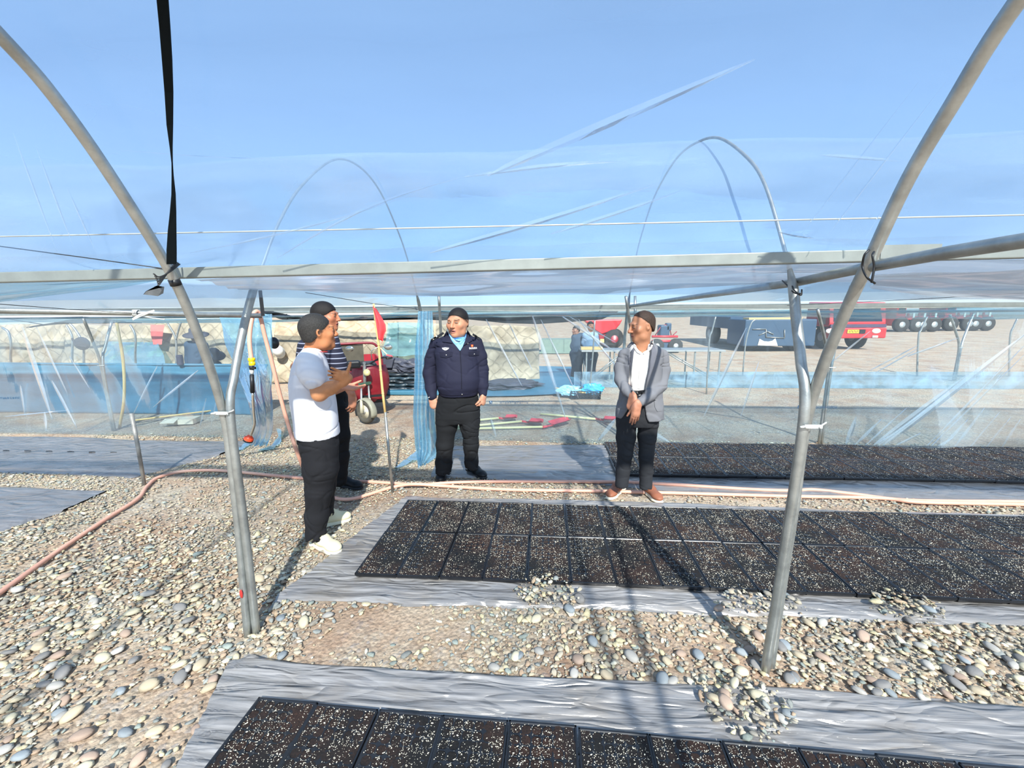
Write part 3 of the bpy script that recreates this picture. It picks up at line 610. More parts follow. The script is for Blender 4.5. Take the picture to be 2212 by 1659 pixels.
# --- far posts that fork into two hoops (line at Y 5.5)
def fork_post(u, v, Y, h0, labels, arms, r=0.018):
    b = G(u, v) if Y is None else AY(u, v, Y); b[2] = -0.03; Yb = b[1]
    o = MB()
    top = b + np.array([0, 0, h0])
    for s, (du, dv_) in zip((-1, 1), arms):
        e = AY(du, dv_, Yb + s * .28)
        o.tube(spline([b + np.array([s * r * .9, 0, 0]), top + np.array([s * r * .9, 0, 0]), top * .55 + e * .45 + np.array([0, 0, .03]), e], 5), r, 12)
    m = o.build('forked_post', M['galv']); tag(m, labels, 'post', 'forked posts of the greenhouse'); 
    k = MB(); k.tube([top + np.array([-.05, -.022, 0]), top + np.array([.06, -.022, .004])], .006, 6); k.build('clamp', M['white_plastic'], m)
    return m
fork_post(246, 930, None, 1.02, 'forked steel post at the foot of the left film wall', [(180, 688), (242, 692)])
fork_post(1772, 957, None, 1.02, 'forked steel post at the foot of the right film wall behind the foreground post', [(1766, 668), (1838, 618)])
fork_post(1366, 950, 5.45, 1.0, 'forked steel post right behind the suited man', [(1352, 640), (1372, 640)])
fork_post(962, 950, 5.45, 1.0, 'forked steel post right behind the officer', [(948, 640), (972, 690)])
# --- distant thin posts
def thin_post(px, Y, label, r=0.018):
    p0 = G(*px[0]) if Y is None else AY(*px[0], Y)
    Yb = p0[1]; P = ([p0 - np.array([0, 0, .03])] if Y is None else [np.array([p0[0], p0[1], -.03]), p0]) + [AY(u, v, Yb) for u, v in px[1:]]
    o = MB().tube(spline(P, 5), r, 8).build('thin_post', M['galv']); tag(o, label, 'post', 'distant thin posts'); return o
thin_post([(1273, 848), (1281, 760), (1285, 690)], None, 'pale thin post rising from the blue net bundle', .016)
thin_post([(1526, 850), (1532, 740), (1538, 715), (1546, 684)], None, 'pale thin post at the right end of the table, bent at its top', .016)
thin_post([(1604, 812), (1611, 740), (1622, 700), (1632, 690)], None, 'thin bent post before the blue truck', .018)
thin_post([(1981, 812), (1984, 730), (1990, 712), (2003, 684)], None, 'thin bent post seen through the right film wall', .02)
p = fork_post(2061, 822, None, 0.80, 'distant forked post seen through the right film wall', [(2052, 680), (2106, 672)], .024)
thin_post([(2180, 812), (2182, 730), (2190, 705), (2198, 688)], None, 'thin post near the right edge behind the bright wrinkle', .02)
thin_post([(24, 785), (24, 745), (18, 718), (5, 708)], 7.6, 'thin bent post at the far left above the blue tarp', .02)
thin_post([(157, 785), (157, 735), (152, 718), (143, 702)], 7.6, 'thin bent post just left of the hanging hat', .018)
thin_post([(293, 785), (293, 735), (290, 718), (281, 702)], 7.6, 'thin bent post right of the hanging hat', .018)
o = MB(); b_ = AY(381, 800, 7.6); o.tube(spline([np.array([b_[0], b_[1], -.03]), b_, AY(380, 735, 7.6), AY(362, 698, 7.6)], 6), .018, 8); o.tube(spline([AY(380, 735, 7.6), AY(385, 715, 7.6), AY(391, 696, 7.6)], 6), .016, 8)
tag(o.build('thin_post', M['galv_dull']), 'thin Y shaped post left of the person in the wide hat', 'post', 'distant thin posts')
thin_post([(182, 790), (180, 745), (162, 712), (148, 697)], 7.7, 'slanted thin post behind the hanging hat', .02)
# wrapped bamboo cane beside the left post
cane = MB().tube(spline([G(258, 925), AY(268, 860, 5.6), AY(266, 780, 5.6), AY(252, 697, 5.6)], 6), .02, 8)
tag(cane.build('bamboo_cane', M['bamboo']), 'weathered cane leaning behind the left film wall', 'cane')
# --- strap on the roof
strap = []
def prof_at(P, y):
    ys = [p[0] for p in P]; zs = [p[1] for p in P]
    return np.interp(y, ys[::-1], zs[::-1])
PAu = [(1.78, 1.86)] + PA[5:]
def hit_roof(u, v):
    lo, hi = 0.06, 1.9; d = ray(u, v); best = None
    for Y in np.linspace(0.08, 1.85, 700):
        z = HC + d[2] * Y / d[1]
        if z >= prof_at(PAu, Y) - 0.03: return CAM + d * (Y / d[1])
    return CAM + d * (1.85 / d[1])
V = []; Fs = []
sp = [(370, 571, 13), (370, 540, 13), (371, 500, 11), (373, 460, 8), (374, 420, 5), (372, 380, 2), (371, 352, 1.0), (369, 320, 3), (366, 270, 8), (364, 200, 11), (360, 130, 13), (355, 60, 14), (350, 0, 15), (340, -90, 17), (325, -200, 18)]
for u, v, w in sp:
    V.append(hit_roof(u - w * .8, v)); V.append(hit_roof(u + w * .8, v))
n = len(sp); V2 = [p + np.array([0, .004, .004]) for p in V]
m = MB(); m.add(V + V2, [(2 * i, 2 * i + 1, 2 * i + 3, 2 * i + 2) for i in range(n - 1)] + [(2 * n + 2 * i, 2 * n + 2 * i + 2, 2 * n + 2 * i + 3, 2 * n + 2 * i + 1) for i in range(n - 1)] + [(2 * i, 2 * i + 2, 2 * n + 2 * i + 2, 2 * n + 2 * i) for i in range(n - 1)] + [(2 * i + 1, 2 * n + 2 * i + 1, 2 * n + 2 * i + 3, 2 * i + 3) for i in range(n - 1)])
tag(m.build('film_strap', mat('strap', C('#0d1417'), 0.85, 0, .15, spec=.1)), 'twisted black strap hanging down over the roof film at upper left', 'strap')
m = MB(); m.box(AY(565, 655, 3.2), (.03, .006, .20)); tag(m.build('strap_end', M['black_plastic'], bevel=.002), 'short black strap hanging beside the hose loop', 'strap')
# ================================================================== PLASTIC FILMS
def sheet(name, label, grid, matl, cat='plastic film', group='greenhouse films'):
    Gd = np.asarray(grid, float); nx, ny = Gd.shape[:2]; idx = np.arange(nx * ny).reshape(nx, ny)
    Fc = np.stack([idx[:-1, :-1], idx[1:, :-1], idx[1:, 1:], idx[:-1, 1:]], -1).reshape(-1, 4)
    o = np_part(name, Gd.reshape(-1, 3), Fc, matl); return tag(o, label, cat, group)
def roof(prof, x0, x1, nx, label, matl, off=0.022, sag=0.03, hoopx=(), seed=0):
    P = np.array(spline([np.array([0, y, z]) for y, z in prof], 8)); ny = len(P)
    tan = np.gradient(P, axis=0); nrm = np.stack([np.zeros(ny), -tan[:, 2], tan[:, 1]], 1); nrm /= np.linalg.norm(nrm, axis=1)[:, None] + 1e-9
    c = P.mean(0); nrm *= np.sign(((P - c) * nrm).sum(1))[:, None]
    xs = np.linspace(x0, x1, nx); t = np.linspace(0, 1, ny)
    X, T = np.meshgrid(xs, t, indexing='ij')
    hx = np.array(hoopx) if len(hoopx) else np.array([0.0])
    dist = np.min(np.abs(X[..., None] - hx), -1)
    s = off - sag * np.clip(dist / 1.3, 0, 1) ** 2 * np.sin(np.pi * T) + 0.008 * noise3(X * 1.3 + seed, T * 9, seed) + 0.004 * noise3(X * 4 + T * 14, T * 5 + X * 2, seed + 2)
    # tension folds fanning out of the joints with the rail
    for h in hx:
        an = np.arctan2(T + .02, (X - h) * .5 + 1e-6); rr = np.hypot(T, (X - h) * .5)
        s = s + 0.012 * np.exp(-(rr / .35) ** 2) * noise3(an * 9 + h, rr * .5, seed + 5)
    Gd = np.stack([X, P[None, :, 1] + nrm[None, :, 1] * s, P[None, :, 2] + nrm[None, :, 2] * s], -1)
    return sheet('roof_film', label, Gd, matl)
hxs = (-7.07, -4.34, -1.61, 1.12, 3.85, 6.58)
topA = [(1.80, 1.87)] + PA[5:]; topA = [(y, z - 0.03) for y, z in topA]
FA = roof([(1.868, 1.925), (1.80, 2.04), (1.66, 2.22), (1.50, 2.44), (1.34, 2.60), (0.98, 2.84), (0.5, 3.02), (0.05, 3.07), (-0.4, 3.02), (-0.88, 2.84), (-1.24, 2.60), (-1.56, 2.22), (-1.76, 1.9)], -8, 8, 150, 'clear bluish roof film stretched over the viewer from the gutter rail', M['film_roof'], hoopx=hxs, seed=1)
FB = roof([(2.17, 1.80), (2.316, 2.03), (2.507, 2.285), (2.798, 2.57), (3.279, 2.88), (3.74, 2.97), (4.2, 2.88), (4.68, 2.57), (4.97, 2.285), (5.2, 2.03), (5.42, 1.80)], -12, 12, 170, 'clear bluish roof film over the bay where the men stand', M['film_roof'], hoopx=hxs, seed=2)
FC_ = roof([(5.72, 1.72), (6.0, 2.03), (6.3, 2.3), (6.7, 2.6), (7.2, 2.78), (7.5, 2.8), (7.9, 2.72), (8.4, 2.5), (8.8, 2.2), (9.1, 1.78)], -16, 16, 120, 'clear roof film of the next tunnel behind the far wall', M['film_far'], hoopx=hxs, seed=3)
# gutter troughs of slack film
def trough(px_top, px_bot, Yt, Yb, label, matl, nx=120, ny=18, seed=0.0, bulge=0.05):
    A = resample([AY(u, v, Yt) for u, v in px_top], nx); B = resample([AY(u, v, Yb) for u, v in px_bot], nx); t = np.linspace(0, 1, ny)[None, :, None]
    Gd = A[:, None] * (1 - t) + B[:, None] * t
    Gd[..., 2] -= bulge * np.sin(np.pi * t[..., 0]) * (0.7 + 0.4 * noise3(Gd[..., 0] * 1.5, seed, 0))
    Gd[..., 1] += 0.02 * noise3(Gd[..., 0] * 2.5, t[..., 0] * 6 + Gd[..., 0] * 1.5, seed)
    Gd[..., 2] += 0.012 * noise3(Gd[..., 0] * 1.8 + 3, t[..., 0] * 9, seed + 3)
    return sheet('gutter_film', label, Gd, matl)
trough([(420, 602), (700, 592), (1106, 578), (1700, 562), (2212, 560), (2700, 552)], [(520, 622), (720, 632), (1000, 636), (1300, 634), (1480, 618), (1700, 606), (1850, 608), (2000, 616), (2212, 622), (2700, 600)], 1.87, 2.22, 'slack milky film sagging below the gutter rail', M['film_milky'], seed=1.0, bulge=.015)
trough([(-500, 622), (0, 612), (200, 605), (352, 600)], [(-500, 720), (0, 656), (200, 626), (345, 604)], 1.86, 2.1, 'slack teal film sagging below the gutter rail at the left edge', M['film_teal'], seed=2.0, bulge=.01)
trough([(1880, 592), (2000, 586), (2212, 584), (2600, 578)], [(1885, 620), (2000, 634), (2212, 646), (2600, 650)], 1.95, 2.32, 'slack milky film under the gutter rail at the right edge', M['film_milky'], seed=3.0, bulge=.01)
trough([(-300, 690), (200, 688), (600, 690), (900, 672), (1106, 673), (1700, 668), (2212, 664), (2600, 662)], [(-300, 698), (200, 697), (500, 698), (900, 686), (1250, 684), (1700, 684), (2000, 690), (2212, 690), (2600, 690)], 5.50, 5.66, 'cyan film fold hanging along the far wall rail', M['film_teal'], seed=4.0, bulge=.01)
# --- far wall films
def wall(px_top, px_bot, Y, label, seed, nx=150, ny=44, amp=0.035, fans=()):
    A = resample([AY(u, v, Y) for u, v in px_top], nx); B = resample([G(u, v) for u, v in px_bot], nx); t = np.linspace(0, 1, ny)[None, :, None]
    Gd = A[:, None] * (1 - t) + B[:, None] * t; X = Gd[..., 0]; T = t[..., 0] + 0 * X
    y = amp * noise3(X * 1.2 + T * 1.4 + seed, T * 1.2, seed) + 0.4 * amp * noise3(X * 4 - T * 3 + seed, T * 1.5, seed + 3)
    for fx, ft, sgn in fans:
        an = np.arctan2((T - ft) * 1.7, X - fx + 1e-6); rr = np.hypot((T - ft) * 1.7, X - fx)
        y += 0.005 * np.exp(-(rr / 1.3) ** 2) * np.clip(rr * 6, 0, 1) * noise3(an * 16 + fx, rr * .5, seed + 7)
    y *= np.sin(np.pi * np.clip(T, 0.03, .97)) ** .5
    Gd[..., 1] += y
    Gd[..., 2] = np.maximum(Gd[..., 2], 0.004)
    return sheet('side_film', label, Gd, M['film_wall'])
bx = lambda px: G(*px)[0]
WL = wall([(-520, 684), (0, 688), (300, 690), (578, 688)], [(-520, 932), (0, 936), (250, 940), (430, 945), (575, 945)], 5.5, 'clear wrinkled wall film left of the doorway', 1.0, fans=[(-7.0, 0.0, 1), (-4.6, 1.0, 1)])
WR = wall([(940, 676), (1106, 674), (1360, 672), (1800, 668), (2212, 662), (2700, 656)], [(948, 948), (1106, 953), (1260, 958), (1360, 958), (1480, 966), (1770, 956), (1880, 972), (2030, 976), (2212, 968), (2700, 968)], 5.5, 'clear wrinkled wall film right of the doorway behind the officer and suited man', 2.0, nx=220, fans=[(3.6, 0.95, 1), (0.4, 1.0, 1), (-0.6, 0, 1), (6.2, 0.1, 1)])
# printed strip on the wall film
INK = mat('film_ink', C('#31506e'), 0.6); INKW = mat('film_ink_white', C('#d7e3ea'), 0.6)
def print_strip(u, v, n, parent, Y=5.42, logo=True):
    m = MB()
    if logo:
        c = AY(u, v, Y); m.box(c, (.042, .002, .042)); q = MB(); q.tube([c + np.array([-.013, -.003, -.015]), c + np.array([0, -.003, .015]), c + np.array([.013, -.003, -.015])], .003, 5); q.build('printed_logo', INKW, parent)
    for k in range(n):
        x = u + 22 + k * 5.2
        c = AY(x, v, Y); r = random.random()
        m.box(c + np.array([-.009, 0, 0]), (.004, .001, .03)); m.box(c + np.array([.007, 0, 0]), (.004, .001, .026))
        if r < .6: m.box(c + np.array([0, 0, .012]), (.018, .001, .004))
        if r > .3: m.box(c + np.array([0, 0, -.004]), (.018, .001, .004))
        if r > .5: m.box(c + np.array([0, 0, -.014]), (.02, .001, .004))
    m.build('printed_lettering', INK, parent, kind='stuff')
print_strip(1060, 869, 12, WR); print_strip(1727, 879, 12, WR, Y=5.36); print_strip(478, 861, 8, WL, logo=False); print_strip(-30, 860, 10, WL, logo=False)
# --- blue door curtains
def curtain(rows, label, matl, nx=46, folds=7, amp=0.05, seed=0.0):
    """rows: (left px, right px, v, Yl, Yr) from top to bottom"""
    L_ = resample(np.array([AY(a, v, Yl) for a, b, v, Yl, Yr in rows]), 40); R_ = resample(np.array([AY(b, v2, Yr) for a, b, v, Yl, Yr in rows for v2 in [v]]), 40)
    t = np.linspace(0, 1, nx)[:, None, None]; Gd = L_[None] * (1 - t) + R_[None] * t
    s = t[..., 0] + 0 * Gd[..., 0]; w = np.linspace(0, 1, 40)[None]
    Gd[..., 1] += amp * np.sin(s * folds * 2 * math.pi + 2.5 * noise3(s * 3, w * 2.5, seed)) * (0.35 + 0.65 * w) + 0.02 * noise3(s * 10, w * 4, seed + 3)
    return sheet('door_curtain', label, Gd, matl, 'curtain', 'gathered film door curtains')
curtain([(903, 934, 672, 4.9, 5.1), (898, 938, 740, 4.75, 5.0), (896, 938, 820, 4.6, 4.9), (893, 940, 900, 4.5, 4.85), (898, 945, 960, 4.45, 4.8), (903, 944, 985, 4.42, 4.7), (906, 912, 1008, 4.4, 4.45)], 'blue film curtain gathered and hanging beside the officer', M['film_blue'], seed=1.0, folds=5)
curtain([(467, 590, 678, 4.9, 5.25), (490, 592, 740, 4.7, 5.2), (512, 592, 800, 4.55, 5.15), (540, 590, 870, 4.5, 5.1), (552, 588, 930, 4.5, 5.05), (538, 580, 962, 4.5, 5.0)], 'blue film curtain drawn to the left side of the doorway behind the hose', M['film_blue'], seed=5.0, folds=4)
# --- folds standing out of the films, with their bright glints painted in milky white
def pleat(parent, surf, a, b, w, h=.015, bend=0.0, matl=None):
    a = np.array(a, float); b = np.array(b, float); d = b - a; nrm = np.array([-d[1], d[0]]) / np.linalg.norm(d); n = 16; V = []
    for i in range(n):
        t = i / (n - 1); c = a + d * t + nrm * bend * math.sin(math.pi * t); ww = w * (math.sin(math.pi * min(1, t * .92 + .05)) ** .7) * (1 - .35 * t)
        L_, R_, Cc = surf(*(c + nrm * ww)), surf(*(c - nrm * ww)), surf(*(c + nrm * ww * .25)); dr = (CAM - Cc) / np.linalg.norm(CAM - Cc)
        V += [L_, Cc + dr * h, R_]
    Fc = [(3 * i + k, 3 * i + k + 1, 3 * i + k + 4, 3 * i + k + 3) for i in range(n - 1) for k in (0, 1)]
    return np_part('film_fold', np.array(V), np.array(Fc), matl or M['film_pleat'], parent, smooth=False)
sw = lambda u, v: AY(u, v, 5.43)
for a, b, w in (((1828, 960), (1850, 900), 7), ((1846, 962), (1905, 905), 4), ((1868, 964), (1960, 880), 3), ((1885, 964), (2092, 808), 7), ((1892, 966), (2070, 838), 4), ((1902, 967), (2215, 722), 9), ((2004, 962), (2215, 744), 3), ((2012, 964), (2215, 764), 2.5), ((2035, 966), (2092, 905), 4), ((2062, 966), (2128, 880), 4), ((2095, 967), (2160, 890), 3), ((2130, 967), (2185, 900), 3), ((2165, 966), (2205, 905), 4), ((1925, 968), (1990, 935), 3), ((2020, 968), (2060, 945), 3),
    ((1960, 770), (2070, 730), 2.5), ((1880, 800), (1985, 745), 2), ((1890, 806), (1985, 752), 1.6), ((1800, 780), (1880, 715), 2.5), ((1520, 900), (1612, 708), 4), ((1600, 900), (1640, 780), 3), ((1150, 682), (1222, 905), 5), ((1168, 690), (1250, 860), 2.5), ((1215, 684), (1335, 764), 3.5), ((1230, 684), (1330, 740), 2), ((1250, 690), (1338, 800), 3), ((1050, 690), (1128, 835), 3), ((1100, 700), (1150, 800), 2.5), ((1330, 905), (1290, 955), 5), ((1400, 930), (1450, 958), 6), ((1060, 905), (1072, 945), 4)):
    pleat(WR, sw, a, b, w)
for a, b, w in (((48, 706), (112, 905), 7), ((78, 706), (150, 860), 3), ((112, 822), (166, 925), 4), ((44, 830), (54, 900), 3), ((96, 890), (100, 932), 4), ((428, 800), (330, 880), 3), ((420, 806), (342, 868), 2), ((445, 860), (430, 930), 2.5), ((470, 850), (455, 925), 2), ((340, 790), (285, 900), 2.5), ((150, 770), (200, 850), 2), ((10, 900), (150, 886), 1.6)):
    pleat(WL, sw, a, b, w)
rf = lambda u, v: hit_roof(u, v) + np.array([0, .03, .03])
for a, b, w, bd in (((925, 560), (1420, 412), 7, 4), ((1190, 520), (1480, 425), 5, 2), ((590, 572), (1010, 392), 4, -22), ((1000, 396), (1350, 362), 6, -6), ((1050, 392), (1640, 140), 13, 0), ((1780, 348), (1960, 362), 5, 0), ((1690, 515), (1770, 530), 6, 0), ((1800, 520), (2060, 190), 2.5, 0), ((1740, 520), (2000, 190), 2, 0), ((1880, 530), (1990, 350), 2, 0), ((240, 336), (700, 358), 1.5, 6), ((10, 300), (110, 560), 3, 0), ((60, 330), (150, 560), 3, 0), ((130, 420), (200, 570), 3, 0), ((400, 560), (900, 430), 3, 10)):
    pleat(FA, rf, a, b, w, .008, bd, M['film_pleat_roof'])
# film scraps on the ground
def scrap(px, label, matl, Yoff=0, z=.01):
    P = [G(u, v, z) for u, v in px]; n = len(px) // 2; A = resample(P[:n], 14); B = resample(P[n:][::-1], 14); t = np.linspace(0, 1, 6)[None, :, None]
    Gd = A[:, None] * (1 - t) + B[:, None] * t; Gd[..., 2] += .02 * (1 + noise3(Gd[..., 0] * 12, Gd[..., 1] * 12, 1.0))
    sheet('film_scrap', label, Gd, matl, 'film scrap', 'film scraps on the ground')
scrap([(555, 975), (585, 965), (602, 945), (596, 926), (608, 932), (608, 955), (592, 972), (562, 978)], 'crumpled pale green film strip on the ground right of the lance', M['film_teal'])
scrap([(510, 974), (528, 962), (540, 950), (548, 944), (552, 950), (545, 958), (535, 966), (515, 976)], 'small blue film corner below the orange lance head', M['film_blue'])
scrap([(850, 1012), (875, 996), (893, 984), (900, 978), (905, 990), (895, 998), (878, 1004), (854, 1014)], 'pale blue film tail trailing from the curtain foot', M['film_blue'])
# ================================================================== HOSES, LANCE, STAKES, FLAG
def hose(pts, label, parent=None):
    o = MB().tube(spline(pts, 8), 0.0165, 12).build('garden_hose', M['hose']); return tag(o, label, 'hose', 'pink garden hoses')
g = lambda u, v, z=.018: G(u, v, z)
hose([g(-140, 1375), g(0, 1280), g(130, 1187), g(240, 1114), g(298, 1077), g(318, 1050), g(345, 1030), g(400, 1018), g(480, 1017), g(600, 1028), g(700, 1036), g(800, 1041), g(850, 1044), g(905, 1047, .022), g(990, 1042), g(1100, 1040), g(1310, 1041), g(1430, 1045), g(1600, 1056), g(1705, 1060), g(1760, 1058), g(1850, 1068), g(1950, 1080), g(2080, 1083), g(2212, 1084), g(2500, 1090)], 'long pink hose running from the lower left around behind the men to the right edge')
H2 = hose([AY(543, 776, 3.2), AY(539, 735, 3.22), AY(543, 695, 3.26), AY(551, 674, 3.30), AY(561, 680, 3.34), AY(572, 725, 3.36), AY(588, 785, 3.38), AY(604, 850, 3.42), AY(622, 915, 3.46), AY(645, 985, 3.46), g(672, 1045, .03), g(705, 1068), g(735, 1078), g(765, 1077), g(800, 1067), g(850, 1052), g(895, 1046, .045), g(960, 1050, .02), g(1100, 1058), g(1300, 1061), g(1450, 1065), g(1700, 1072), g(1900, 1076), g(1990, 1085, .03), g(2212, 1090), g(2500, 1098)], 'pink hose looped over the left pipe with a watering lance on its end')
LAN = empty('watering_lance', AY(540, 958, 3.2)); tag(LAN, 'watering lance with yellow coupling, black grip and orange rose hanging from the hose', 'watering lance')
m = MB(); a, b = AY(543, 772, 3.2), AY(543, 780, 3.2); ax = (0, 0, -1)
m.lathe(AY(543, 773, 3.2), ax, [(0, .02), (.002, .026), (.022, .026), (.026, .02), (.032, .02), (.034, .024), (.06, .023), (.062, .02)], 18); m.build('hose_coupling', M['yellow_plastic'], LAN)
m = MB(); m.lathe(AY(543.5, 791, 3.2), ax, [(0, .02), (.012, .021), (.028, .016), (.03, .014)], 16); m.box(AY(548, 795, 3.19), (.03, .016, .018)); m.build('valve', M['black_plastic'], LAN)
m = MB(); m.lathe(AY(543.5, 799, 3.2), ax, [(0, .013), (.004, .019), (.010, .016), (.018, .018), (.026, .012), (.034, .012)], 16); m.build('connector', M['white_plastic'], LAN)
m = MB(); m.tube([AY(544, 809, 3.2), AY(545.5, 848, 3.2)], .0165, 14); m.build('grip', M['black_plastic'], LAN)
m = MB(); m.tube(spline([AY(545.5, 847, 3.2), AY(548, 890, 3.2), AY(550, 912, 3.2), AY(548.5, 922, 3.2), AY(543, 937, 3.2), AY(539, 944, 3.2)], 6), .0095, 12); m.build('lance_tube', M['steel'], LAN)
m = MB(); d = Vector(AY(534, 958, 3.2) - AY(541, 941, 3.2)).normalized(); m.lathe(AY(540.5, 940, 3.2), d, [(0, .011), (.004, .015), (.022, .030), (.026, .036), (.042, .038)], 20, False); m.build('rose', M['orange_plastic'], LAN)
m = MB(); m.lathe(Vector(AY(540.5, 940, 3.2)) + d * .042, d, [(0, .038), (.002, .039), (.014, .039), (.015, .03)], 20); m.build('rose_face', M['black_plastic'], LAN)
# stake
sb = G(312, 1046); st = MB().tube([sb - np.array([0, 0, .03]), AY(297, 960, sb[1]), AY(284, 893, sb[1])], [.017, .018, .019], 12)
tag(st.build('stake', M['galv_dull']), 'short weathered metal stake standing by the left mulch sheets', 'stake')
# flag
fb = G(848, 1062); FL = empty('flag', fb); tag(FL, 'small red flag on a bamboo cane set in a steel tube between the men', 'flag')
yf = fb[1]; m = MB(); m.tube([fb - np.array([0, 0, .03]), AY(832, 890, yf)], .0125, 12); m.build('steel_tube', M['galv'], FL)
m = MB(); pts = [AY(833, 900, yf), AY(827, 850, yf), AY(822, 800, yf), AY(818, 745, yf), AY(811, 690, yf), AY(807, 656, yf)]
m.tube(pts, [.0125, .012, .0115, .011, .010, .009], 10)
for p in pts[1:-1]: m.tube([p - np.array([0, 0, .004]), p + np.array([0, 0, .004])], .0135, 10)
m.build('cane', M['bamboo'], FL)
nu, nv = 14, 22; Gd = np.zeros((nu, nv, 3))
for i in range(nu):
    for jv in range(nv):
        s = i / (nu - 1); t = jv / (nv - 1); v = 660 + t * 72; u0 = 806 + t * 12; wdt = (4 + 15 * min(1, t * 1.9)) * (1 - 0.55 * max(0, t - .72) / .28)
        p = AY(u0 + wdt * s, v + s * (6 - 4 * t) + (8 * s * s * (t > .9)), yf - .014); p[1] += .035 * math.sin(s * 7 + t * 3) * s - .006; Gd[i, jv] = p
idx = np.arange(nu * nv).reshape(nu, nv); Fc = np.stack([idx[:-1, :-1], idx[1:, :-1], idx[1:, 1:], idx[:-1, 1:]], -1).reshape(-1, 4)
fo = np_part('flag_cloth', Gd.reshape(-1, 3), Fc, M['red_cloth'], FL); fo.modifiers.new('solid', 'SOLIDIFY').thickness = .003
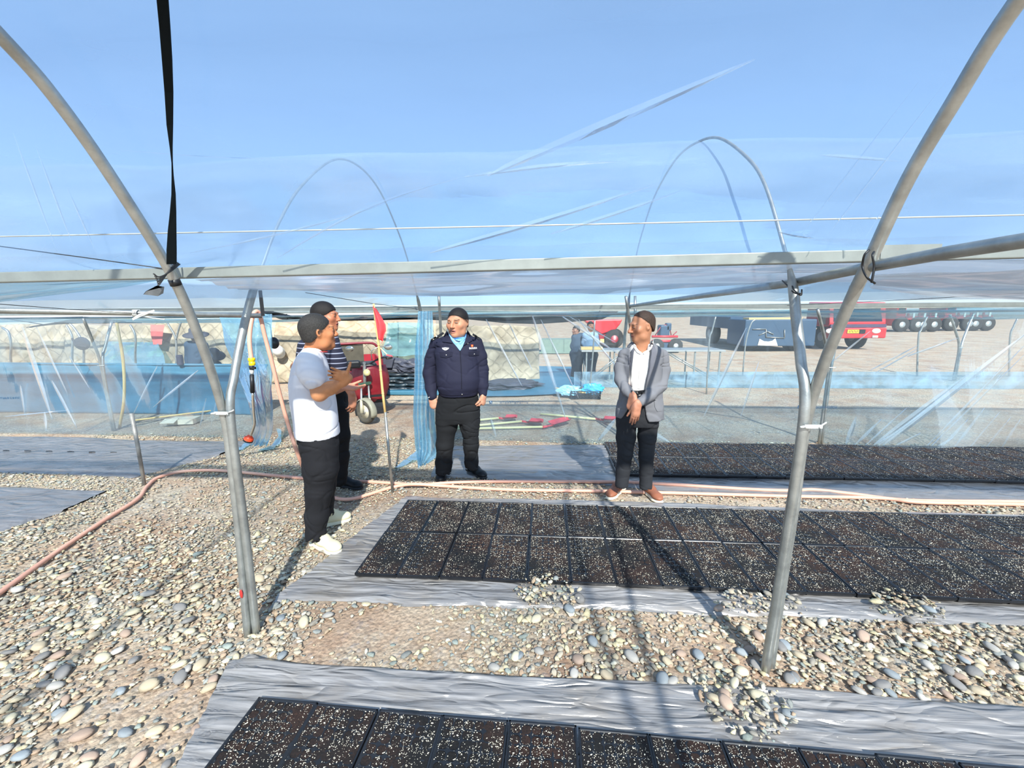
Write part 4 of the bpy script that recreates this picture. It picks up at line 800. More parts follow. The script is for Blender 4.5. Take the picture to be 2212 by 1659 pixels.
# ================================================================== PEOPLE (signed-distance shapes -> smooth meshes)
from mathutils.bvhtree import BVHTree
def _smin(a, b, k):
    if k <= 0: return np.minimum(a, b)
    h = np.clip(0.5 + 0.5 * (b - a) / k, 0, 1); return b * (1 - h) + a * h - k * h * (1 - h)
class SDF:
    def __init__(s): s.pr = []
    def cone(s, a, b, ra, rb, k=0.02, flat=None, op=1):
        """capsule with changing radius; flat=(direction, factor) squeezes it"""
        a = np.array(a, float); b = np.array(b, float); ba = b - a; L2 = max(ba @ ba, 1e-9); r = max(ra, rb)
        nf = None if flat is None else (np.array(flat[0], float) / np.linalg.norm(flat[0]), flat[1])
        def fn(X, Y, Z):
            px, py, pz = X - a[0], Y - a[1], Z - a[2]
            t = np.clip((px * ba[0] + py * ba[1] + pz * ba[2]) / L2, 0, 1)
            vx, vy, vz = px - t * ba[0], py - t * ba[1], pz - t * ba[2]; sc = 1.0
            if nf is not None:
                n, f = nf; dn = vx * n[0] + vy * n[1] + vz * n[2]; g_ = 1 / f - 1
                vx, vy, vz = vx + n[0] * dn * g_, vy + n[1] * dn * g_, vz + n[2] * dn * g_; sc = min(f, 1.0)
            return (np.sqrt(vx * vx + vy * vy + vz * vz) - (ra + (rb - ra) * t)) * sc
        R_ = r * (max(1, nf[1]) if nf else 1)
        s.pr.append((fn, np.minimum(a, b) - R_, np.maximum(a, b) + R_, k, op)); return s
    def chain(s, pts, rs, k=0.02, flat=None):
        for i in range(len(pts) - 1): s.cone(pts[i], pts[i + 1], rs[i], rs[i + 1], k, flat)
        return s
    def ell(s, c, r, R=None, k=0.02, op=1):
        c = np.array(c, float); r = np.array(r, float) if hasattr(r, '__len__') else np.array([r, r, r], float); Rm = np.eye(3) if R is None else np.array(R, float)
        def fn(X, Y, Z):
            px, py, pz = X - c[0], Y - c[1], Z - c[2]
            q = [(Rm[0, i] * px + Rm[1, i] * py + Rm[2, i] * pz) / r[i] for i in range(3)]
            k0 = np.sqrt(q[0] ** 2 + q[1] ** 2 + q[2] ** 2); k1 = np.sqrt((q[0] / r[0]) ** 2 + (q[1] / r[1]) ** 2 + (q[2] / r[2]) ** 2) + 1e-9
            return k0 * (k0 - 1) / k1
        e = np.sqrt(((Rm * r[None, :]) ** 2).sum(1)); s.pr.append((fn, c - e, c + e, k, op)); return s
    def loft(s, secs, k=0.02, op=1, power=2.0):
        """secs: rows z, cx, cy, a, b, ang (half width a along ang, half depth b)"""
        A = np.array(sorted(secs), float); z = A[:, 0]; zz = np.linspace(z[0], z[-1], 60)
        T = np.stack([np.interp(zz, z, A[:, i]) for i in range(1, 6)], 1)
        for _ in range(3):
            T[1:-1] = T[1:-1] * 0.5 + 0.25 * (T[:-2] + T[2:])
        def fn(X, Y, Z):
            z1 = Z[0, 0, :]; c = [np.interp(z1, zz, T[:, i])[None, None, :] for i in range(5)]
            dx, dy = X - c[0], Y - c[1]; ca, sa = np.cos(c[4]), np.sin(c[4])
            u = (dx * ca + dy * sa) / c[2]; v = (-dx * sa + dy * ca) / c[3]
            q = (np.abs(u) ** power + np.abs(v) ** power) ** (1 / power)
            d = (q - 1) * np.minimum(c[2], c[3]); return np.maximum(d, np.maximum(zz[0] - Z, Z - zz[-1]))
        m = np.max(A[:, 3:5], 1); lo = np.array([(A[:, 1] - m).min(), (A[:, 2] - m).min(), z[0]]); hi = np.array([(A[:, 1] + m).max(), (A[:, 2] + m).max(), z[-1]])
        s.pr.append((fn, lo, hi, k, op)); return s
    def clip(s, fn): s.pr.append((fn, None, None, 0.0, 0)); return s         # intersect with a half-space like function
    def mesh(s, res, disp=None, sub_k=0.006):
        pad = 3 * res; lo = np.min([p[1] for p in s.pr if p[4] == 1], 0) - pad; hi = np.max([p[2] for p in s.pr if p[4] == 1], 0) + pad
        n = np.ceil((hi - lo) / res).astype(int) + 1; ax = [lo[i] + res * np.arange(n[i]) for i in range(3)]
        D = np.full(n, 0.15, dtype=np.float32)
        for fn, l, h, k, op in s.pr:
            if l is None: i0 = np.zeros(3, int); i1 = n
            else:
                mg = k + 4 * res; i0 = np.clip(((l - mg - lo) / res).astype(int), 0, n - 1); i1 = np.clip(((h + mg - lo) / res).astype(int) + 2, 1, n)
            X, Y, Z = np.meshgrid(ax[0][i0[0]:i1[0]], ax[1][i0[1]:i1[1]], ax[2][i0[2]:i1[2]], indexing='ij', sparse=True)
            Zf = Z if Z.shape[:2] == (1, 1) else Z
            sl = (slice(i0[0], i1[0]), slice(i0[1], i1[1]), slice(i0[2], i1[2])); d = fn(X, Y, Zf)
            if op == 1: D[sl] = _smin(D[sl], d, k)
            elif op == -1: D[sl] = -_smin(-D[sl], d, k)
            else: D[sl] = np.maximum(D[sl], d)
        if disp is not None:
            near = np.abs(D) < 0.05; I = np.nonzero(near)
            D[I] += disp(ax[0][I[0]], ax[1][I[1]], ax[2][I[2]])
        return nets(D, lo, res)
def nets(D, lo, res):
    ins = D < 0; nx, ny, nz = D.shape
    cnt = np.zeros((nx - 1, ny - 1, nz - 1), np.int8)
    for dx in (0, 1):
        for dy in (0, 1):
            for dz in (0, 1): cnt += ins[dx:nx - 1 + dx, dy:ny - 1 + dy, dz:nz - 1 + dz]
    act = (cnt > 0) & (cnt < 8); I = np.stack(np.nonzero(act), 1); vid = np.full(act.shape, -1, np.int32); vid[act] = np.arange(len(I))
    acc = np.zeros((len(I), 3)); num = np.zeros(len(I))
    cor = [(a, b, c) for a in (0, 1) for b in (0, 1) for c in (0, 1)]
    val = {c: D[I[:, 0] + c[0], I[:, 1] + c[1], I[:, 2] + c[2]] for c in cor}
    for c in cor:
        for axi in range(3):
            if c[axi] == 0:
                e = list(c); e[axi] = 1; e = tuple(e); a, b = val[c], val[e]; cr = (a < 0) != (b < 0)
                t = np.where(cr, a / np.where(cr, a - b, 1), 0); p = np.tile(np.array(c, float), (len(I), 1)); p[:, axi] += t
                acc[cr] += p[cr]; num[cr] += 1
    V = lo + res * (I + acc / np.maximum(num, 1)[:, None]); Fs = []
    for axi in range(3):
        s0 = [slice(None)] * 3; s1 = [slice(None)] * 3; s0[axi] = slice(0, -1); s1[axi] = slice(1, None)
        a, b = ins[tuple(s0)], ins[tuple(s1)]; E = np.stack(np.nonzero(a != b), 1); sgn = a[tuple(E.T)]
        o1, o2 = [(1, 2), (2, 0), (0, 1)][axi]
        ok = np.all(E[:, [o1, o2]] >= 1, 1) & (E[:, o1] < D.shape[o1] - 1) & (E[:, o2] < D.shape[o2] - 1); E, sgn = E[ok], sgn[ok]
        def cell(d1, d2):
            q = E.copy(); q[:, o1] += d1; q[:, o2] += d2; return vid[q[:, 0], q[:, 1], q[:, 2]]
        Q = np.stack([cell(-1, -1), cell(0, -1), cell(0, 0), cell(-1, 0)], 1); Q[~sgn] = Q[~sgn][:, ::-1]; Fs.append(Q)
    Fc = np.concatenate(Fs); Fc = Fc[np.all(Fc >= 0, 1)]
    return V, Fc
def face_R(az, pitch=0.0, roll=0.0):
    """columns: own right, forward, up"""
    return np.array(Matrix.Rotation(az - math.pi / 2, 3, 'Z') @ Matrix.Rotation(pitch, 3, 'X') @ Matrix.Rotation(roll, 3, 'Y'))
D2 = math.radians
def head_sdf(S, c, R, s, mouth_open=0.0, jaw=1.0, wide=1.0, nose=1.0):
    W = lambda x, y, z: np.array(c) + R @ (np.array([x * wide, y, z]) * s)
    E = lambda p, r, k=.012, op=1: S.ell(W(*p), np.array(r) * s, R, k * s, op)
    K = lambda a, b, ra, rb, k=.012, op=1, flat=None: S.cone(W(*a), W(*b), ra * s, rb * s, k * s, flat, op)
    E((0, -.018, .030), (.076 * wide, .097, .088))
    E((0, .030, -.045), (.061 * wide * jaw, .066, .083), .03)
    E((0, .002, -.02), (.071 * wide * jaw, .075, .075), .03)
    E((0, .070, -.103), (.026, .024, .021), .03)                         # chin
    K((-.042 * jaw, .02, -.085), (.042 * jaw, .02, -.085), .028, .028, .03)
    E((.047, .060, -.022), (.024, .022, .022), .025); E((-.047, .060, -.022), (.024, .022, .022), .025)   # cheekbones
    K((-.036, .082, .024), (.036, .082, .024), .0125, .0125, .02)        # brow
    for sx in (-1, 1): E((sx * .032, .098, .006), (.017, .014, .010), .008, -1)
    for sx in (-1, 1): E((sx * .031, .0805, .004), (.0165, .0125, .0105), .004)
    K((0, .091, .018), (0, .112 * nose, -.026), .0085, .0125, .010)       # nose
    E((0, .112 * nose, -.030), (.013, .012, .010), .008); E((.0125, .101, -.033), (.0085, .010, .008), .006); E((-.0125, .101, -.033), (.0085, .010, .008), .006)
    E((0, .092, -.060), (.023, .011, .0075), .008); E((0, .090, -.0735), (.020, .0115, .008), .008)
    if mouth_open: E((0, .104, -.067), (.016, .016, .004 + .004 * mouth_open), .004, -1)
    else: K((-.02, .103, -.0668), (.02, .103, -.0668), .0022, .0022, .004, -1)
    for sx in (-1, 1):
        E((sx * .074, -.012, -.008), (.009, .019, .031), .008); E((sx * .081, -.014, -.004), (.007, .016, .026), .006); E((sx * .087, -.009, -.003), (.005, .009, .015), .005, -1)
    return W
def head_colors(V, c, R, s, skin, lip, hairc, wide=1.0, mouth_open=0.0, brow=1.0, moustache=0.0, hairfn=None):
    P = ((V - np.array(c)) @ R) / s; P[:, 0] /= wide; col = np.tile(np.array(skin), (len(V), 1))
    col *= (1 + 0.07 * noise3(V[:, 0] * 40, V[:, 1] * 40, V[:, 2] * 40))[:, None]
    def blend(mask, cc): 
        nonlocal col
        m = np.clip(mask, 0, 1)[:, None]; col = col * (1 - m) + np.array(cc)[None] * m
    x, y, z = P.T; f = y > .055
    red = np.exp(-((np.abs(x) - .045) / .03) ** 2 - ((z + .03) / .03) ** 2) * f; blend(red * .35, (skin[0] * 1.0, skin[1] * .72, skin[2] * .68))
    blend(np.exp(-(x / .02) ** 2 - ((z + .027) / .018) ** 2) * f * .35, (skin[0], skin[1] * .75, skin[2] * .7))
    blend((np.abs(z + .066) < .0115) * (np.abs(x) < .024) * (y > .075) * .8, lip)
    blend((np.abs(z + .0672) < .0024 + .004 * mouth_open) * (np.abs(x) < .021) * (y > .075), (.06, .02, .02))
    blend((np.abs(z - .004) < .0046) * (np.abs(np.abs(x) - .031) < .0140) * (y > .07), (.12, .07, .05))
    blend((np.abs(z - .004) < .0022) * (np.abs(np.abs(x) - .031) < .0105) * (np.abs(np.abs(x) - .031) > .005) * (y > .07), (.36, .31, .27))
    blend((np.abs(z - .0265 - .06 * (.031 - np.abs(np.abs(x) - .031)) * .15) < .0032) * (np.abs(np.abs(x) - .034) < .017) * (y > .06) * brow * .75, hairc)
    if hairfn is not None: blend(np.clip((hairfn(x, y, z) + .016 + .006 * noise3(x * 90, y * 90, z * 90)) / .024, 0, 1) * (np.abs(x) < .085) * .9, hairc)
    if moustache: blend((np.abs(z + .050) < .005) * (np.abs(x) < .022) * (y > .08) * moustache, hairc)
    return col
def hand_sdf(S, w, d, n, side, s=1.0, curl=(.5, .6, .7, .75), tcurl=.4, spread=.06, thumb_out=.6, joint=(1.0, 1.1, .7)):
    """w wrist, d pointing, n palm normal, side +1 right hand / -1 left hand"""
    w = np.array(w, float); d = np.array(d, float); d /= np.linalg.norm(d); n = np.array(n, float); n -= d * (n @ d); n /= np.linalg.norm(n)
    t = np.cross(d, n) * side                                             # towards the thumb (right hand: n = t x d)
    P = lambda a, b, c: w + (d * a + t * b + n * c) * s
    S.cone(P(-.01, 0, 0), P(.03, .004, 0), .027 * s, .036 * s, .015, (n, .55)); S.cone(P(.03, .004, 0), P(.078, .0, 0), .037 * s, .040 * s, .012, (n, .40))
    S.cone(P(.02, .02, .006), P(.052, .03, .008), .016 * s, .013 * s, .012)
    L = [(.043, .026, .021), (.048, .030, .023), (.044, .028, .022), (.034, .021, .019)]
    for i in range(4):
        b = np.array([.082 - .004 * abs(i - 1.2), (.030, .0105, -.0095, -.029)[i], 0.0]); p = P(*b); th = 0.0; lat = (1.3 - i) * spread; rr = (.0092, .0095, .009, .0078)[i] * s
        cur = p
        for j in range(3):
            th += curl[i] * joint[j]; dirv = (d * math.cos(th) + n * math.sin(th)) * math.cos(lat) + t * math.sin(lat)
            nxt = cur + dirv * L[i][j] * s; S.cone(cur, nxt, rr * (1 - .06 * j), rr * (.94 - .07 * j), .004); cur = nxt
    p = P(.028, .026, .008); a = d * math.cos(thumb_out) + t * math.sin(thumb_out) + n * .25; a /= np.linalg.norm(a); q = p + a * .042 * s
    S.cone(p, q, .0135 * s, .0108 * s, .008); b2 = a + n * tcurl + d * tcurl * .6; b2 /= np.linalg.norm(b2); q2 = q + b2 * .032 * s
    S.cone(q, q2, .0108 * s, .0098 * s, .004); b3 = b2 + n * tcurl * .5; b3 /= np.linalg.norm(b3); S.cone(q2, q2 + b3 * .024 * s, .0098 * s, .0078 * s, .004)
def hem(S, p, r=.066):
    p = np.array(p, float); S.cone(p + np.array([0, 0, -.035]), p + np.array([0, 0, -.22]), r * .92, r * 1.5, .004, op=-1)
class Person:
    def __init__(s, Y0, base_px, label, name='person'):
        s.Y0 = Y0; b = AY(*base_px, Y0); b[2] = 0; s.root = empty(name, b); tag(s.root, label, 'person'); s.bv = {}
        r = ray(*base_px); s.ang = math.atan2(-r[0], r[1])            # rotation of the width axis, across the line of sight
        s.body_V = []; s.body_F = []; s.body_C = []; s.nv = 0
    def J(s, u, v, dy=0.0): return AY(u, v, s.Y0 + dy)
    def secs(s, rows, kscale=1.0):
        out = []
        for v, ul, ur, b, *dy in rows:
            L_, R_ = s.J(ul, v, dy[0] if dy else 0), s.J(ur, v, dy[0] if dy else 0); c = (L_ + R_) / 2
            a = abs((R_[0] - L_[0])) / 2 * math.cos(s.ang) 
            dist = abs(R_[0] - L_[0]) / 2 * abs(math.cos(s.ang))
            out.append((c[2], c[0], c[1], dist, b, s.ang))
        return out
    def add_body(s, V, Fc, col): s.body_V.append(V); s.body_F.append(Fc + s.nv); s.body_C.append(col); s.nv += len(V)
    def finish_body(s, matl):
        return np_part('body', np.concatenate(s.body_V), np.concatenate(s.body_F), matl, s.root, colors=np.concatenate(s.body_C))
    def part(s, name, sdf, res, matl, disp=None, parent=None, label=None, solid=False):
        V, Fc = sdf.mesh(res, disp); o = np_part(name, V, Fc, matl, parent or s.root); s.bv[name] = BVHTree.FromPolygons(V.tolist(), Fc.tolist())
        if label: o['label'] = label
        return o
    def hit(s, on, u, v, off=0.0):
        d = Vector(ray(u, v)).normalized(); best = None
        for k in ([on] if isinstance(on, str) else on):
            loc, nrm, i, dist = s.bv[k].ray_cast(Vector(CAM), d)
            if loc is not None and (best is None or dist < best[1]): best = (loc, dist)
        if best is None: return None
        return np.array(best[0] - d * off)
    def patch(s, name, on, A, B, matl, n=14, m=6, off=0.004, thick=0.003, parent=None, label=None, smooth=True):
        """a piece of cloth lying on the surface between the pixel lines A and B"""
        A = resample(np.array(A, float), n); B = resample(np.array(B, float), n); Gd = np.zeros((n, m, 3)); last = s.Y0 - .1
        for i in range(n):
            for j in range(m):
                t = j / (m - 1); u, v = A[i] * (1 - t) + B[i] * t; p = s.hit(on, u, v, off)
                if p is None: p = AY(u, v, last)
                last = p[1]; Gd[i, j] = p
        for _ in range(1):
            Y_ = Gd[..., 1].copy(); Gd[1:-1, 1:-1] = Gd[1:-1, 1:-1] * .5 + .125 * (Gd[:-2, 1:-1] + Gd[2:, 1:-1] + Gd[1:-1, :-2] + Gd[1:-1, 2:])
        V = Gd.reshape(-1, 3); back = V + (V - CAM) / np.linalg.norm(V - CAM, axis=1)[:, None] * thick; k = n * m
        idx = np.arange(k).reshape(n, m); f1 = np.stack([idx[:-1, :-1], idx[1:, :-1], idx[1:, 1:], idx[:-1, 1:]], -1).reshape(-1, 4)
        ring = np.concatenate([idx[:, 0], idx[-1, 1:], idx[-2::-1, -1], idx[0, -2:0:-1]]); r2 = np.roll(ring, -1)
        Fc = np.concatenate([f1, f1[:, ::-1] + k, np.stack([ring, ring + k, r2 + k, r2], 1)])
        o = np_part(name, np.concatenate([V, back]), Fc, matl, parent or s.root, smooth=False)
        if label: o['label'] = label
        return o
    def dot(s, name, on, u, v, r, matl, off=.006, parent=None):
        p = s.hit(on, u, v, off)
        if p is None: p = AY(u, v, s.Y0 - .15)
        return MB().sphere(p, (r, r * .6, r), 12, 8).build(name, matl, parent or s.root)
def folds(amp, freqs, seed=0.0, zdir=1.0):
    def f(x, y, z):
        a = noise3(x * freqs[0] + seed, y * freqs[0], z * freqs[1] + seed); b = noise3(x * freqs[0] * .5 + z * freqs[1] * .6, y * freqs[0] * .5 + seed, z * freqs[1] * .4 - x * freqs[0] * .3)
        w = .6 * noise3(x * 5, y * 5 + seed, z * 5); c = noise3(x * freqs[0] * .7 + w + seed, y * freqs[0] * .7, z * freqs[1] * 1.1 + x * freqs[0] * .5 + 2 * w); e = noise3(x * freqs[0] * .8 - z * freqs[1] * .5 + w, y * freqs[0] * .8 + seed, z * freqs[1] * .8 + seed * 2)
        gr = np.exp(-(c / .10) ** 2) * np.clip(noise3(x * 4 + seed, y * 4, z * 4) + .35, 0, 1) + np.exp(-(e / .09) ** 2) * np.clip(noise3(x * 4, y * 4 + seed, z * 4 + 9) + .25, 0, 1)
        return amp * (0.22 * (1 - 2 * np.abs(a)) + 0.32 * b + 1.25 * gr)
    return f
def shoe(P, heel, toe, h=0.075, w=0.043, sole_t=0.022, upper=None, sole=None, label=None, laces=None, name='shoe'):
    heel = np.array(heel, float); toe = np.array(toe, float); d = toe - heel; L = np.linalg.norm(d); d /= L; z = np.array([0, 0, 1.0]); g0 = heel * 1.0
    at = lambda t, hz: heel + d * L * t + z * hz
    S = SDF(); z0 = sole_t
    S.cone(at(.13, z0 + .030), at(.45, z0 + .034), w * .82, w * .92, .03); S.cone(at(.45, z0 + .030), at(.80, z0 + .016), w * .92, w * .95, .03, (z, .72))
    S.cone(at(.80, z0 + .014), at(.90, z0 + .010), w * .92, w * .78, .02, (z, .60)); S.cone(at(.16, z0 + .04), at(.14, h + z0 + .015), w * .80, w * .82, .02); S.cone(at(.3, z0 + .045), at(.28, h + z0), w * .7, w * .74, .03)
    S.clip(lambda X, Y, Z: z0 * .8 - Z + 0 * X + 0 * Y)
    u = P.part(name, S, 0.0045, upper, label=label)
    S = SDF(); side = np.cross(d, z)
    S.cone(at(.13, 0), at(.45, 0), w * .92, w * .90, .02); S.cone(at(.45, 0) + side * 0, at(.78, 0), w * .90, w * 1.04, .02); S.cone(at(.78, 0), at(.90, 0), w * 1.04, w * .86, .02)
    S.clip(lambda X, Y, Z: np.maximum(-Z + 0.001, Z - sole_t - .002) + 0 * X + 0 * Y)
    P.part('sole', S, 0.0045, sole, parent=u)
    if laces is not None:
        m = MB()
        for t in (.40, .47, .54, .61):
            c = at(t, z0 + .034 + w * .86 - (t - .4) * .11); m.tube([c + side * w * .55 - z * .014, c + z * .004, c - side * w * .55 - z * .014], .0042, 6)
        m.build('laces', laces, u)
    return u
SKIN = mat('skin', (1, 1, 1), 0.5, 0, 0.05, 60, 0.05, 200, attr=True, spec=0.35)
def cloth(name, h, rough=0.85, bump=.12, var=.08, scale=5): return mat(name, C(h), rough, 0, var, scale, bump, 260, spec=0.25)
HAIR = mat('hair', C('#1a1614'), 0.6, 0, 0.45, 220, 0.35, 420, (1, 1, .35), spec=.3); HAIR_G = mat('hair_greying', C('#2e2c2a'), 0.65, 0, 0.6, 260, 0.35, 420, (1, 1, .35), spec=.3); HAIR_B = mat('hair_thin', C('#3a2c23'), 0.65, 0, 0.5, 220, 0.3, 420, (1, 1, .35), spec=.3)
def hair_part(P, c, R, s, region, thick=0.007, wide=1.0, matl=None, res=0.0045, extra=None):
    """region(x, y, z) in head units: >0 where hair grows"""
    S = SDF(); c = np.array(c)
    S.ell(c + R @ (np.array([0, -.018, .030]) * s), np.array([.076 * wide + thick, .097 + thick, .088 + thick]) * s, R, .01)
    S.ell(c + R @ (np.array([0, -.035, -.02]) * s), np.array([.072 * wide + thick * .6, .070 + thick * .6, .075]) * s, R, .02)
    if extra: extra(S)
    def cl(X, Y, Z):
        px, py, pz = X - c[0], Y - c[1], Z - c[2]
        q = [(R[0, i] * px + R[1, i] * py + R[2, i] * pz) / s for i in range(3)]; return -region(*q) * s
    S.clip(lambda X, Y, Z: cl(X, Y, Z) + .004 * noise3(X * 70 + 0 * Y + 0 * Z, Y * 70 + 0 * X + 0 * Z, Z * 70 + 0 * X + 0 * Y))
    return P.part('hair', S, res, matl or HAIR, disp=lambda x, y, z: .0007 * noise3(x * 150, y * 150, z * 150))
HF_suit = lambda x, y, z: np.minimum(z - 1.25 * (y + .012) - .012 - .4 * np.maximum(0, np.abs(x) - .03), z + .06)
HF_striped = lambda x, y, z: np.minimum(z - .85 * (y - .012), z + .058)
HF_white = lambda x, y, z: np.minimum(z - .95 * (y - .008), z + .064)
HF_officer = lambda x, y, z: np.minimum(z - .95 * (y - .008) - .004 - .12 * np.maximum(0, np.abs(x) - .045), z + .05)
# ------------------------------------------------------------------ the officer
def officer():
    P = Person(4.07, (990, 1032), 'stocky officer in dark navy uniform jacket and black trousers looking aside', 'person')
    J = P.J; s = 1.15; c = J(988.5, 696, .0); R = face_R(D2(-106), D2(-4)); skin = C('#bd8768')
    S = SDF(); head_sdf(S, c, R, s, mouth_open=.4, jaw=1.07, wide=1.05)
    S.cone(J(990, 708, .015), J(990, 745, .04), .068, .080, .03); S.ell(J(990, 765, .05), (.17, .10, .07), None, .05)
    V, Fc = S.mesh(.0038); P.add_body(V, Fc, head_colors(V, c, R, s, skin, C('#b5716a'), C('#1c1512'), 1.05, .4, hairfn=HF_officer))
    # arms, hands and an inner trunk
    wl, wr = J(932, 856, -.03), J(1046, 848, -.02)
    for (sh, el, wr_, d, n, side, cu) in (((930, 745), (928, 806), wl, (.22, -.12, -1), (.25, 1, 0), 1, (.65, .7, .75, .8)), ((1040, 742), (1041, 802), wr, (-.10, -.15, -1), (-1, .35, 0), -1, (.6, .7, .75, .8))):
        S = SDF(); S.chain([J(sh[0] + (8 if side > 0 else -8), sh[1] + 22, .03), J(*el, .03), wr_], [.03, .035, .029], .02); hand_sdf(S, wr_ + np.array([0, 0, -.008]), d, n, side, 1.06, cu, .5, .02, .35)
        V, Fc = S.mesh(.0042); P.add_body(V, Fc, np.tile(C('#c08a6f'), (len(V), 1)) * (1 + .08 * noise3(V[:, 0] * 50, V[:, 1] * 50, V[:, 2] * 50))[:, None])
    S = SDF(); S.loft(P.secs([(760, 950, 1025, .10), (850, 955, 1025, .10)]), .02); V, Fc = S.mesh(.014); P.add_body(V, Fc, np.tile(skin, (len(V), 1)))
    P.finish_body(SKIN)
    hair_part(P, c, R, s, HF_officer, .004, 1.05)
    nav = cloth('navy_uniform', '#1f2032', .8, .1); blk = cloth('black_trouser', '#1b1c1e', .85, .1)
    S = SDF(); S.loft(P.secs([(719, 968, 1010, .072, .04), (727, 955, 1022, .105, .03), (737, 938, 1034, .130, .02), (760, 938, 1036, .150), (790, 942, 1037, .168, -.01), (818, 942, 1039, .180, -.02), (836, 944, 1038, .175, -.02), (848, 949, 1033, .160, -.01)]), .02, power=2.3)
    S.chain([J(942, 742, .02), J(932, 775, .03), J(928, 806, .03), J(931, 838, .0), J(934, 856, -.03)], [.062, .066, .066, .056, .045], .025); S.chain([J(1030, 740, .02), J(1038, 770, .03), J(1042, 800, .03), J(1043, 832, .0), J(1043, 850, -.02)], [.060, .064, .062, .056, .044], .025)
    S.cone(J(990, 700, .0), J(990, 742, -.02), .085, .070, .01, op=-1)
    jk = P.part('jacket', S, .0068, nav, folds(.0075, (7, 13), 3.0))
    S = SDF(); S.chain([J(944, 846, -.01), J(1036, 845, -.01)], [.02, .02]); 
    S = SDF(); S.loft(P.secs([(840, 950, 1032, .150, -.01), (846, 948, 1034, .160, -.01), (853, 951, 1031, .15, -.01)]), .01, power=2.3); P.part('waistband', S, .0075, nav, parent=jk)
    S = SDF(); S.loft(P.secs([(838, 950, 1031, .140), (860, 946, 1034, .150), (880, 943, 1035, .145), (900, 942, 1035, .13), (912, 943, 1035, .11)]), .02)
    S.chain([J(968, 880), J(965, 920, .0), J(961, 960, .0), J(959, 1000, .02), J(958, 1019, .0)], [.115, .105, .090, .085, .083], .03); S.chain([J(1014, 880), J(1015, 920), J(1017, 960), J(1018, 995, .02), J(1019, 1010, .01)], [.105, .095, .078, .072, .070], .03); hem(S, J(958, 1019), .08); hem(S, J(1019, 1010, .01), .068)
    P.part('trousers', S, .0075, blk, folds(.0095, (8, 16), 7.0))
    shoe(P, G(956, 1017), G(951, 1043), .07, .05, .02, cloth('black_shoe', '#17181a', .4), M['black_plastic'])
    shoe(P, G(1012, 1016), G(1048, 1034), .07, .05, .02, cloth('black_shoe2', '#17181a', .4), M['black_plastic'])
    # shirt, collar, placket, pockets, badges
    shirt = cloth('blue_shirt', '#7fb4e6'); P.bv['neck'] = BVHTree.FromPolygons(np.concatenate(P.body_V).tolist(), np.concatenate(P.body_F).tolist())
    on = ['jacket', 'neck']
    P.patch('shirt', on, [(973, 731), (979, 740), (986, 748), (993, 757)], [(1007, 727), (1005, 737), (1001, 746), (994.5, 757)], shirt, 10, 10, .006)
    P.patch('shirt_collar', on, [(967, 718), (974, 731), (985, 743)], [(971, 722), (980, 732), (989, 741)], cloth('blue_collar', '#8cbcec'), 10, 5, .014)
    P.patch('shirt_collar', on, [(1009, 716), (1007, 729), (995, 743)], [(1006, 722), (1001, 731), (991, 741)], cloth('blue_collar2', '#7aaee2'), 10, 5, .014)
    P.patch('jacket_collar', on, [(966, 713), (960, 722), (955, 738)], [(969, 722), (975, 735), (978, 741)], nav, 10, 6, .016, parent=jk)
    P.patch('jacket_collar', on, [(1009, 712), (1015, 720), (1021, 735)], [(1008, 724), (1004, 737), (1000, 747)], nav, 10, 6, .016, parent=jk)
    dk = cloth('navy_seam', '#131422')
    P.patch('placket', 'jacket', [(993, 758), (995, 790), (996, 820), (996, 840)], [(995, 758), (997, 790), (998, 820), (998, 840)], dk, 20, 3, .004, parent=jk)
    for a, b in (([(949, 761), (962, 760), (978, 760)], [(951, 771), (964, 773), (977, 769)]), ([(1012, 760), (1024, 759), (1036, 758)], [(1013, 769), (1024, 769), (1035, 767)])):
        P.patch('pocket_flap', 'jacket', a, b, cloth('navy_flap', '#191a2a'), 10, 5, .007, .005, parent=jk)
    for u, v in ((964, 767), (1024.5, 765), (1010.5, 742), (998, 852)): P.dot('button', ['jacket', 'waistband'], u, v, .0068, M['steel'], .006, jk)
    ep = cloth('epaulette', '#26282c')
    P.patch('epaulette', 'jacket', [(930, 733), (944, 725), (957, 717)], [(935, 736), (948, 729), (960, 721)], ep, 10, 4, .010, .006, parent=jk)
    for k in (0, 1): P.patch('epaulette_bar', 'jacket', [(929.5 + k * 2.6, 731.5 - k * 1.4), (931 + k * 2.6, 731 - k * 1.5)], [(933.8 + k * 2.6, 735 - k * 1.4), (935.2 + k * 2.6, 734.5 - k * 1.5)], M['white_plastic'], 4, 4, .017, .002, parent=jk)
    P.dot('epaulette_star', 'jacket', 943, 727, .007, M['white_plastic'], .016, jk)
    P.patch('epaulette', 'jacket', [(1022, 720), (1030, 725), (1037, 731)], [(1020, 724), (1028, 729), (1035, 735)], ep, 8, 4, .010, .006, parent=jk)
    P.patch('wing_badge', 'jacket', [(954.5, 751.5), (958, 751), (962, 750.5), (966, 751), (970, 751.5)], [(956, 754), (959, 756), (962, 757), (965.5, 756), (968.5, 754)], mat('silver_thread', C('#e6e8ea'), .5), 12, 4, .008, .002, parent=jk)
    P.dot('wing_badge_centre', 'jacket', 962, 753, .008, M['galv_dull'], .008, jk)
    P.patch('pin_badge', 'jacket', [(1017, 745), (1020, 744), (1022.5, 745)], [(1018, 749), (1020, 750), (1022, 748.5)], mat('pin_red', C('#c8402e'), .4), 6, 4, .008, .002, parent=jk); P.dot('pin_emblem', 'jacket', 1020, 747, .0065, mat('pin_gold', C('#e8c04a'), .35, .4), .009, jk)
    # number badge: 065004
    cu = bpy.data.curves.new('badge_number', 'FONT'); cu.body = '065004'; cu.size = .026; cu.extrude = .0008; cu.align_x = 'CENTER'; cu.materials.append(mat('badge_white', C('#f0f0ee'), .5))
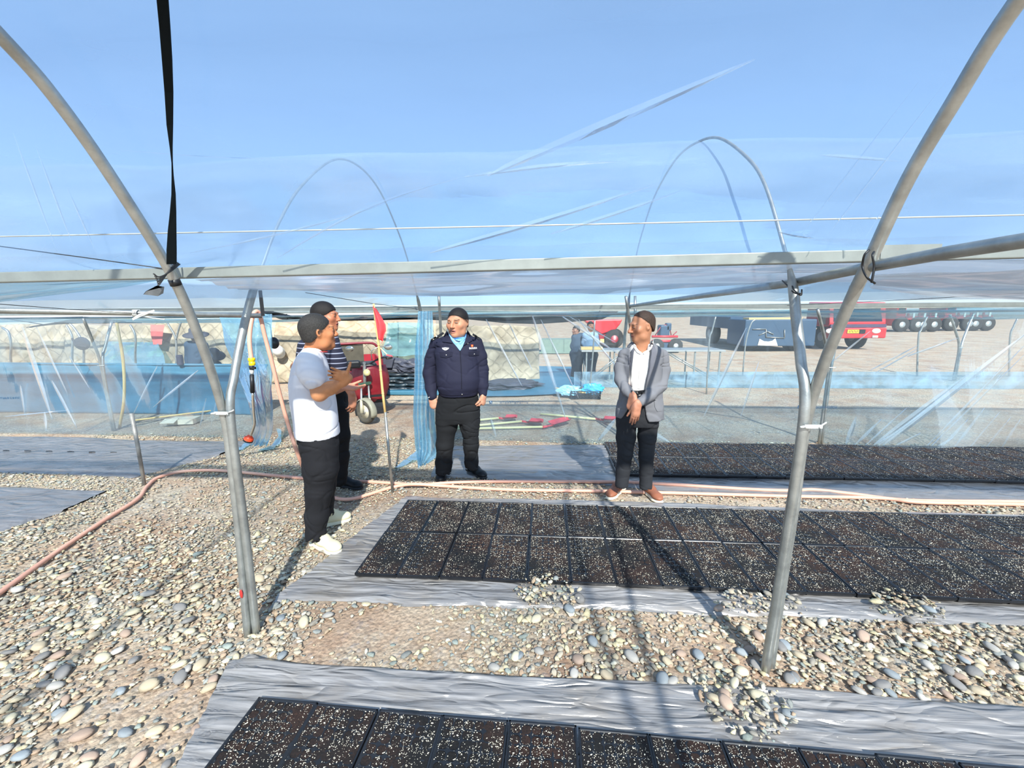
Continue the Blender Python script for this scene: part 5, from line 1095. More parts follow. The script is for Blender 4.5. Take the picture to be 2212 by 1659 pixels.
    bo = bpy.data.objects.new('badge_number', cu); COL.objects.link(bo); bo.parent = P.root
    p = P.hit('jacket', 1022, 754, .022); q = p - np.array(P.root.location); me_ = bpy.data.meshes.new_from_object(bo.evaluated_get(bpy.context.evaluated_depsgraph_get())); bpy.data.objects.remove(bo); bo = link('badge_number', me_, None, P.root); bo['kind'] = 'stuff'; bo.location = q; bo.rotation_euler = (D2(80), 0, D2(22))
    P.patch('cuff_mark', 'jacket', [(924, 858.5), (928, 857)], [(924.5, 860), (928.5, 858.6)], M['white_plastic'], 4, 3, .005, .002, parent=jk)
    P.patch('sleeve_pocket_flap', 'jacket', [(919.5, 766), (926, 769), (932, 769)], [(919, 770), (926, 773), (931.5, 772)], cloth('navy_flap2', '#191a2a'), 8, 4, .006, .005, parent=jk)
officer()
# ------------------------------------------------------------------ the man in the white T-shirt
def white_man():
    P = Person(2.86, (700, 1180), 'man in white T-shirt and black trousers gesturing with a raised hand', 'person')
    J = P.J; s = 1.06; c = J(687, 716.5, 0); R = face_R(D2(40), D2(3)); skin = C('#b4764f'); red = C('#c4835f')
    S = SDF(); head_sdf(S, c, R, s, mouth_open=.7, jaw=1.03, wide=1.0)
    S.cone(J(682, 733), J(675, 772, .02), .060, .070, .03); S.ell(J(668, 790, .02), (.12, .13, .06), None, .05)
    V, Fc = S.mesh(.0036); P.add_body(V, Fc, head_colors(V, c, R, s, skin, C('#a9695a'), C('#26201c'), 1.0, .6, hairfn=HF_white))
    # near arm: shoulder, elbow, wrist, hand with the thumb up
    sh, el, wr = J(668, 792, -.17), J(690, 851, -.20), J(742, 824, -.20)
    S = SDF(); S.chain([sh, el], [.052, .047], .02); S.chain([el, J(714, 838, -.20), wr], [.049, .043, .031], .025)
    hb = J(751, 817, -.20); S.cone(wr, hb, .030, .027, .02)
    hand_sdf(S, hb, (-.45, -.80, .40), (.752, -.563, -.28), 1, .92, (.10, .14, .16, .2), -.15, .07, 1.25)
    V, Fc = S.mesh(.0036); P.add_body(V, Fc, np.tile(C('#bb8159'), (len(V), 1)) * (1 + .07 * noise3(V[:, 0] * 40, V[:, 1] * 40, V[:, 2] * 40))[:, None])
    # far arm with the open hand
    S = SDF(); S.chain([J(680, 790, .17), J(705, 848, .19), J(742, 836, .12)], [.054, .046, .030], .02); hand_sdf(S, J(744, 836, .12), (1, -.05, -.12), (.08, -.25, 1), -1, .92, (.18, .2, .22, .25), .15, .06, .55)
    V, Fc = S.mesh(.0040); P.add_body(V, Fc, np.tile(C('#bd8468'), (len(V), 1)))
    S = SDF(); S.loft(P.secs([(790, 640, 700, .10), (920, 650, 720, .10)]), .02); V, Fc = S.mesh(.014); P.add_body(V, Fc, np.tile(skin, (len(V), 1)))
    P.finish_body(SKIN)
    hair_part(P, c, R, s, HF_white, .006, 1.0, HAIR_G)
    wh = cloth('white_tshirt', '#d3d3d8', .85, .08, .03)
    S = SDF(); S.loft(P.secs([(748, 655, 694, .10, .02), (758, 648, 700, .15, .02), (772, 638, 704, .195, .01), (790, 629, 711, .20), (830, 622, 722, .20), (870, 626, 729, .205), (905, 632, 734, .20), (937, 636, 737, .195)]), .02, power=2.3)
    S.chain([J(667, 782, -.15), J(672, 806, -.18), J(680, 822, -.195)], [.083, .080, .073], .03); S.chain([J(682, 782, .16), J(694, 815, .18)], [.080, .074], .03)
    S.cone(J(683, 720, .0), J(676, 768, .02), .090, .070, .008, op=-1)
    ts = P.part('t_shirt', S, .0062, wh, folds(.0065, (6, 9), 11.0))
    bk = cloth('black_trousers2', '#1c1c1f', .85, .1)
    S = SDF(); S.loft(P.secs([(925, 640, 734, .17), (945, 639, 733, .18), (965, 645, 732, .175), (985, 652, 731, .16), (1000, 656, 729, .14)]), .02)
    S.chain([J(691, 965, -.07), J(692, 1010, -.09), J(689, 1060, -.10), J(684, 1115, -.10), J(683, 1158, -.11)], [.132, .122, .092, .083, .076], .03); S.chain([J(694, 960, .08), J(699, 1010, .09), J(700, 1050, .13), J(699, 1085, .17), J(702, 1110, .18)], [.125, .11, .088, .08, .074], .03); hem(S, J(683, 1158, -.11), .074); hem(S, J(702, 1110, .18), .072)
    P.part('trousers', S, .0072, bk, folds(.010, (8, 15), 17.0))
    cr = cloth('cream_shoe', '#ddd2ae', .6, .05); sl = cloth('cream_sole', '#e0d8bc', .6, .05); lc = cloth('cream_lace', '#b99f74', .7)
    shoe(P, G(674, 1172), G(733, 1196), .072, .05, .028, cr, sl, laces=lc); shoe(P, G(702, 1135), G(753, 1122), .072, .05, .028, cr, sl, laces=lc)
    m = MB(); m.tube([c + R @ np.array([.064 * math.cos(t), -.02 + .064 * math.sin(t), -.135 - .012 * math.sin(t)]) for t in np.linspace(0, 6.28, 24)], .0025, 6); m.build('neck_cord', M['red_cloth'], P.root)
white_man()
# ------------------------------------------------------------------ the man in the striped polo
def striped_man():
    P = Person(3.72, (735, 1052), 'man in navy polo with thin white stripes standing behind the white T-shirt', 'person')
    J = P.J; s = 1.07; c = J(703.5, 683, 0); R = face_R(D2(8), D2(-2)); skin = C('#ae7052')
    S = SDF(); head_sdf(S, c, R, s, mouth_open=.5, jaw=1.05, wide=1.03)
    S.cone(J(700, 698), J(695, 735, .02), .066, .078, .03); S.ell(J(692, 752, .02), (.15, .12, .06), None, .05)
    V, Fc = S.mesh(.004); P.add_body(V, Fc, head_colors(V, c, R, s, skin, C('#a05f58'), C('#15110f'), 1.03, .5, hairfn=HF_striped))
    S = SDF(); S.chain([J(715, 752, -.17), J(738, 812, -.18), J(759, 850, -.20)], [.056, .047, .031], .02); hand_sdf(S, J(760, 854, -.20), (.05, -.1, -1), (-.9, .5, 0), 1, 1.0, (.35, .4, .45, .5), .3, .03, .35)
    V, Fc = S.mesh(.0042); P.add_body(V, Fc, np.tile(C('#b47a5e'), (len(V), 1)))
    S = SDF(); S.chain([J(668, 752, .17), J(662, 812, .18), J(690, 850, .12)], [.056, .047, .031], .02); hand_sdf(S, J(692, 852, .12), (.3, -.1, -1), (.5, -.8, 0), -1, 1.0); V, Fc = S.mesh(.005); P.add_body(V, Fc, np.tile(C('#b47a5e'), (len(V), 1)))
    S = SDF(); S.loft(P.secs([(760, 660, 720, .10), (850, 665, 720, .10)]), .02); V, Fc = S.mesh(.014); P.add_body(V, Fc, np.tile(skin, (len(V), 1)))
    P.finish_body(SKIN)
    hair_part(P, c, R, s, HF_striped, .009, 1.03)
    m, N, L, out = new_mat('striped_polo'); b = node(N, 'ShaderNodeBsdfPrincipled', Roughness=.85); tc = N.new('ShaderNodeTexCoord'); sx = N.new('ShaderNodeSeparateXYZ'); L.new(tc.outputs['Object'], sx.inputs[0])
    mu = node(N, 'ShaderNodeMath', operation='MULTIPLY'); mu.inputs[1].default_value = 1 / .042; L.new(sx.outputs[2], mu.inputs[0]); fr = node(N, 'ShaderNodeMath', operation='FRACT'); L.new(mu.outputs[0], fr.inputs[0])
    r = ramp(N, [(0.0, C('#14162a')), (0.80, C('#14162a')), (0.82, C('#8f93a4')), (0.98, C('#8f93a4'))]); r.color_ramp.interpolation = 'CONSTANT'; L.new(fr.outputs[0], r.inputs[0]); L.new(r.outputs[0], b.inputs['Base Color']); L.new(b.outputs[0], out.inputs[0])
    S = SDF(); S.loft(P.secs([(716, 678, 716, .085, .02), (724, 660, 730, .13, .02), (738, 644, 736, .19), (770, 640, 740, .20), (810, 642, 744, .21), (848, 648, 746, .20)]), .02, power=2.3)
    S.chain([J(716, 748, -.15), J(728, 780, -.18), J(733, 795, -.185)], [.078, .074, .068], .03); S.chain([J(668, 748, .15), J(664, 795, .18)], [.078, .07], .03); S.cone(J(702, 695), J(697, 735, .0), .085, .068, .008, op=-1)
    P.part('polo_shirt', S, .007, m, folds(.006, (6, 10), 21.0))
    S = SDF(); S.loft(P.secs([(838, 655, 748, .17), (870, 655, 754, .18), (900, 660, 756, .17), (925, 670, 755, .14)]), .02)
    S.chain([J(722, 890, -.06), J(730, 940, -.08), J(733, 985, -.08), J(732, 1035, -.08)], [.13, .105, .088, .080], .03); S.chain([J(700, 890, .08), J(702, 940, .1), J(700, 1040, .12)], [.125, .10, .08], .03)
    P.part('trousers', S, .0078, cloth('black_trousers3', '#141416', .85, .1), folds(.009, (8, 15), 27.0))
    shoe(P, G(722, 1046), G(782, 1056), .07, .05, .024, cloth('black_trainer', '#17181b', .5), cloth('black_trainer_sole', '#232427', .6)); shoe(P, G(690, 1032), G(745, 1034), .07, .05, .024, cloth('black_trainer2', '#17181b', .5), cloth('black_trainer_sole2', '#232427', .6))
striped_man()
# ------------------------------------------------------------------ the man in the grey suit jacket
def suit_man():
    P = Person(3.66, (1372, 1080), 'man in grey blazer, white shirt and dark jeans with hands clasped in front', 'person')
    J = P.J; s = 1.05; c = J(1386.5, 704, .02); R = face_R(D2(196), D2(-9)); skin = C('#ab7759')
    S = SDF(); head_sdf(S, c, R, s, jaw=.93, wide=.98, nose=1.03)
    S.cone(J(1390, 716, .03), J(1386, 758, .05), .060, .066, .03); S.ell(J(1387, 775, .05), (.15, .09, .06), None, .05)
    V, Fc = S.mesh(.0037); P.add_body(V, Fc, head_colors(V, c, R, s, skin, C('#8f5f55'), C('#2a1f1a'), .98, brow=.8, moustache=.6, hairfn=HF_suit))
    # arms and clasped hands
    wl, wr = J(1367, 857, -.20), J(1379, 872, -.24)
    S = SDF(); S.chain([J(1346, 795, .02), J(1342, 818, -.01), wl], [.03, .034, .029], .02); hand_sdf(S, wl + np.array([0, -.005, 0]), (-.22, -.15, -1), (.6, .8, 0), 1, .98, (.25, .45, .55, .6), .3, .02, .5)
    V, Fc = S.mesh(.004); P.add_body(V, Fc, np.tile(C('#b0785d'), (len(V), 1)) * (1 + .08 * noise3(V[:, 0] * 50, V[:, 1] * 50, V[:, 2] * 50))[:, None])
    S = SDF(); S.chain([J(1431, 800, .02), J(1427, 830, -.02), wr], [.03, .034, .029], .02); hand_sdf(S, wr + np.array([-.012, -.01, 0]), (-.12, -.10, -1), (-.1, 1, 0), -1, .98, (.10, .12, .14, .2), .2, .03, .35)
    V, Fc = S.mesh(.004); P.add_body(V, Fc, np.tile(C('#b0785d'), (len(V), 1)) * (1 + .08 * noise3(V[:, 0] * 50, V[:, 1] * 50, V[:, 2] * 50))[:, None])
    S = SDF(); S.loft(P.secs([(770, 1355, 1420, .08), (880, 1350, 1415, .08)]), .02); V, Fc = S.mesh(.014); P.add_body(V, Fc, np.tile(skin, (len(V), 1)))
    P.finish_body(SKIN)
    hair_part(P, c, R, s, HF_suit, .0035, .98, HAIR_B)
    # shirt under the jacket
    shm = cloth('white_dress_shirt', '#e9e4dc', .7, .05, .03)
    S = SDF(); S.loft(P.secs([(742, 1366, 1408, .075, .04), (756, 1352, 1424, .10, .03), (790, 1346, 1428, .112), (830, 1346, 1426, .115), (852, 1348, 1424, .115)]), .02); S.cone(J(1388, 715, .03), J(1386, 752, -.03), .064, .050, .008, op=-1)
    P.part('shirt', S, .0065, shm, folds(.004, (6, 9), 31.0))
    gj = cloth('grey_blazer', '#737376', .9, .12, .05)
    S = SDF(); S.loft(P.secs([(740, 1362, 1414, .088, .04), (748, 1354, 1424, .11, .03), (758, 1346, 1434, .125, .02), (785, 1342, 1432, .136), (820, 1340, 1430, .142), (855, 1336, 1432, .148), (880, 1330, 1434, .150), (903, 1328, 1436, .150)]), .02, power=2.3)
    S.chain([J(1349, 766, .03), J(1341, 795, .02), J(1341, 820, -.03), J(1352, 842, -.12), J(1365, 856, -.18)], [.054, .056, .054, .047, .040], .02); S.chain([J(1430, 768, .03), J(1433, 800, .02), J(1427, 832, -.04), J(1405, 853, -.17), J(1384, 868, -.225)], [.056, .058, .056, .049, .041], .02)
    S.cone(J(1388, 715, .02), J(1386, 768, -.06), .076, .060, .008, op=-1)
    # open front: a wedge cut from the collar down and the cut-away below the button
    A0, Y1 = P.Y0, P.Y0 + .02
    pts = [(742, 1366, 1410), (765, 1366, 1406), (790, 1363, 1402), (820, 1361, 1396), (842, 1361, 1391), (862, 1361, 1392), (880, 1360, 1392), (895, 1350, 1396), (908, 1340, 1404)]
    zs = np.array([J(a, v)[2] for v, a, b in pts][::-1]); xl = np.array([J(a, v, -.13)[0] for v, a, b in pts][::-1]); xr = np.array([J(b, v, -.13)[0] for v, a, b in pts][::-1])
    arms = SDF(); arms.chain([J(1352, 842, -.13), J(1367, 857, -.19)], [.056, .047], .0); arms.chain([J(1430, 832, -.04), J(1405, 853, -.17), J(1383, 868, -.235)], [.066, .058, .048], .0)
    def cut(X, Y, Z):
        a = np.interp(Z, zs, xl); b = np.interp(Z, zs, xr); d = np.maximum(np.maximum(a - X, X - b), Y - Y1)
        ar = np.minimum.reduce([p[0](X, Y, Z) for p in arms.pr]); d = np.maximum(d, -ar)
        return -d + 0 * X
    S.clip(cut)
    jk = P.part('blazer', S, .0066, gj, folds(.0065, (7, 12), 37.0))
    lap = cloth('grey_lapel', '#68686e', .9, .12, .04)
    P.bv['neck'] = BVHTree.FromPolygons(np.concatenate(P.body_V).tolist(), np.concatenate(P.body_F).tolist())
    on = ['blazer', 'shirt', 'neck']
    P.patch('lapel', on, [(1372, 745), (1364, 757), (1357, 768), (1361, 800), (1366, 836)], [(1373, 750), (1369, 762), (1367, 780), (1364, 805), (1364, 838)], lap, 16, 6, .012, .004, parent=jk)
    P.patch('lapel', on, [(1408, 738), (1416, 752), (1420, 760), (1411, 795), (1394, 836)], [(1409, 748), (1407, 765), (1404, 785), (1400, 805), (1393, 838)], lap, 16, 6, .012, .004, parent=jk)
    P.patch('shirt_collar', on, [(1369, 742), (1370, 752), (1376, 761), (1384, 765)], [(1373, 746), (1376, 752), (1381, 758), (1386, 761)], shm, 10, 4, .012, .003)
    P.patch('shirt_collar', on, [(1412, 732), (1411, 745), (1406, 756), (1391, 765)], [(1409, 740), (1405, 748), (1401, 754), (1389, 761)], shm, 10, 4, .012, .003)
    P.patch('placket', 'shirt', [(1384, 762), (1381, 800), (1378, 840)], [(1388, 762), (1386, 800), (1383, 840)], cloth('placket', '#ddd6cc', .7), 16, 3, .004, .002)
    P.patch('belt', ['shirt', 'blazer'], [(1363, 843), (1378, 844), (1392, 842)], [(1363, 851), (1378, 853), (1392, 850)], M['black_plastic'], 10, 4, .006, .004); P.patch('belt_buckle', ['shirt'], [(1369, 845), (1378, 846)], [(1369, 850), (1378, 851.5)], M['galv_dull'], 5, 3, .012, .003)
    P.patch('patch_pocket', 'blazer', [(1413, 862), (1415, 880), (1420, 889)], [(1432, 860), (1433, 878), (1430, 888)], cloth('grey_pocket', '#77777a', .9, .12, .04), 10, 6, .005, .004, parent=jk)
    dj = cloth('dark_jeans', '#2c2d30', .85, .12)
    S = SDF(); S.loft(P.secs([(848, 1348, 1424, .118), (880, 1336, 1424, .13), (900, 1333, 1422, .13), (918, 1333, 1421, .115)]), .02)
    S.chain([J(1354, 905), J(1352, 945), J(1350, 980, -.01), J(1346, 1015, .01), J(1343, 1046)], [.098, .084, .068, .062, .060], .02); S.chain([J(1399, 905), J(1398, 945), J(1396, 985, -.01), J(1396, 1020, .01), J(1395, 1050)], [.098, .080, .066, .060, .058], .02); hem(S, J(1343, 1046), .057); hem(S, J(1395, 1050), .055)
    P.part('trousers', S, .0072, dj, folds(.0075, (9, 17), 41.0))
    br = cloth('brown_leather', '#8f5a43', .5, .05); so = cloth('pale_sole', '#e8dec6', .6); lc = cloth('brown_lace', '#6e4330')
    shoe(P, G(1347, 1052), G(1314, 1080), .075, .047, .028, br, so, laces=lc); shoe(P, G(1388, 1056), G(1427, 1088), .075, .047, .028, br, so, laces=lc)
suit_man()
# ================================================================== BEYOND THE FILM WALL
M['quilt'] = mat('quilt_cloth', C('#b9ad95'), .9, 0, .22, 5, .8, 7)
M['blue_tarp'] = mat('blue_tarp', C('#35687f'), .5, 0, .15, 3, .3, 18, (1, 1, 3))
M['dark_tarp'] = mat('dark_tarp', C('#3c3f4a'), .55, 0, .2, 6, .3, 20)
M['shade_net'] = mat('shade_net', C('#15181a'), .9, 0, .2, 12, .3, 90)
M['red_paint2'] = mat('red_enamel', C('#8a1c28'), .4, 0, .12, 6, coat=.3)
M['red_bright'] = mat('truck_red', C('#b82429'), .45, 0, .1, 3, coat=.3)
M['rubber'] = mat('rubber', C('#2b2a28'), .85, 0, .25, 14, .2, 60)
M['dusty_rubber'] = mat('dusty_rubber', C('#4a463d'), .9, 0, .25, 14, .2, 60)
M['truck_blue'] = mat('truck_blue', C('#2c465e'), .6, 0, .12, 2)
M['glass_dark'] = mat('dark_glass', C('#26313a'), .1, 0, .1)
M['plate'] = mat('plate_yellow', C('#e3b53a'), .4); M['lamp_glass'] = mat('lamp_glass', C('#e8e6dc'), .2)
def quilt_mat():
    m, N, L, out = new_mat('quilt_stitched'); b = node(N, 'ShaderNodeBsdfPrincipled', Roughness=.92); b.inputs['Specular IOR Level'].default_value = .2
    tc = N.new('ShaderNodeTexCoord'); hs = []
    for a in (.9, -.75):
        mp = N.new('ShaderNodeMapping'); mp.inputs['Rotation'].default_value = (0, a, 0); L.new(tc.outputs['Object'], mp.inputs[0]); w = node(N, 'ShaderNodeTexWave', Scale=1.3, Distortion=4.5, Detail=2.0); w.inputs['Detail Scale'].default_value = 1.5; L.new(mp.outputs[0], w.inputs[0])
        q = node(N, 'ShaderNodeMapRange'); q.inputs[1].default_value = 0.0; q.inputs[2].default_value = .10; q.inputs[3].default_value = .55; q.inputs[4].default_value = 1.0; L.new(w.outputs['Fac'], q.inputs[0]); hs.append(q.outputs[0])
    mn = node(N, 'ShaderNodeMath', operation='MINIMUM'); L.new(hs[0], mn.inputs[0]); L.new(hs[1], mn.inputs[1])
    nz = node(N, 'ShaderNodeTexNoise', Scale=2.5, Detail=6.0); L.new(tc.outputs['Object'], nz.inputs['Vector']); r = ramp(N, [(.35, C('#857a67')), (.62, C('#ada18b'))]); L.new(nz.outputs[0], r.inputs[0])
    mx = node(N, 'ShaderNodeMix', data_type='RGBA', blend_type='MULTIPLY'); mx.inputs[0].default_value = .4; L.new(r.outputs[0], mx.inputs[6]); L.new(mn.outputs[0], mx.inputs[7]); L.new(mx.outputs[2], b.inputs['Base Color'])
    ad = node(N, 'ShaderNodeMath', operation='ADD'); L.new(mn.outputs[0], ad.inputs[0]); L.new(nz.outputs[0], ad.inputs[1]); bp = node(N, 'ShaderNodeBump', Strength=.6, Distance=.04); L.new(ad.outputs[0], bp.inputs['Height']); L.new(bp.outputs[0], b.inputs['Normal']); L.new(b.outputs[0], out.inputs[0]); return m
M['quilt'] = quilt_mat()
# --- quilted blankets
def quilt(u0, u1, vt, Y, label, seed, diamonds=False, h0=0.02, lean=.35):
    a, b = AY(u0, vt, Y), AY(u1, vt, Y); nx, ny = 60, 34; t = np.linspace(0, 1, ny)[None]; s = np.linspace(0, 1, nx)[:, None]
    X = a[0] + (b[0] - a[0]) * s + 0 * t; top = a[2] + (b[2] - a[2]) * s
    Z = h0 + (top - h0) * t + .05 * noise3(X * 1.3, t * 2, seed) * t; Yy = Y + lean * (t - 1) * (1 + .3 * noise3(X * .8, seed, 0)) + .09 * noise3(X * 2.2, t * 3.2, seed)
    if diamonds: q = np.abs(np.sin(X * 13 + t * 9)) * np.abs(np.sin(X * 13 - t * 9)); Yy = Yy - .025 * q ** .4
    else: Yy = Yy - .02 * np.abs(np.sin(t * 22 + noise3(X * 1.5, t, seed) * 1.5)) ** .5
    Gd = np.stack([X, Yy, Z], -1); o = sheet('insulation_quilt', label, Gd, M['quilt'], 'quilt', 'insulation quilts behind the tunnel'); o.modifiers.new('solid', 'SOLIDIFY').thickness = -.06
quilt(-420, 150, 700, 10.4, 'cream insulation quilt at the far left behind the blue tarp', 1.0); quilt(150, 345, 701, 10.3, 'cream insulation quilt behind the hanging hat', 2.0); quilt(345, 600, 698, 10.3, 'cream insulation quilt behind the person in the wide hat', 3.0)
quilt(600, 722, 697, 10.2, 'cream insulation quilt seen in the doorway left of the two men', 4.0); quilt(722, 860, 694, 10.1, 'cream quilt stitched in diamonds behind the red tricycle', 5.0, True); quilt(860, 1010, 700, 10.3, 'cream insulation quilt behind the blue curtain', 6.0); quilt(1010, 1165, 706, 10.5, 'cream insulation quilt seen through film right of the officer', 7.0)
def drape(rows, label, matl, name, cat, amp=.06, n=40, seed=1.0, group=None):
    L_ = resample(np.array([AY(a, v, Y) for a, b, v, Y in rows]), 24); R_ = resample(np.array([AY(b, v, Y) for a, b, v, Y in rows]), 24); t = np.linspace(0, 1, n)[:, None, None]; Gd = L_[None] * (1 - t) + R_[None] * t
    Gd[..., 1] += amp * noise3(Gd[..., 0] * 5, Gd[..., 2] * 5, seed); Gd[..., 2] += amp * .4 * noise3(Gd[..., 0] * 3, Gd[..., 2] * 3 + 5, seed); Gd[..., 2] = np.maximum(Gd[..., 2], .01)
    return sheet(name, label, Gd, matl, cat, group)
drape([(838, 915, 697, 9.85), (834, 915, 735, 9.75), (822, 915, 768, 9.65)], 'pale blue film draped over the quilts in the doorway', M['film_teal'], 'draped_film', 'plastic film')
drape([(235, 345, 738, 9.9), (225, 350, 762, 9.7), (215, 355, 790, 9.4)], 'cyan film heap lying against the quilts on the left', M['film_teal'], 'draped_film', 'plastic film', seed=3.0)
drape([(325, 356, 702, 9.9), (326, 352, 722, 9.86), (330, 350, 744, 9.82)], 'faded red cloth hung on the quilts at the left', mat('faded_red', C('#e0736c'), .8), 'hung_cloth', 'cloth', .02)
# --- blue tarp trough wall on the left
def tarp_wall():
    a, b = AY(-300, 783, 6.9), AY(578, 789, 6.9); nx, ny = 90, 24; s = np.linspace(0, 1, nx)[:, None]; t = np.linspace(0, 1, ny)[None]
    X = a[0] + (b[0] - a[0]) * s + 0 * t; Z = (a[2] + (b[2] - a[2]) * s) * t; Yy = 6.9 - .25 * (1 - t) + .025 * noise3(X * 2, t * 3, 1.0) + .012 * noise3(X * 6, t * 2, 4.0); Yy[:, -3:] -= .02
    o = sheet('tarp_screen', 'long blue tarp stretched low along the tunnel at the left', np.stack([X, Yy, Z], -1), M['blue_tarp'], 'tarp'); o.modifiers.new('solid', 'SOLIDIFY').thickness = .012
    m = MB(); m.tube([(a[0], 6.89, a[2]), (b[0], 6.89, b[2])], .022, 10); m.build('top_hem', M['blue_tarp'], o)
tarp_wall()
m = MB(); p = AY(389, 779, 6.85); m.lathe(p - np.array([0, 0, .07]), (0, 0, 1), [(0, .05), (.15, .05), (.155, .046), (.17, .046)], 14, False); tag(m.build('dark_jar', mat('jar', C('#3c3846'), .5)), 'small dark jar standing on the blue tarp edge', 'jar')
# hat hung on a post
m = MB(); c = AY(177, 742, 7.55); m.sphere(c + np.array([0, 0, 0]), (.17, .05, .13), 18, 10); m.sphere(c + np.array([-.02, .03, -.02]), (.11, .10, .09), 16, 10); m.tube([c + np.array([-.15, -.03, .10]), c + np.array([-.06, -.06, -.03]), c + np.array([.14, -.05, -.06])], .02, 8)
tag(m.build('sun_hat', mat('hat_cloth', C('#2f282d'), .9, 0, .4, 10)), 'dark sun hat hanging on a post behind the film', 'hat')
# things lying behind the left film wall
m = MB(); m.tube([G(290, 908, .05), G(480, 884, .06)], .014, 8); tag(m.build('cane_pole', M['bamboo']), 'bamboo pole lying behind the left film wall', 'pole')
m = MB(); c = G(398, 908, .05); m.box(c, (.38, .22, .08), Matrix.Rotation(.2, 3, 'Z')); m.box(c + np.array([-.1, -.16, .03]), (.2, .14, .01), Matrix.Rotation(.2, 3, 'Z') @ Matrix.Rotation(.3, 3, 'X')); tag(m.build('carton', mat('carton', C('#c8bda6'), .85)), 'flattened pale carton lying behind the left film wall', 'carton')
m = MB(); c = AY(592, 741, 6.05); m.sphere(c, (.075, .06, .09), 16, 10); m.tube([c + np.array([-.02, 0, .05]), c + np.array([-.02, -.02, .28]), np.array([c[0], 5.63, 1.69])], .008, 6); tag(m.build('black_cap', M['black_plastic']), 'black rounded cap hanging at the left side of the doorway', 'cap')
m = MB(); c = AY(600, 757, 9.6); m.sphere(c, (.14, .10, .13), 16, 10); m.sphere(c + np.array([-.03, .12, -.06]), (.12, .12, .15), 16, 10); tag(m.build('white_sack', M['white_plastic']), 'white sack beside the black cap in the doorway', 'sack')
# --- stack of dark tarps and the blue lined bed
ST = empty('tarp_stack', G(900, 852)); tag(ST, 'stack of folded dark tarps on a blue base beyond the doorway', 'tarp stack')
x0, x1 = G(818, 852)[0], G(1010, 852)[0]; yb = G(900, 852)[1]
m = MB(); nb_ = 40; 
for k in range(5):
    z = .10 + k * .065; P = [(x0 + (x1 - x0) * i / nb_, yb + .12 + .05 * k + .04 * float(noise3(i * .5, k * 3.0, 1)), z + .018 * float(noise3(i * .4, k * 2.0, 5))) for i in range(nb_ + 1)]
    mm = MB(); mm.tube(P, .05, 8, flat=.75); q = mm.build('folded_tarp', mat('tarp_layer', C(['#1d2a33', '#24343d', '#1a2228', '#2a3a44', '#222b33'][k]), .4, 0, .3, 5, .3, 20), ST)
    m2 = MB(); m2.box(((x0 + x1) / 2, yb + .45 + .05 * k, z), (x1 - x0, .6, .05)); m2.build('folded_tarp', q.data.materials[0], ST)
m = MB(); m.box(((x0 + x1) / 2, yb + .5, .045), (x1 - x0 + .1, 1.2, .09)); m.build('blue_base', M['blue_tarp'], ST, bevel=.02)
def lump(c, r, label, matl, name, cat, amp=.25, f=3.0, seed=0.0, parent=None):
    bv, bf = uvs(24, 14); d = 1 + amp * noise3(bv[:, 0] * f + seed, bv[:, 1] * f, bv[:, 2] * f + seed) + amp * .6 * np.abs(noise3(bv[:, 0] * f * 2.2, bv[:, 1] * f * 2.2 + seed, bv[:, 2] * f * 2.2))
    V = bv * d[:, None] * np.array(r) + np.array(c); V[:, 2] = np.maximum(V[:, 2], c[2] - r[2] * .8); o = np_part(name, V, bf, matl, parent, smooth=False)
    if label: tag(o, label, cat)
    return o
c = AY(862, 792, yb + .45); lump(c + np.array([.12, .1, 0]), (.40, .25, .16), 'crumpled slate grey tarp thrown on the dark stack', M['dark_tarp'], 'crumpled_tarp', 'tarp', .35, 2.4, 2.0); c = AY(847, 779, yb + .5); m = MB(); m.prism([AY(826, 770, yb + .3), AY(850, 776, yb + .3), AY(846, 795, yb + .3), AY(824, 795, yb + .3)], (0, .12, .02)); tag(m.build('folded_sheet', M['dark_tarp'], bevel=.01), 'folded slate grey sheet leaning beside the red tricycle', 'tarp')
# red broom head / shovel leaning on the quilts
SHV = mat('shovel_red', C('#d8404a'), .5, 0, .12, 12); HND = mat('shovel_handle', C('#e2d9a0'), .55, 0, .08, 10)
m = empty('shovel', AY(840, 775, 9.0)); tag(m, 'red shovel with pale handle leaning on the quilts beyond the doorway', 'shovel', 'red shovels'); q = MB(); q.tube([AY(822, 752, 9.1), AY(836, 766, 9.0)], .012, 8); q.build('handle', HND, m); q = MB(); q.prism([AY(834, 766, 9.0), AY(846, 769, 9.0), AY(848, 774, 8.98), AY(836, 773, 8.98)], (0, .03, .01)); q.build('blade', SHV, m)
# --- black shade net above the doorway
def net(top, bot, Y, label, seed):
    A = resample([AY(u, v, Y) for u, v in top], 60); B = resample([AY(u, v, Y + .05) for u, v in bot], 60); t = np.linspace(0, 1, 8)[None, :, None]; Gd = A[:, None] * (1 - t) + B[:, None] * t; Gd[..., 1] += .04 * np.sin(t[..., 0] * 3.14) + .02 * noise3(Gd[..., 0] * 4, t[..., 0] * 3, seed)
    o = sheet('shade_net', label, Gd, M['shade_net'], 'shade net', 'rolled black shade nets'); o.modifiers.new('solid', 'SOLIDIFY').thickness = .01
    for k in (8, 30, 52):
        q = MB(); q.tube([A[k] + np.array([0, .01, 0]), np.array([A[k][0], 5.63, 1.69])], .006, 6); q.build('hanging_cord', M['wire'], o)
net([(560, 664), (605, 676), (660, 688), (740, 686), (805, 685), (860, 684), (905, 678), (955, 672), (1010, 678)], [(566, 676), (605, 690), (660, 694), (740, 693), (805, 692), (860, 691), (905, 690), (955, 692), (1010, 688)], 6.0, 'rolled black shade net hanging above the doorway', 1.0)
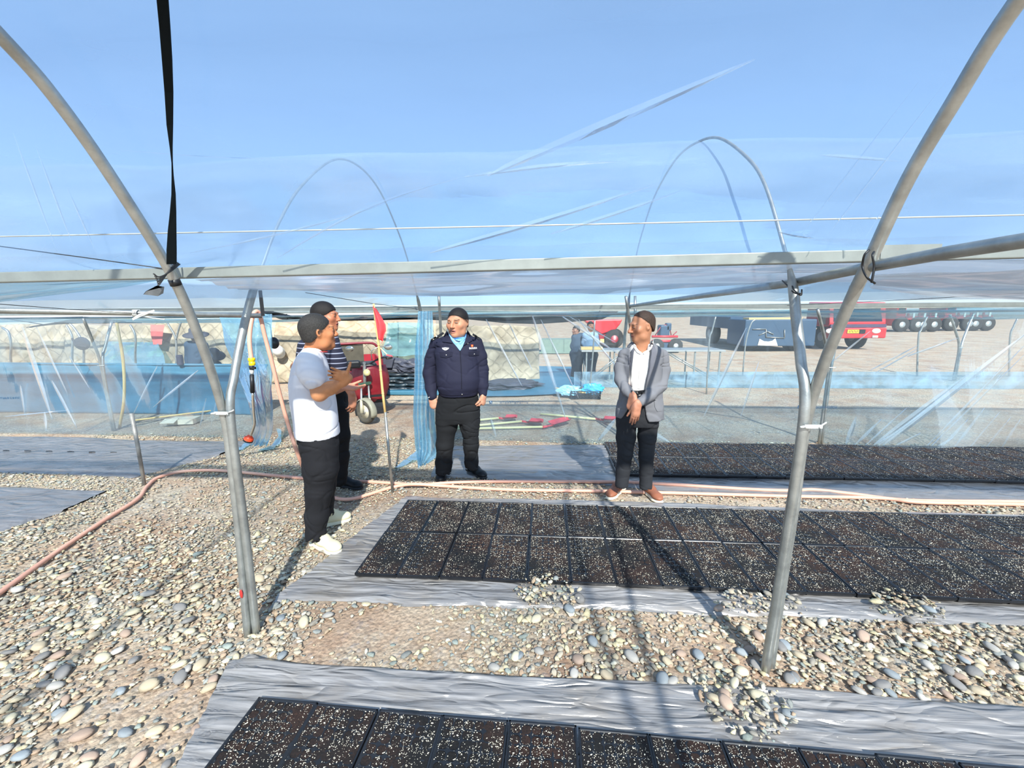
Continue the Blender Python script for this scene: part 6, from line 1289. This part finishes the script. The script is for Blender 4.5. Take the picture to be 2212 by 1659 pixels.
net([(1010, 680), (1090, 685), (1160, 683), (1240, 677), (1300, 672), (1335, 672)], [(1010, 690), (1090, 698), (1160, 700), (1240, 695), (1300, 690), (1332, 676)], 6.0, 'rolled black shade net sagging behind the film between officer and suited man', 2.0)
net([(60, 706), (120, 696), (180, 684), (215, 686), (250, 694), (300, 696)], [(60, 708), (120, 701), (180, 698), (215, 699), (250, 698), (300, 698)], 6.1, 'black shade net peaking above the left forked post', 3.0)
# --- shovels behind the right film wall
def shovel(h0, h1, b1, label, w=.10):
    a, b, c = G(*h0, .03), G(*h1, .035), G(*b1, .03); o = empty('shovel', (a + c) / 2 * np.array([1, 1, 0])); tag(o, label, 'shovel', 'red shovels')
    m = MB(); m.tube([a, b], .017, 10); m.build('handle', HND, o)
    d = (c - b); L = np.linalg.norm(d); d /= L; sd = np.cross(d, [0, 0, 1]); V = []; Fs = []; n = 8; k = 5
    m = MB(); m.tube([b - d * .03, b + d * L * .35], [.02, .014], 10); m.build('socket', SHV, o)
    for i in range(n):
        t = .3 + .7 * i / (n - 1); wd = w * (1 if t < .75 else math.sqrt(max(.05, 1 - ((t - .75) / .27) ** 2)))
        for j in range(k):
            q = j / (k - 1) * 2 - 1; V.append(b + d * L * t + sd * wd * q + np.array([0, 0, .015 + .03 * q * q + .03 * (t - .3)]))
    Fs = [(i * k + j, i * k + j + 1, (i + 1) * k + j + 1, (i + 1) * k + j) for i in range(n - 1) for j in range(k - 1)]
    V += [v + np.array([0, 0, -.008]) for v in V]; N_ = n * k; Fs += [tuple(x + N_ for x in f[::-1]) for f in Fs]
    m = MB(); m.add(V, Fs, True); m.build('blade', SHV, o)
shovel((985, 912), (1078, 903), (1116, 907), 'red shovel with the shortest visible handle, farthest from the film'); shovel((975, 924), (1128, 910), (1172, 917), 'red shovel in the middle of the three beside the officer'); shovel((960, 927), (1176, 922), (1230, 911), 'red shovel nearest the film, its blade tilted up'); shovel((1168, 894), (1289, 905), (1332, 912), 'red shovel lying apart with its blade beside the suited man')
# --- crate, blue bundle, tarp bed
CR = empty('plastic_crate', G(1264, 862)); tag(CR, 'black lattice crate on the ground under the blue bundle', 'crate'); a, b = G(1234, 862), G(1294, 858); W_ = b[0] - a[0]; yc = a[1]
m = MB(); nb_ = 9
for z in (.01, .06, .11, .15): m.box(((a[0] + b[0]) / 2, yc, z), (W_, .012, .014)); m.box(((a[0] + b[0]) / 2, yc + .35, z), (W_, .012, .014)); m.box((a[0], yc + .175, z), (.012, .35, .014)); m.box((b[0], yc + .175, z), (.012, .35, .014))
for i in range(nb_ + 1): x = a[0] + W_ * i / nb_; m.box((x, yc, .08), (.012, .012, .15)); m.box((x, yc + .35, .08), (.012, .012, .15))
m.build('lattice', M['black_plastic'], CR); m = MB(); m.box(((a[0] + b[0]) / 2, yc + .175, .006), (W_, .35, .01)); m.build('bottom', M['black_plastic'], CR)
lump(AY(1280, 842, yc + .2), (.20, .15, .12), 'bright blue plastic bundle heaped on the crate', mat('blue_bundle', C('#3fa3d6'), .4), 'blue_bundle', 'bundle', .3, 3, 4.0); lump(AY(1228, 852, yc + .2) * np.array([1, 1, 0]) + np.array([0, 0, .12]), (.22, .12, .10), 'pale blue film bundle beside the crate', mat('pale_bundle', C('#8cc4e4'), .4), 'blue_bundle', 'bundle', .35, 3, 6.0)
m = MB(); m.tube([AY(1200, 838, yc + .2), AY(1265, 849, yc + .1)], .014, 8); tag(m.build('cane_stick', M['bamboo']), 'bamboo stick lying across the crate', 'stick')
def flat_tarp(px, label, matl, z=.03, name='tarp'):
    P = [G(u, v, z) for u, v in px]; n = len(px) // 2; A = resample(P[:n], 50); B = resample(P[n:][::-1], 50); t = np.linspace(0, 1, 14)[None, :, None]; Gd = A[:, None] * (1 - t) + B[:, None] * t; Gd[..., 2] += .05 * (1 + noise3(Gd[..., 0] * 2, Gd[..., 1] * 4, 2.0)) * np.sin(np.pi * t[..., 0]) ; sheet(name, label, Gd, matl, 'tarp')
flat_tarp([(1035, 856), (1120, 855), (1225, 850), (1260, 832), (1235, 800), (1235, 792), (1130, 790), (1035, 792)], 'blue tarp spread on the ground right of the officer', M['blue_tarp'])
lump(G(1100, 830, .12), (.7, .35, .10), 'dark heap lying on the blue tarp', M['dark_tarp'], 'dark_heap', 'heap', .3, 3, 9.0)
# film skirt of the farther tunnel
A = [AY(u, 803, 9.4) for u in (1240, 1500, 1800, 2212, 2600)]; Gd = np.zeros((120, 10, 3)); A = resample(A, 120)
for j in range(10): Gd[:, j] = A * np.array([1, 1, j / 9]); Gd[:, j, 1] += .03 * noise3(A[:, 0] * 3, j * .3, 1.0)
sheet('film_skirt', 'low blue film skirt along the farther tunnel at the right', Gd, film_mat('skirt', (.6, .8, .9), .5, (.42, .62, .76), .3), 'plastic film')
# --- table
TB = empty('work_table', G(1410, 835)); tag(TB, 'long metal work table with crossed braces behind the suited man', 'table'); yt = G(1410, 832)[1]
ta, tb_ = AY(1256, 757, yt), AY(1566, 759, yt); zt = (ta[2] + tb_[2]) / 2; m = MB(); m.box(((ta[0] + tb_[0]) / 2, yt + .3, zt), (tb_[0] - ta[0], .7, .035)); m.build('tabletop', mat('table_grey', C('#9a9a96'), .6), TB, bevel=.005)
lx = [ta[0] + .12, ta[0] + .75, tb_[0] - .65, tb_[0] - .10]
for x in lx:
    for y in (yt, yt + .6): q = MB(); q.box((x, y, zt / 2), (.03, .03, zt)); q.build('leg', M['galv'], TB)
for (xa, xb) in ((lx[0] + .05, ta[0] + .95), (lx[0] + .12, ta[0] + 1.02), (tb_[0] - 1.25, lx[3] - .02), (tb_[0] - 1.33, lx[3] - .10)):
    q = MB(); up = xa < (ta[0] + tb_[0]) / 2; q.tube([(xa, yt, .12 if up else zt - .02), (xb, yt, zt - .02 if up else .12)], .014, 8); q.build('brace', M['galv'], TB)
m = MB(); m.box((ta[0] + .25, yt + .2, zt + .05), (.5, .2, .06)); tag(m.build('timber_block', M['bamboo']), 'pale timber block lying on the left end of the table', 'timber')
# --- green box far off
m = MB(); a = G(1170, 762); b = G(1243, 762); w = b[0] - a[0]; m.box(((a[0] + b[0]) / 2, a[1], .32), (w, .8, .5)); m.box(((a[0] + b[0]) / 2, a[1] - .02, .05), (w + .3, .9, .06))
for i in range(4): m.box((a[0] + w * i / 3, a[1] - .41, .32), (.05, .03, .5))
tag(m.build('green_container', mat('green_box', C('#6b7f74'), .7)), 'low grey green container standing on the far ground', 'container')
# ================================================================== RED TRICYCLE
def tricycle():
    w = G(781, 922); T = empty('cargo_tricycle', w); tag(T, 'red electric cargo tricycle with muddy front wheel parked beyond the doorway', 'tricycle')
    X0, Y0 = w[0], w[1] + .19; r = .195; ca_, sa_ = math.cos(D2(27)), math.sin(D2(27)); L_ = lambda x, y, z: np.array([X0 + x * ca_ - y * sa_, Y0 + x * sa_ + y * ca_, z]); RT = Matrix.Rotation(D2(27), 3, 'Z')
    st = Matrix.Rotation(D2(62), 3, 'Z'); ax = st @ Vector((1, 0, 0))                      # wheel axle, steered
    def ringw(c, ax, r, tr, matl, name, par, seg=36):
        m = MB(); ax = Vector(ax); u = ax.orthogonal().normalized(); v = ax.cross(u); V = []; Fs = []; k = 12
        for i in range(seg):
            th = 2 * math.pi * i / seg; d = u * math.cos(th) + v * math.sin(th)
            for j in range(k):
                ph = 2 * math.pi * j / k; V.append(Vector(c) + d * (r - tr + tr * math.cos(ph)) + ax * (tr * 1.05 * math.sin(ph)))
        Fs = [(i * k + j, ((i + 1) % seg) * k + j, ((i + 1) % seg) * k + (j + 1) % k, i * k + (j + 1) % k) for i in range(seg) for j in range(k)]; m.add(V, Fs, True); return m.build(name, matl, par)
    def wheel(c, ax, par_name):
        ty = ringw(c, ax, r, .048, M['dusty_rubber'], par_name, T); ax = Vector(ax)
        m = MB(); m.lathe(Vector(c) - ax * .03, ax, [(0, .115), (.012, .112), (.02, .10), (.021, .03), (.022, .0)], 24); m.lathe(Vector(c) + ax * .03, -ax, [(0, .115), (.012, .112), (.02, .10), (.021, .03), (.022, .0)], 24); m.build('rim', mat('alloy', C('#cfc6ae'), .5, .3), ty)
        u = ax.orthogonal().normalized(); v = ax.cross(u)
        for i in range(5):
            d = u * math.cos(i * 1.257) + v * math.sin(i * 1.257); q = MB(); q.tube([Vector(c) + d * .035, Vector(c) + d * .10], .014, 8); q.build('spoke', mat('spoke', C('#5b5348'), .6), ty)
        q = MB(); q.lathe(Vector(c) - ax * .05, ax, [(0, .02), (.005, .035), (.095, .035), (.1, .02)], 16); q.build('hub', M['galv_dull'], ty); return ty
    c0 = L_(0, 0, r); wheel(c0, ax, 'front_wheel')
    crown = L_(.02, .10, .62); 
    for s in (-1, 1):
        o_ = np.array(ax) * .075 * s; m = MB(); m.tube([c0 + o_, crown * .45 + c0 * .55 + o_, crown + o_ * .9], [.02, .017, .014], 10); m.build('fork_leg', M['galv'], T); m = MB(); m.tube([c0 + o_ + np.array([0, 0, -.01]), c0 * .55 + crown * .45 + o_], [.028, .024], 10); m.build('fork_slider', mat('slider', C('#b9b39c'), .5, .2), T)
    m = MB(); m.box(crown, (.20, .06, .04), st); m.build('fork_crown', mat('clamp_green', C('#3c5a48'), .6), T)
    m = MB(); u = Vector(ax).orthogonal().normalized(); f = st @ Vector((0, -1, 0)); V = []
    for i in range(12):
        th = D2(-20 + i * 14); d = f * math.cos(th) + Vector((0, 0, 1)) * math.sin(th)
        for j in (-1, -.5, .5, 1): V.append(Vector(c0) + d * (.225 - .03 * abs(j) ** 2) + Vector(ax) * .06 * j)
    m.add(V, [(i * 4 + j, i * 4 + j + 1, i * 4 + j + 5, i * 4 + j + 4) for i in range(11) for j in range(3)], True); o = m.build('fender', mat('fender', C('#8d8a78'), .5), T); o.modifiers.new('s', 'SOLIDIFY').thickness = .006
    # steering head, handlebar, lamps
    m = MB(); m.tube([crown, L_(.04, .20, .95)], .025, 10); m.build('steering_stem', M['galv_dull'], T)
    hb = MB(); hb.tube(spline([L_(-.36, .28, .98), L_(-.25, .18, .98), L_(-.06, .18, .92), L_(.10, .18, .92), L_(.28, .18, 1.0), L_(.40, .28, 1.0)], 5), .013, 8); hbo = hb.build('handlebar', M['black_plastic'], T)
    for x in (-.38, .42): q = MB(); q.tube([L_(x - .03 * np.sign(x), .26, .985), L_(x + .06 * np.sign(x), .33, .985)], .02, 10); q.build('grip', M['rubber'], hbo)
    q = MB(); q.box(L_(-.12, .12, .93), (.20, .12, .12), RT); q.build('instrument_pod', M['black_plastic'], T, bevel=.03)
    q = MB(); q.lathe(L_(.06, .06, .80), (0, -1, 0), [(-.06, .03), (0, .055), (.02, .05), (.025, .0)], 18); q.build('headlamp', mat('amber_lens', C('#e2d49a'), .25), T)
    for x, yy in ((.16, .2), (-.42, .2)): q = MB(); q.tube(spline([L_(x, yy, .97), L_(x - .0, yy - .02, 1.12), L_(x + .12, yy - .02, 1.18), L_(x + .2, yy, 1.18)], 4), .008, 6); q.sphere(L_(x + .26, yy, 1.17), (.07, .02, .045)); q.build('mirror', M['steel'], T)
    # red leg shield
    V = []; 
    for i in range(12):
        t = i / 11; z = .26 + .62 * t
        for j in range(9):
            q_ = j / 8 * 2 - 1; hw = .20 + .10 * math.sin(t * 2.6); V.append(L_(.12 + q_ * hw, .30 + .10 * q_ * q_ - .05 * math.sin(t * 3) - .06 * t, z))
    m = MB(); m.add(V, [(i * 9 + j, i * 9 + j + 1, (i + 1) * 9 + j + 1, (i + 1) * 9 + j) for i in range(11) for j in range(8)], True); o = m.build('leg_shield', M['red_paint2'], T); o.modifiers.new('s', 'SOLIDIFY').thickness = .03
    m = MB(); m.box(L_(.14, .17, .40), (.34, .03, .035), RT); m.build('shield_trim', M['black_plastic'], T)
    m = MB(); m.box(L_(.05, .75, .28), (.50, .9, .05), RT); m.build('floorboard', M['black_plastic'], T); m = MB(); m.box(L_(.05, .95, .52), (.46, .42, .44), RT); m.build('battery_box', M['red_paint2'], T, bevel=.03); m = MB(); m.box(L_(.05, .98, .80), (.46, .42, .12), RT); m.build('seat', M['black_plastic'], T, bevel=.04)
    # windshield frame behind the seat and the cargo box
    fr = MB(); yr = 1.30; fr.tube(spline([L_(-.52, yr, .55), L_(-.52, yr, 1.05), L_(-.46, yr, 1.16), L_(-.2, yr, 1.17), L_(.22, yr, 1.17), L_(.34, yr, 1.10), L_(.40, yr, .95), L_(.42, yr, .55)], 6), .022, 10); fro = fr.build('guard_frame', mat('maroon', C('#6e1c28'), .4), T)
    m = MB(); m.box(L_(-.2, yr + .02, .92), (.60, .012, .46), RT); m.build('guard_panel', mat('guard_panel', C('#4a463c'), .35, 0, .2), fro)
    bxm = mat('cargo_red', C('#8c1f2c'), .45)
    for (cx, cy, cz, sx, sy, sz) in ((-.02, 2.1, .42, .9, 1.5, .05), (-.47, 2.1, .62, .03, 1.5, .4), (.42, 2.1, .62, .03, 1.5, .4), (-.02, 1.36, .62, .9, .03, .4), (-.02, 2.84, .62, .9, .03, .4)): m = MB(); m.box(L_(cx, cy, cz), (sx, sy, sz), RT); m.build('cargo_panel', bxm, T)
    m = MB(); m.tube([L_(-.5, 2.3, r), L_(.56, 2.3, r)], .03, 10); m.build('rear_axle', M['galv_dull'], T)
    for x in (-.44, .50): wheel(L_(x, 2.3, r), tuple(RT @ Vector((1, 0, 0))), 'rear_wheel')
    for x in (-.3, .36): m = MB(); m.box(L_(x, 1.6, .36), (.06, 2.2, .06), RT); m.build('chassis_rail', M['rubber'], T)
    m = MB(); m.box(L_(.30, .95, .45), (.05, .8, .5), RT); m.build('side_panel', M['red_paint2'], T, bevel=.02)
tricycle()
# ================================================================== FAR VEHICLES
def wheels(T, pts, r, w, name='wheel'):
    for (x, y) in pts:
        m = MB(); m.lathe((x - w / 2, y, r), (1, 0, 0), [(0, r * .55), (.01, r * .9), (.05, r), (w - .05, r), (w - .01, r * .9), (w, r * .55)], 22); o = m.build(name, M['rubber'], T); q = MB(); q.lathe((x - w / 2 - .01, y, r), (1, 0, 0), [(0, .0), (.005, r * .35), (.03, r * .55)], 16); q.lathe((x + w / 2 + .01, y, r), (-1, 0, 0), [(0, .0), (.005, r * .35), (.03, r * .55)], 16); q.build('hub', M['galv_dull'], o)
def red_truck():
    a, b = G(1788, 757), G(1912, 757); yb_ = a[1]; x0_, x1_ = a[0], b[0]; w = x1_ - x0_; xc = (x0_ + x1_) / 2; T = empty('red_truck', (xc, yb_, 0)); tag(T, 'red truck facing the viewer with a yellow number plate, seen through film', 'truck')
    zb = lambda v: AY(1850, v, yb_)[2]
    m = MB(); m.box((xc, yb_ + .15, (zb(731) + zb(708)) / 2), (w, .3, zb(708) - zb(731))); m.build('bumper', M['red_bright'], T, bevel=.05)
    m = MB(); m.prism([(x0_, yb_ + .1, zb(706)), (x0_, yb_ + .1, zb(697)), (x0_ + .05, yb_ + .3, zb(697) + .8), (x0_ + .05, yb_ + 1.7, zb(697) + .85), (x0_, yb_ + 1.7, zb(706))], (w, 0, 0)); cab = m.build('cab', M['red_bright'], T, bevel=.05)
    m = MB(); m.prism([(x0_ + .15, yb_ + .13, zb(697) + .04), (x1_ - .15, yb_ + .13, zb(697) + .04), (x1_ - .2, yb_ + .27, zb(697) + .62), (x0_ + .2, yb_ + .27, zb(697) + .62)], (0, -.03, 0)); m.build('windshield', M['glass_dark'], cab)
    m = MB(); m.box((xc, yb_ + .06, zb(704)), (w * .98, .05, .13)); m.build('grille', mat('grille', C('#4a3f55'), .5), T)
    pl = MB(); p = (AY(1843, 716, yb_ - .02)); pl.box(p, (.44, .02, .14)); po = pl.build('number_plate', M['plate'], T); q = MB()
    for i in range(6): q.box(p + np.array([-.16 + i * .063, -.014, 0]), (.012, .004, .08)); q.box(p + np.array([-.14 + i * .063, -.014, .03 if i % 2 else -.03]), (.03, .004, .014))
    q.build('plate_characters', M['black_plastic'], po)
    q = MB(); q.box(AY(1863, 716, yb_ - .02), (.22, .02, .16)); q.build('recess', M['black_plastic'], T)
    for u in (1793, 1893): q = MB(); q.sphere(AY(u, 715, yb_), (.17, .05, .10)); q.build('headlamp', M['lamp_glass'], T)
    for u in (1800, 1890): q = MB(); q.box(AY(u, 727, yb_ - .02), (.2, .04, .08)); q.build('fog_lamp', M['lamp_glass'], T)
    wheels(T, [(x0_ + .45, yb_ + 1.0), (x1_ - .45, yb_ + 1.0), (x0_ + .45, yb_ + 4.5), (x1_ - .45, yb_ + 4.5)], .5, .34)
    m = MB(); m.box((xc, yb_ + 4.2, .95), (w * .9, 4.6, .25)); m.build('bed', M['truck_blue'], T)
    q = MB(); q.box((x0_ - .12, yb_ + .3, zb(697) + .1), (.14, .08, .34)); q.build('mirror', M['black_plastic'], T)
red_truck()
def blue_truck():
    a, b = G(1600, 760), G(1765, 760); yb_ = a[1]; x0_, x1_ = a[0], b[0]; w = x1_ - x0_; xc = (x0_ + x1_) / 2; T = empty('blue_truck', (xc, yb_, 0)); tag(T, 'dark blue truck tail with pale mudflap left of the red truck', 'truck'); zb = lambda v: AY(1680, v, yb_)[2]
    m = MB(); m.box((xc, yb_ + .8, (zb(748) + zb(690)) / 2), (w * .94, 1.6, zb(690) - zb(748))); m.build('body', M['truck_blue'], T, bevel=.04)
    m = MB(); m.prism([AY(1637, 746, yb_ - .03), AY(1641, 732, yb_ - .03), AY(1650, 737, yb_ - .03), AY(1660, 738, yb_ - .03), AY(1669, 736, yb_ - .03), AY(1675, 731, yb_ - .03), AY(1680, 747, yb_ - .03)], (0, .02, 0)); m.build('mudflap', M['lamp_glass'], T)
    for (u0, v0, u1, v1) in ((1640, 724, 1658, 716), (1658, 716, 1671, 722), (1655, 711, 1655, 728), (1655, 728, 1695, 730), (1695, 730, 1695, 712), (1626, 711, 1655, 711)): q = MB(); q.tube([AY(u0, v0, yb_ - .03), AY(u1, v1, yb_ - .03)], .018, 6); q.build('pale_rail', M['galv'], T)
    m = MB(); m.box((xc, yb_ + 4.0, zb(700)), (w * .9, 5, .5)); m.build('bed', M['truck_blue'], T); m = MB(); m.box((xc - .2, yb_ + .3, zb(691) + .04), (w * .7, .5, .10)); m.build('load_beam', M['bamboo'], T)
    wheels(T, [(x0_ + .6, yb_ + .7), (x1_ - .6, yb_ + .7), (x0_ + .6, yb_ + 4.4), (x1_ - .6, yb_ + 4.4)], .5, .4)
blue_truck()
def far_truck(u0, u1, v, label, cabw=.3):
    a, b = G(u0, v), G(u1, v); yb_ = (a[1] + b[1]) / 2; x0_, x1_ = a[0], b[0]; w = x1_ - x0_; T = empty('flatbed_truck', ((x0_ + x1_) / 2, yb_, 0)); tag(T, label, 'truck', 'distant flatbed trucks')
    m = MB(); m.box((x0_ + w * .62, yb_, .95), (w * .76, 2.2, .22)); m.build('bed', M['red_bright'], T); m = MB(); m.box((x0_ + w * .12, yb_, 1.15), (w * .24, 2.2, 1.5)); c = m.build('cab', M['red_bright'], T, bevel=.12); q = MB(); q.box((x0_ + w * .12, yb_ - 1.1, 1.5), (w * .16, .04, .5)); q.build('window', M['glass_dark'], c)
    for k in range(6): q = MB(); q.box((x0_ + w * (.28 + .13 * k), yb_ - 1.1, 1.12), (.12, .06, .3)); q.build('stake_pocket', M['lamp_glass'] if k % 2 else M['red_paint2'], T)
    q = MB(); q.box((x0_ + w * .6, yb_, .7), (w * .7, 1.4, .2)); q.build('chassis', M['truck_blue'], T)
    for fx in (.12, .5, .62, .88):
        m = MB(); m.lathe((x0_ + w * fx, yb_ - 1.0, .5), (0, -1, 0), [(0, .3), (.01, .46), (.05, .5), (.25, .5), (.29, .46), (.3, .25)], 20); o = m.build('wheel', M['rubber'], T); q = MB(); q.lathe((x0_ + w * fx, yb_ - 1.31, .5), (0, 1, 0), [(0, 0.0), (.01, .2), (.03, .26)], 14); q.build('hub', M['galv'], o)
far_truck(1900, 1995, 715, 'distant red flatbed truck just right of the red truck cab'); far_truck(2000, 2110, 713, 'distant red flatbed truck farthest to the right')
def loader():
    a = G(1268, 752); T = empty('red_loader', a); tag(T, 'red farm loader with large dark wheels behind the net, left of the suited man', 'loader'); y = a[1]; Z = lambda u, v, dy=0: AY(u, v, y + dy)
    m = MB(); m.prism([Z(1262, 692), Z(1345, 690), Z(1340, 700), Z(1330, 712), Z(1300, 722), Z(1285, 712)], (0, 1.1, 0)); m.build('hopper', M['red_bright'], T, bevel=.04)
    m = MB(); m.prism([Z(1290, 712, .1), Z(1328, 712, .1), Z(1322, 738, .1), Z(1296, 738, .1)], (0, .9, 0)); m.build('body', M['red_paint2'], T, bevel=.04); m = MB(); m.box(Z(1302, 741, .4), (.9, 1.2, .12)); m.build('chassis', M['rubber'], T); m = MB(); m.box(Z(1301, 738, .0), (.2, .1, .25)); m.build('pale_cover', M['bamboo'], T)
    for u, r in ((1326, .42), (1276, .30)):
        for dy in (-.05, 1.0):
            p = Z(u, 740, dy); m = MB(); m.lathe((p[0], p[1] + .12, r), (0, -1, 0), [(0, r * .5), (.02, r * .9), (.06, r), (.20, r), (.24, r * .9), (.26, r * .5)], 22); o = m.build('wheel', M['rubber'], T); q = MB(); q.lathe((p[0], p[1] - .15, r), (0, 1, 0), [(0, 0.0), (.01, r * .4), (.03, r * .5)], 14); q.build('hub', M['red_paint2'], o)
loader()
def trike2():
    a = G(1412, 762); T = empty('farm_trike', a); tag(T, 'small red farm vehicle carrying a blue machine right of the suited man', 'vehicle'); y = a[1]; Z = lambda u, v, dy=0: AY(u, v, y + dy)
    for v in (727, 737): m = MB(); m.tube([Z(1408, v), Z(1464, v)], .05, 8); m.build('side_rail', M['red_bright'], T)
    m = MB(); m.box(Z(1440, 744, .5), (.95, 1.0, .25)); m.build('bed', M['truck_blue'], T); m = MB(); m.box(Z(1433, 714, .4), (.38, .5, .45)); m.build('engine', M['truck_blue'], T, bevel=.05)
    for (u0, v0, u1, v1) in ((1415, 725, 1428, 705), (1428, 705, 1445, 700), (1445, 700, 1450, 725), (1450, 728, 1462, 716)): q = MB(); q.tube([Z(u0, v0, .2), Z(u1, v1, .2)], .02, 6); q.build('frame_tube', M['red_paint2'], T)
    m = MB(); m.box(Z(1443, 706, .3), (.2, .3, .3)); m.build('fuel_tank', M['truck_blue'], T, bevel=.04)
    for u in (1418, 1458):
        p = Z(u, 752, -.02); m = MB(); m.lathe((p[0], p[1] + .1, .28), (0, -1, 0), [(0, .15), (.02, .26), (.05, .28), (.17, .28), (.2, .25), (.21, .12)], 20); o = m.build('wheel', M['rubber'], T); q = MB(); q.lathe((p[0], p[1] - .12, .28), (0, 1, 0), [(0, 0.0), (.01, .1), (.03, .14)], 12); q.build('hub', M['galv'], o)
trike2()
# ================================================================== DISTANT WORKERS
def worker(Y, px, label, head, should, hip, feet, hand_px, coat, pants, hat=None, az=-90, hs=1.0, res=.011, pitch=0):
    P = Person(Y, px, label); J = P.J; c = J(*head); R = face_R(D2(az), D2(pitch)); S = SDF(); head_sdf(S, c, R, hs); skin = C('#8a6450')
    sl, sr = should; nk = (J(*sl) + J(*sr)) / 2
    S.cone(c, nk + np.array([0, 0, -.03]), .055, .06, .03); V, Fc = S.mesh(.006); P.add_body(V, Fc, head_colors(V, c, R, hs, skin, C('#7a4a40'), C('#17130f')))
    for k, (shd, hp) in enumerate(zip((sl, sr), hand_px)):
        S = SDF(); w = J(*hp); e = (J(*shd) + w) / 2 + np.array([.04 * (1 if k else -1), .05, -.03]); S.chain([J(*shd), e, w], [.04, .036, .028], .02); d = w - e; hand_sdf(S, w, d / np.linalg.norm(d), (0, .9, -.2), 1 - 2 * k, 1.0); V, Fc = S.mesh(.006); P.add_body(V, Fc, np.tile(skin, (len(V), 1)))
    P.finish_body(SKIN)
    hpz = J(*hip); S = SDF(); S.cone(nk + np.array([0, 0, -.06]), hpz, .15, .16, .03, ((0, 1, 0), .72)); S.cone(J(*sl), J(*sr), .07, .07, .05)
    for k, (shd, hp) in enumerate(zip((sl, sr), hand_px)):
        w = J(*hp); e = (J(*shd) + w) / 2 + np.array([.04 * (1 if k else -1), .05, -.03]); S.chain([J(*shd), e, w * .85 + e * .15], [.068, .062, .05], .03)
    P.part('coat', S, res, coat, folds(.008, (6, 9), 3.0))
    S = SDF(); S.cone(hpz + np.array([-.05, 0, .02]), hpz + np.array([.05, 0, .02]), .14, .14, .03)
    for k, f in enumerate(feet):
        fp = G(*f) if len(f) == 2 else np.array(f); kn = (hpz + fp) / 2 + np.array([0, -.03, 0]); S.chain([hpz + np.array([.08 * (1 if k else -1), 0, 0]), kn, fp + np.array([0, 0, .09])], [.115, .085, .07], .03)
    P.part('trousers', S, res, pants, folds(.008, (8, 14), 5.0))
    for f in feet: fp = G(*f) if len(f) == 2 else np.array(f); shoe(P, fp + np.array([0, .09, 0]), fp + np.array([0, -.17, 0]), .06, .045, .02, M['rubber'], M['rubber'])
    if hat is not None:
        m = MB(); up = R @ np.array([0, 0, 1.0]); m.lathe(c + up * .055 * hs, up, [(-.03, .20), (-.02, .205), (.0, .15), (.02, .105), (.09, .095), (.115, .07), (.12, .0)], 24); m.build('sun_hat', hat, P.root)
    else: hair_part(P, c, R, hs, lambda x, y, z: np.minimum(np.maximum(z - .05, np.minimum(z + .05, -y + .015)), .1 - y), .01, 1.0, HAIR, .008)
    return P
dk = cloth('dark_workwear', '#38485a', .9); dk2 = cloth('dark_work_trousers', '#2d3a4a', .9); hatm = cloth('hat_dark', '#4c4a52', .9)
b1 = AY(424, 785, 7.3); worker(7.3, (424, 785), 'worker in dark clothes and wide brimmed hat standing behind the blue tarp', (424, 727), ((408, 745), (440, 746)), (424, 800), [(b1[0] - .1, 7.3, 0), (b1[0] + .1, 7.3, 0)], [(405, 795), (445, 790)], dk, dk2, hatm, az=-60, pitch=-15)
b2 = AY(468, 790, 7.85); worker(7.85, (462, 790), 'worker in a peaked hat bending low behind the blue tarp', (461, 770), ((446, 785), (470, 788)), (440, 806), [(b2[0] - .30, 7.95, 0), (b2[0] - .08, 7.95, 0)], [(462, 822), (476, 822)], dk, dk2, hatm, az=-35, pitch=-30, hs=.95)
worker(10.5, (1243, 818), 'worker in dark clothes standing beside the far end of the metal table', (1244, 713), ((1241, 728), (1258, 726)), (1247, 766), [(1238, 818), (1252, 817)], [(1240, 762), (1262, 760)], dk, dk2, None, az=-150, hs=.92)
worker(10.3, (1274, 815), 'worker in pale blue behind the table next to the darker worker', (1276, 704), ((1264, 724), (1286, 724)), (1275, 768), [(1270, 820), (1282, 820)], [(1266, 752), (1288, 752)], cloth('pale_workwear', '#7f97ae', .9), dk2, None, az=-70, hs=.9)
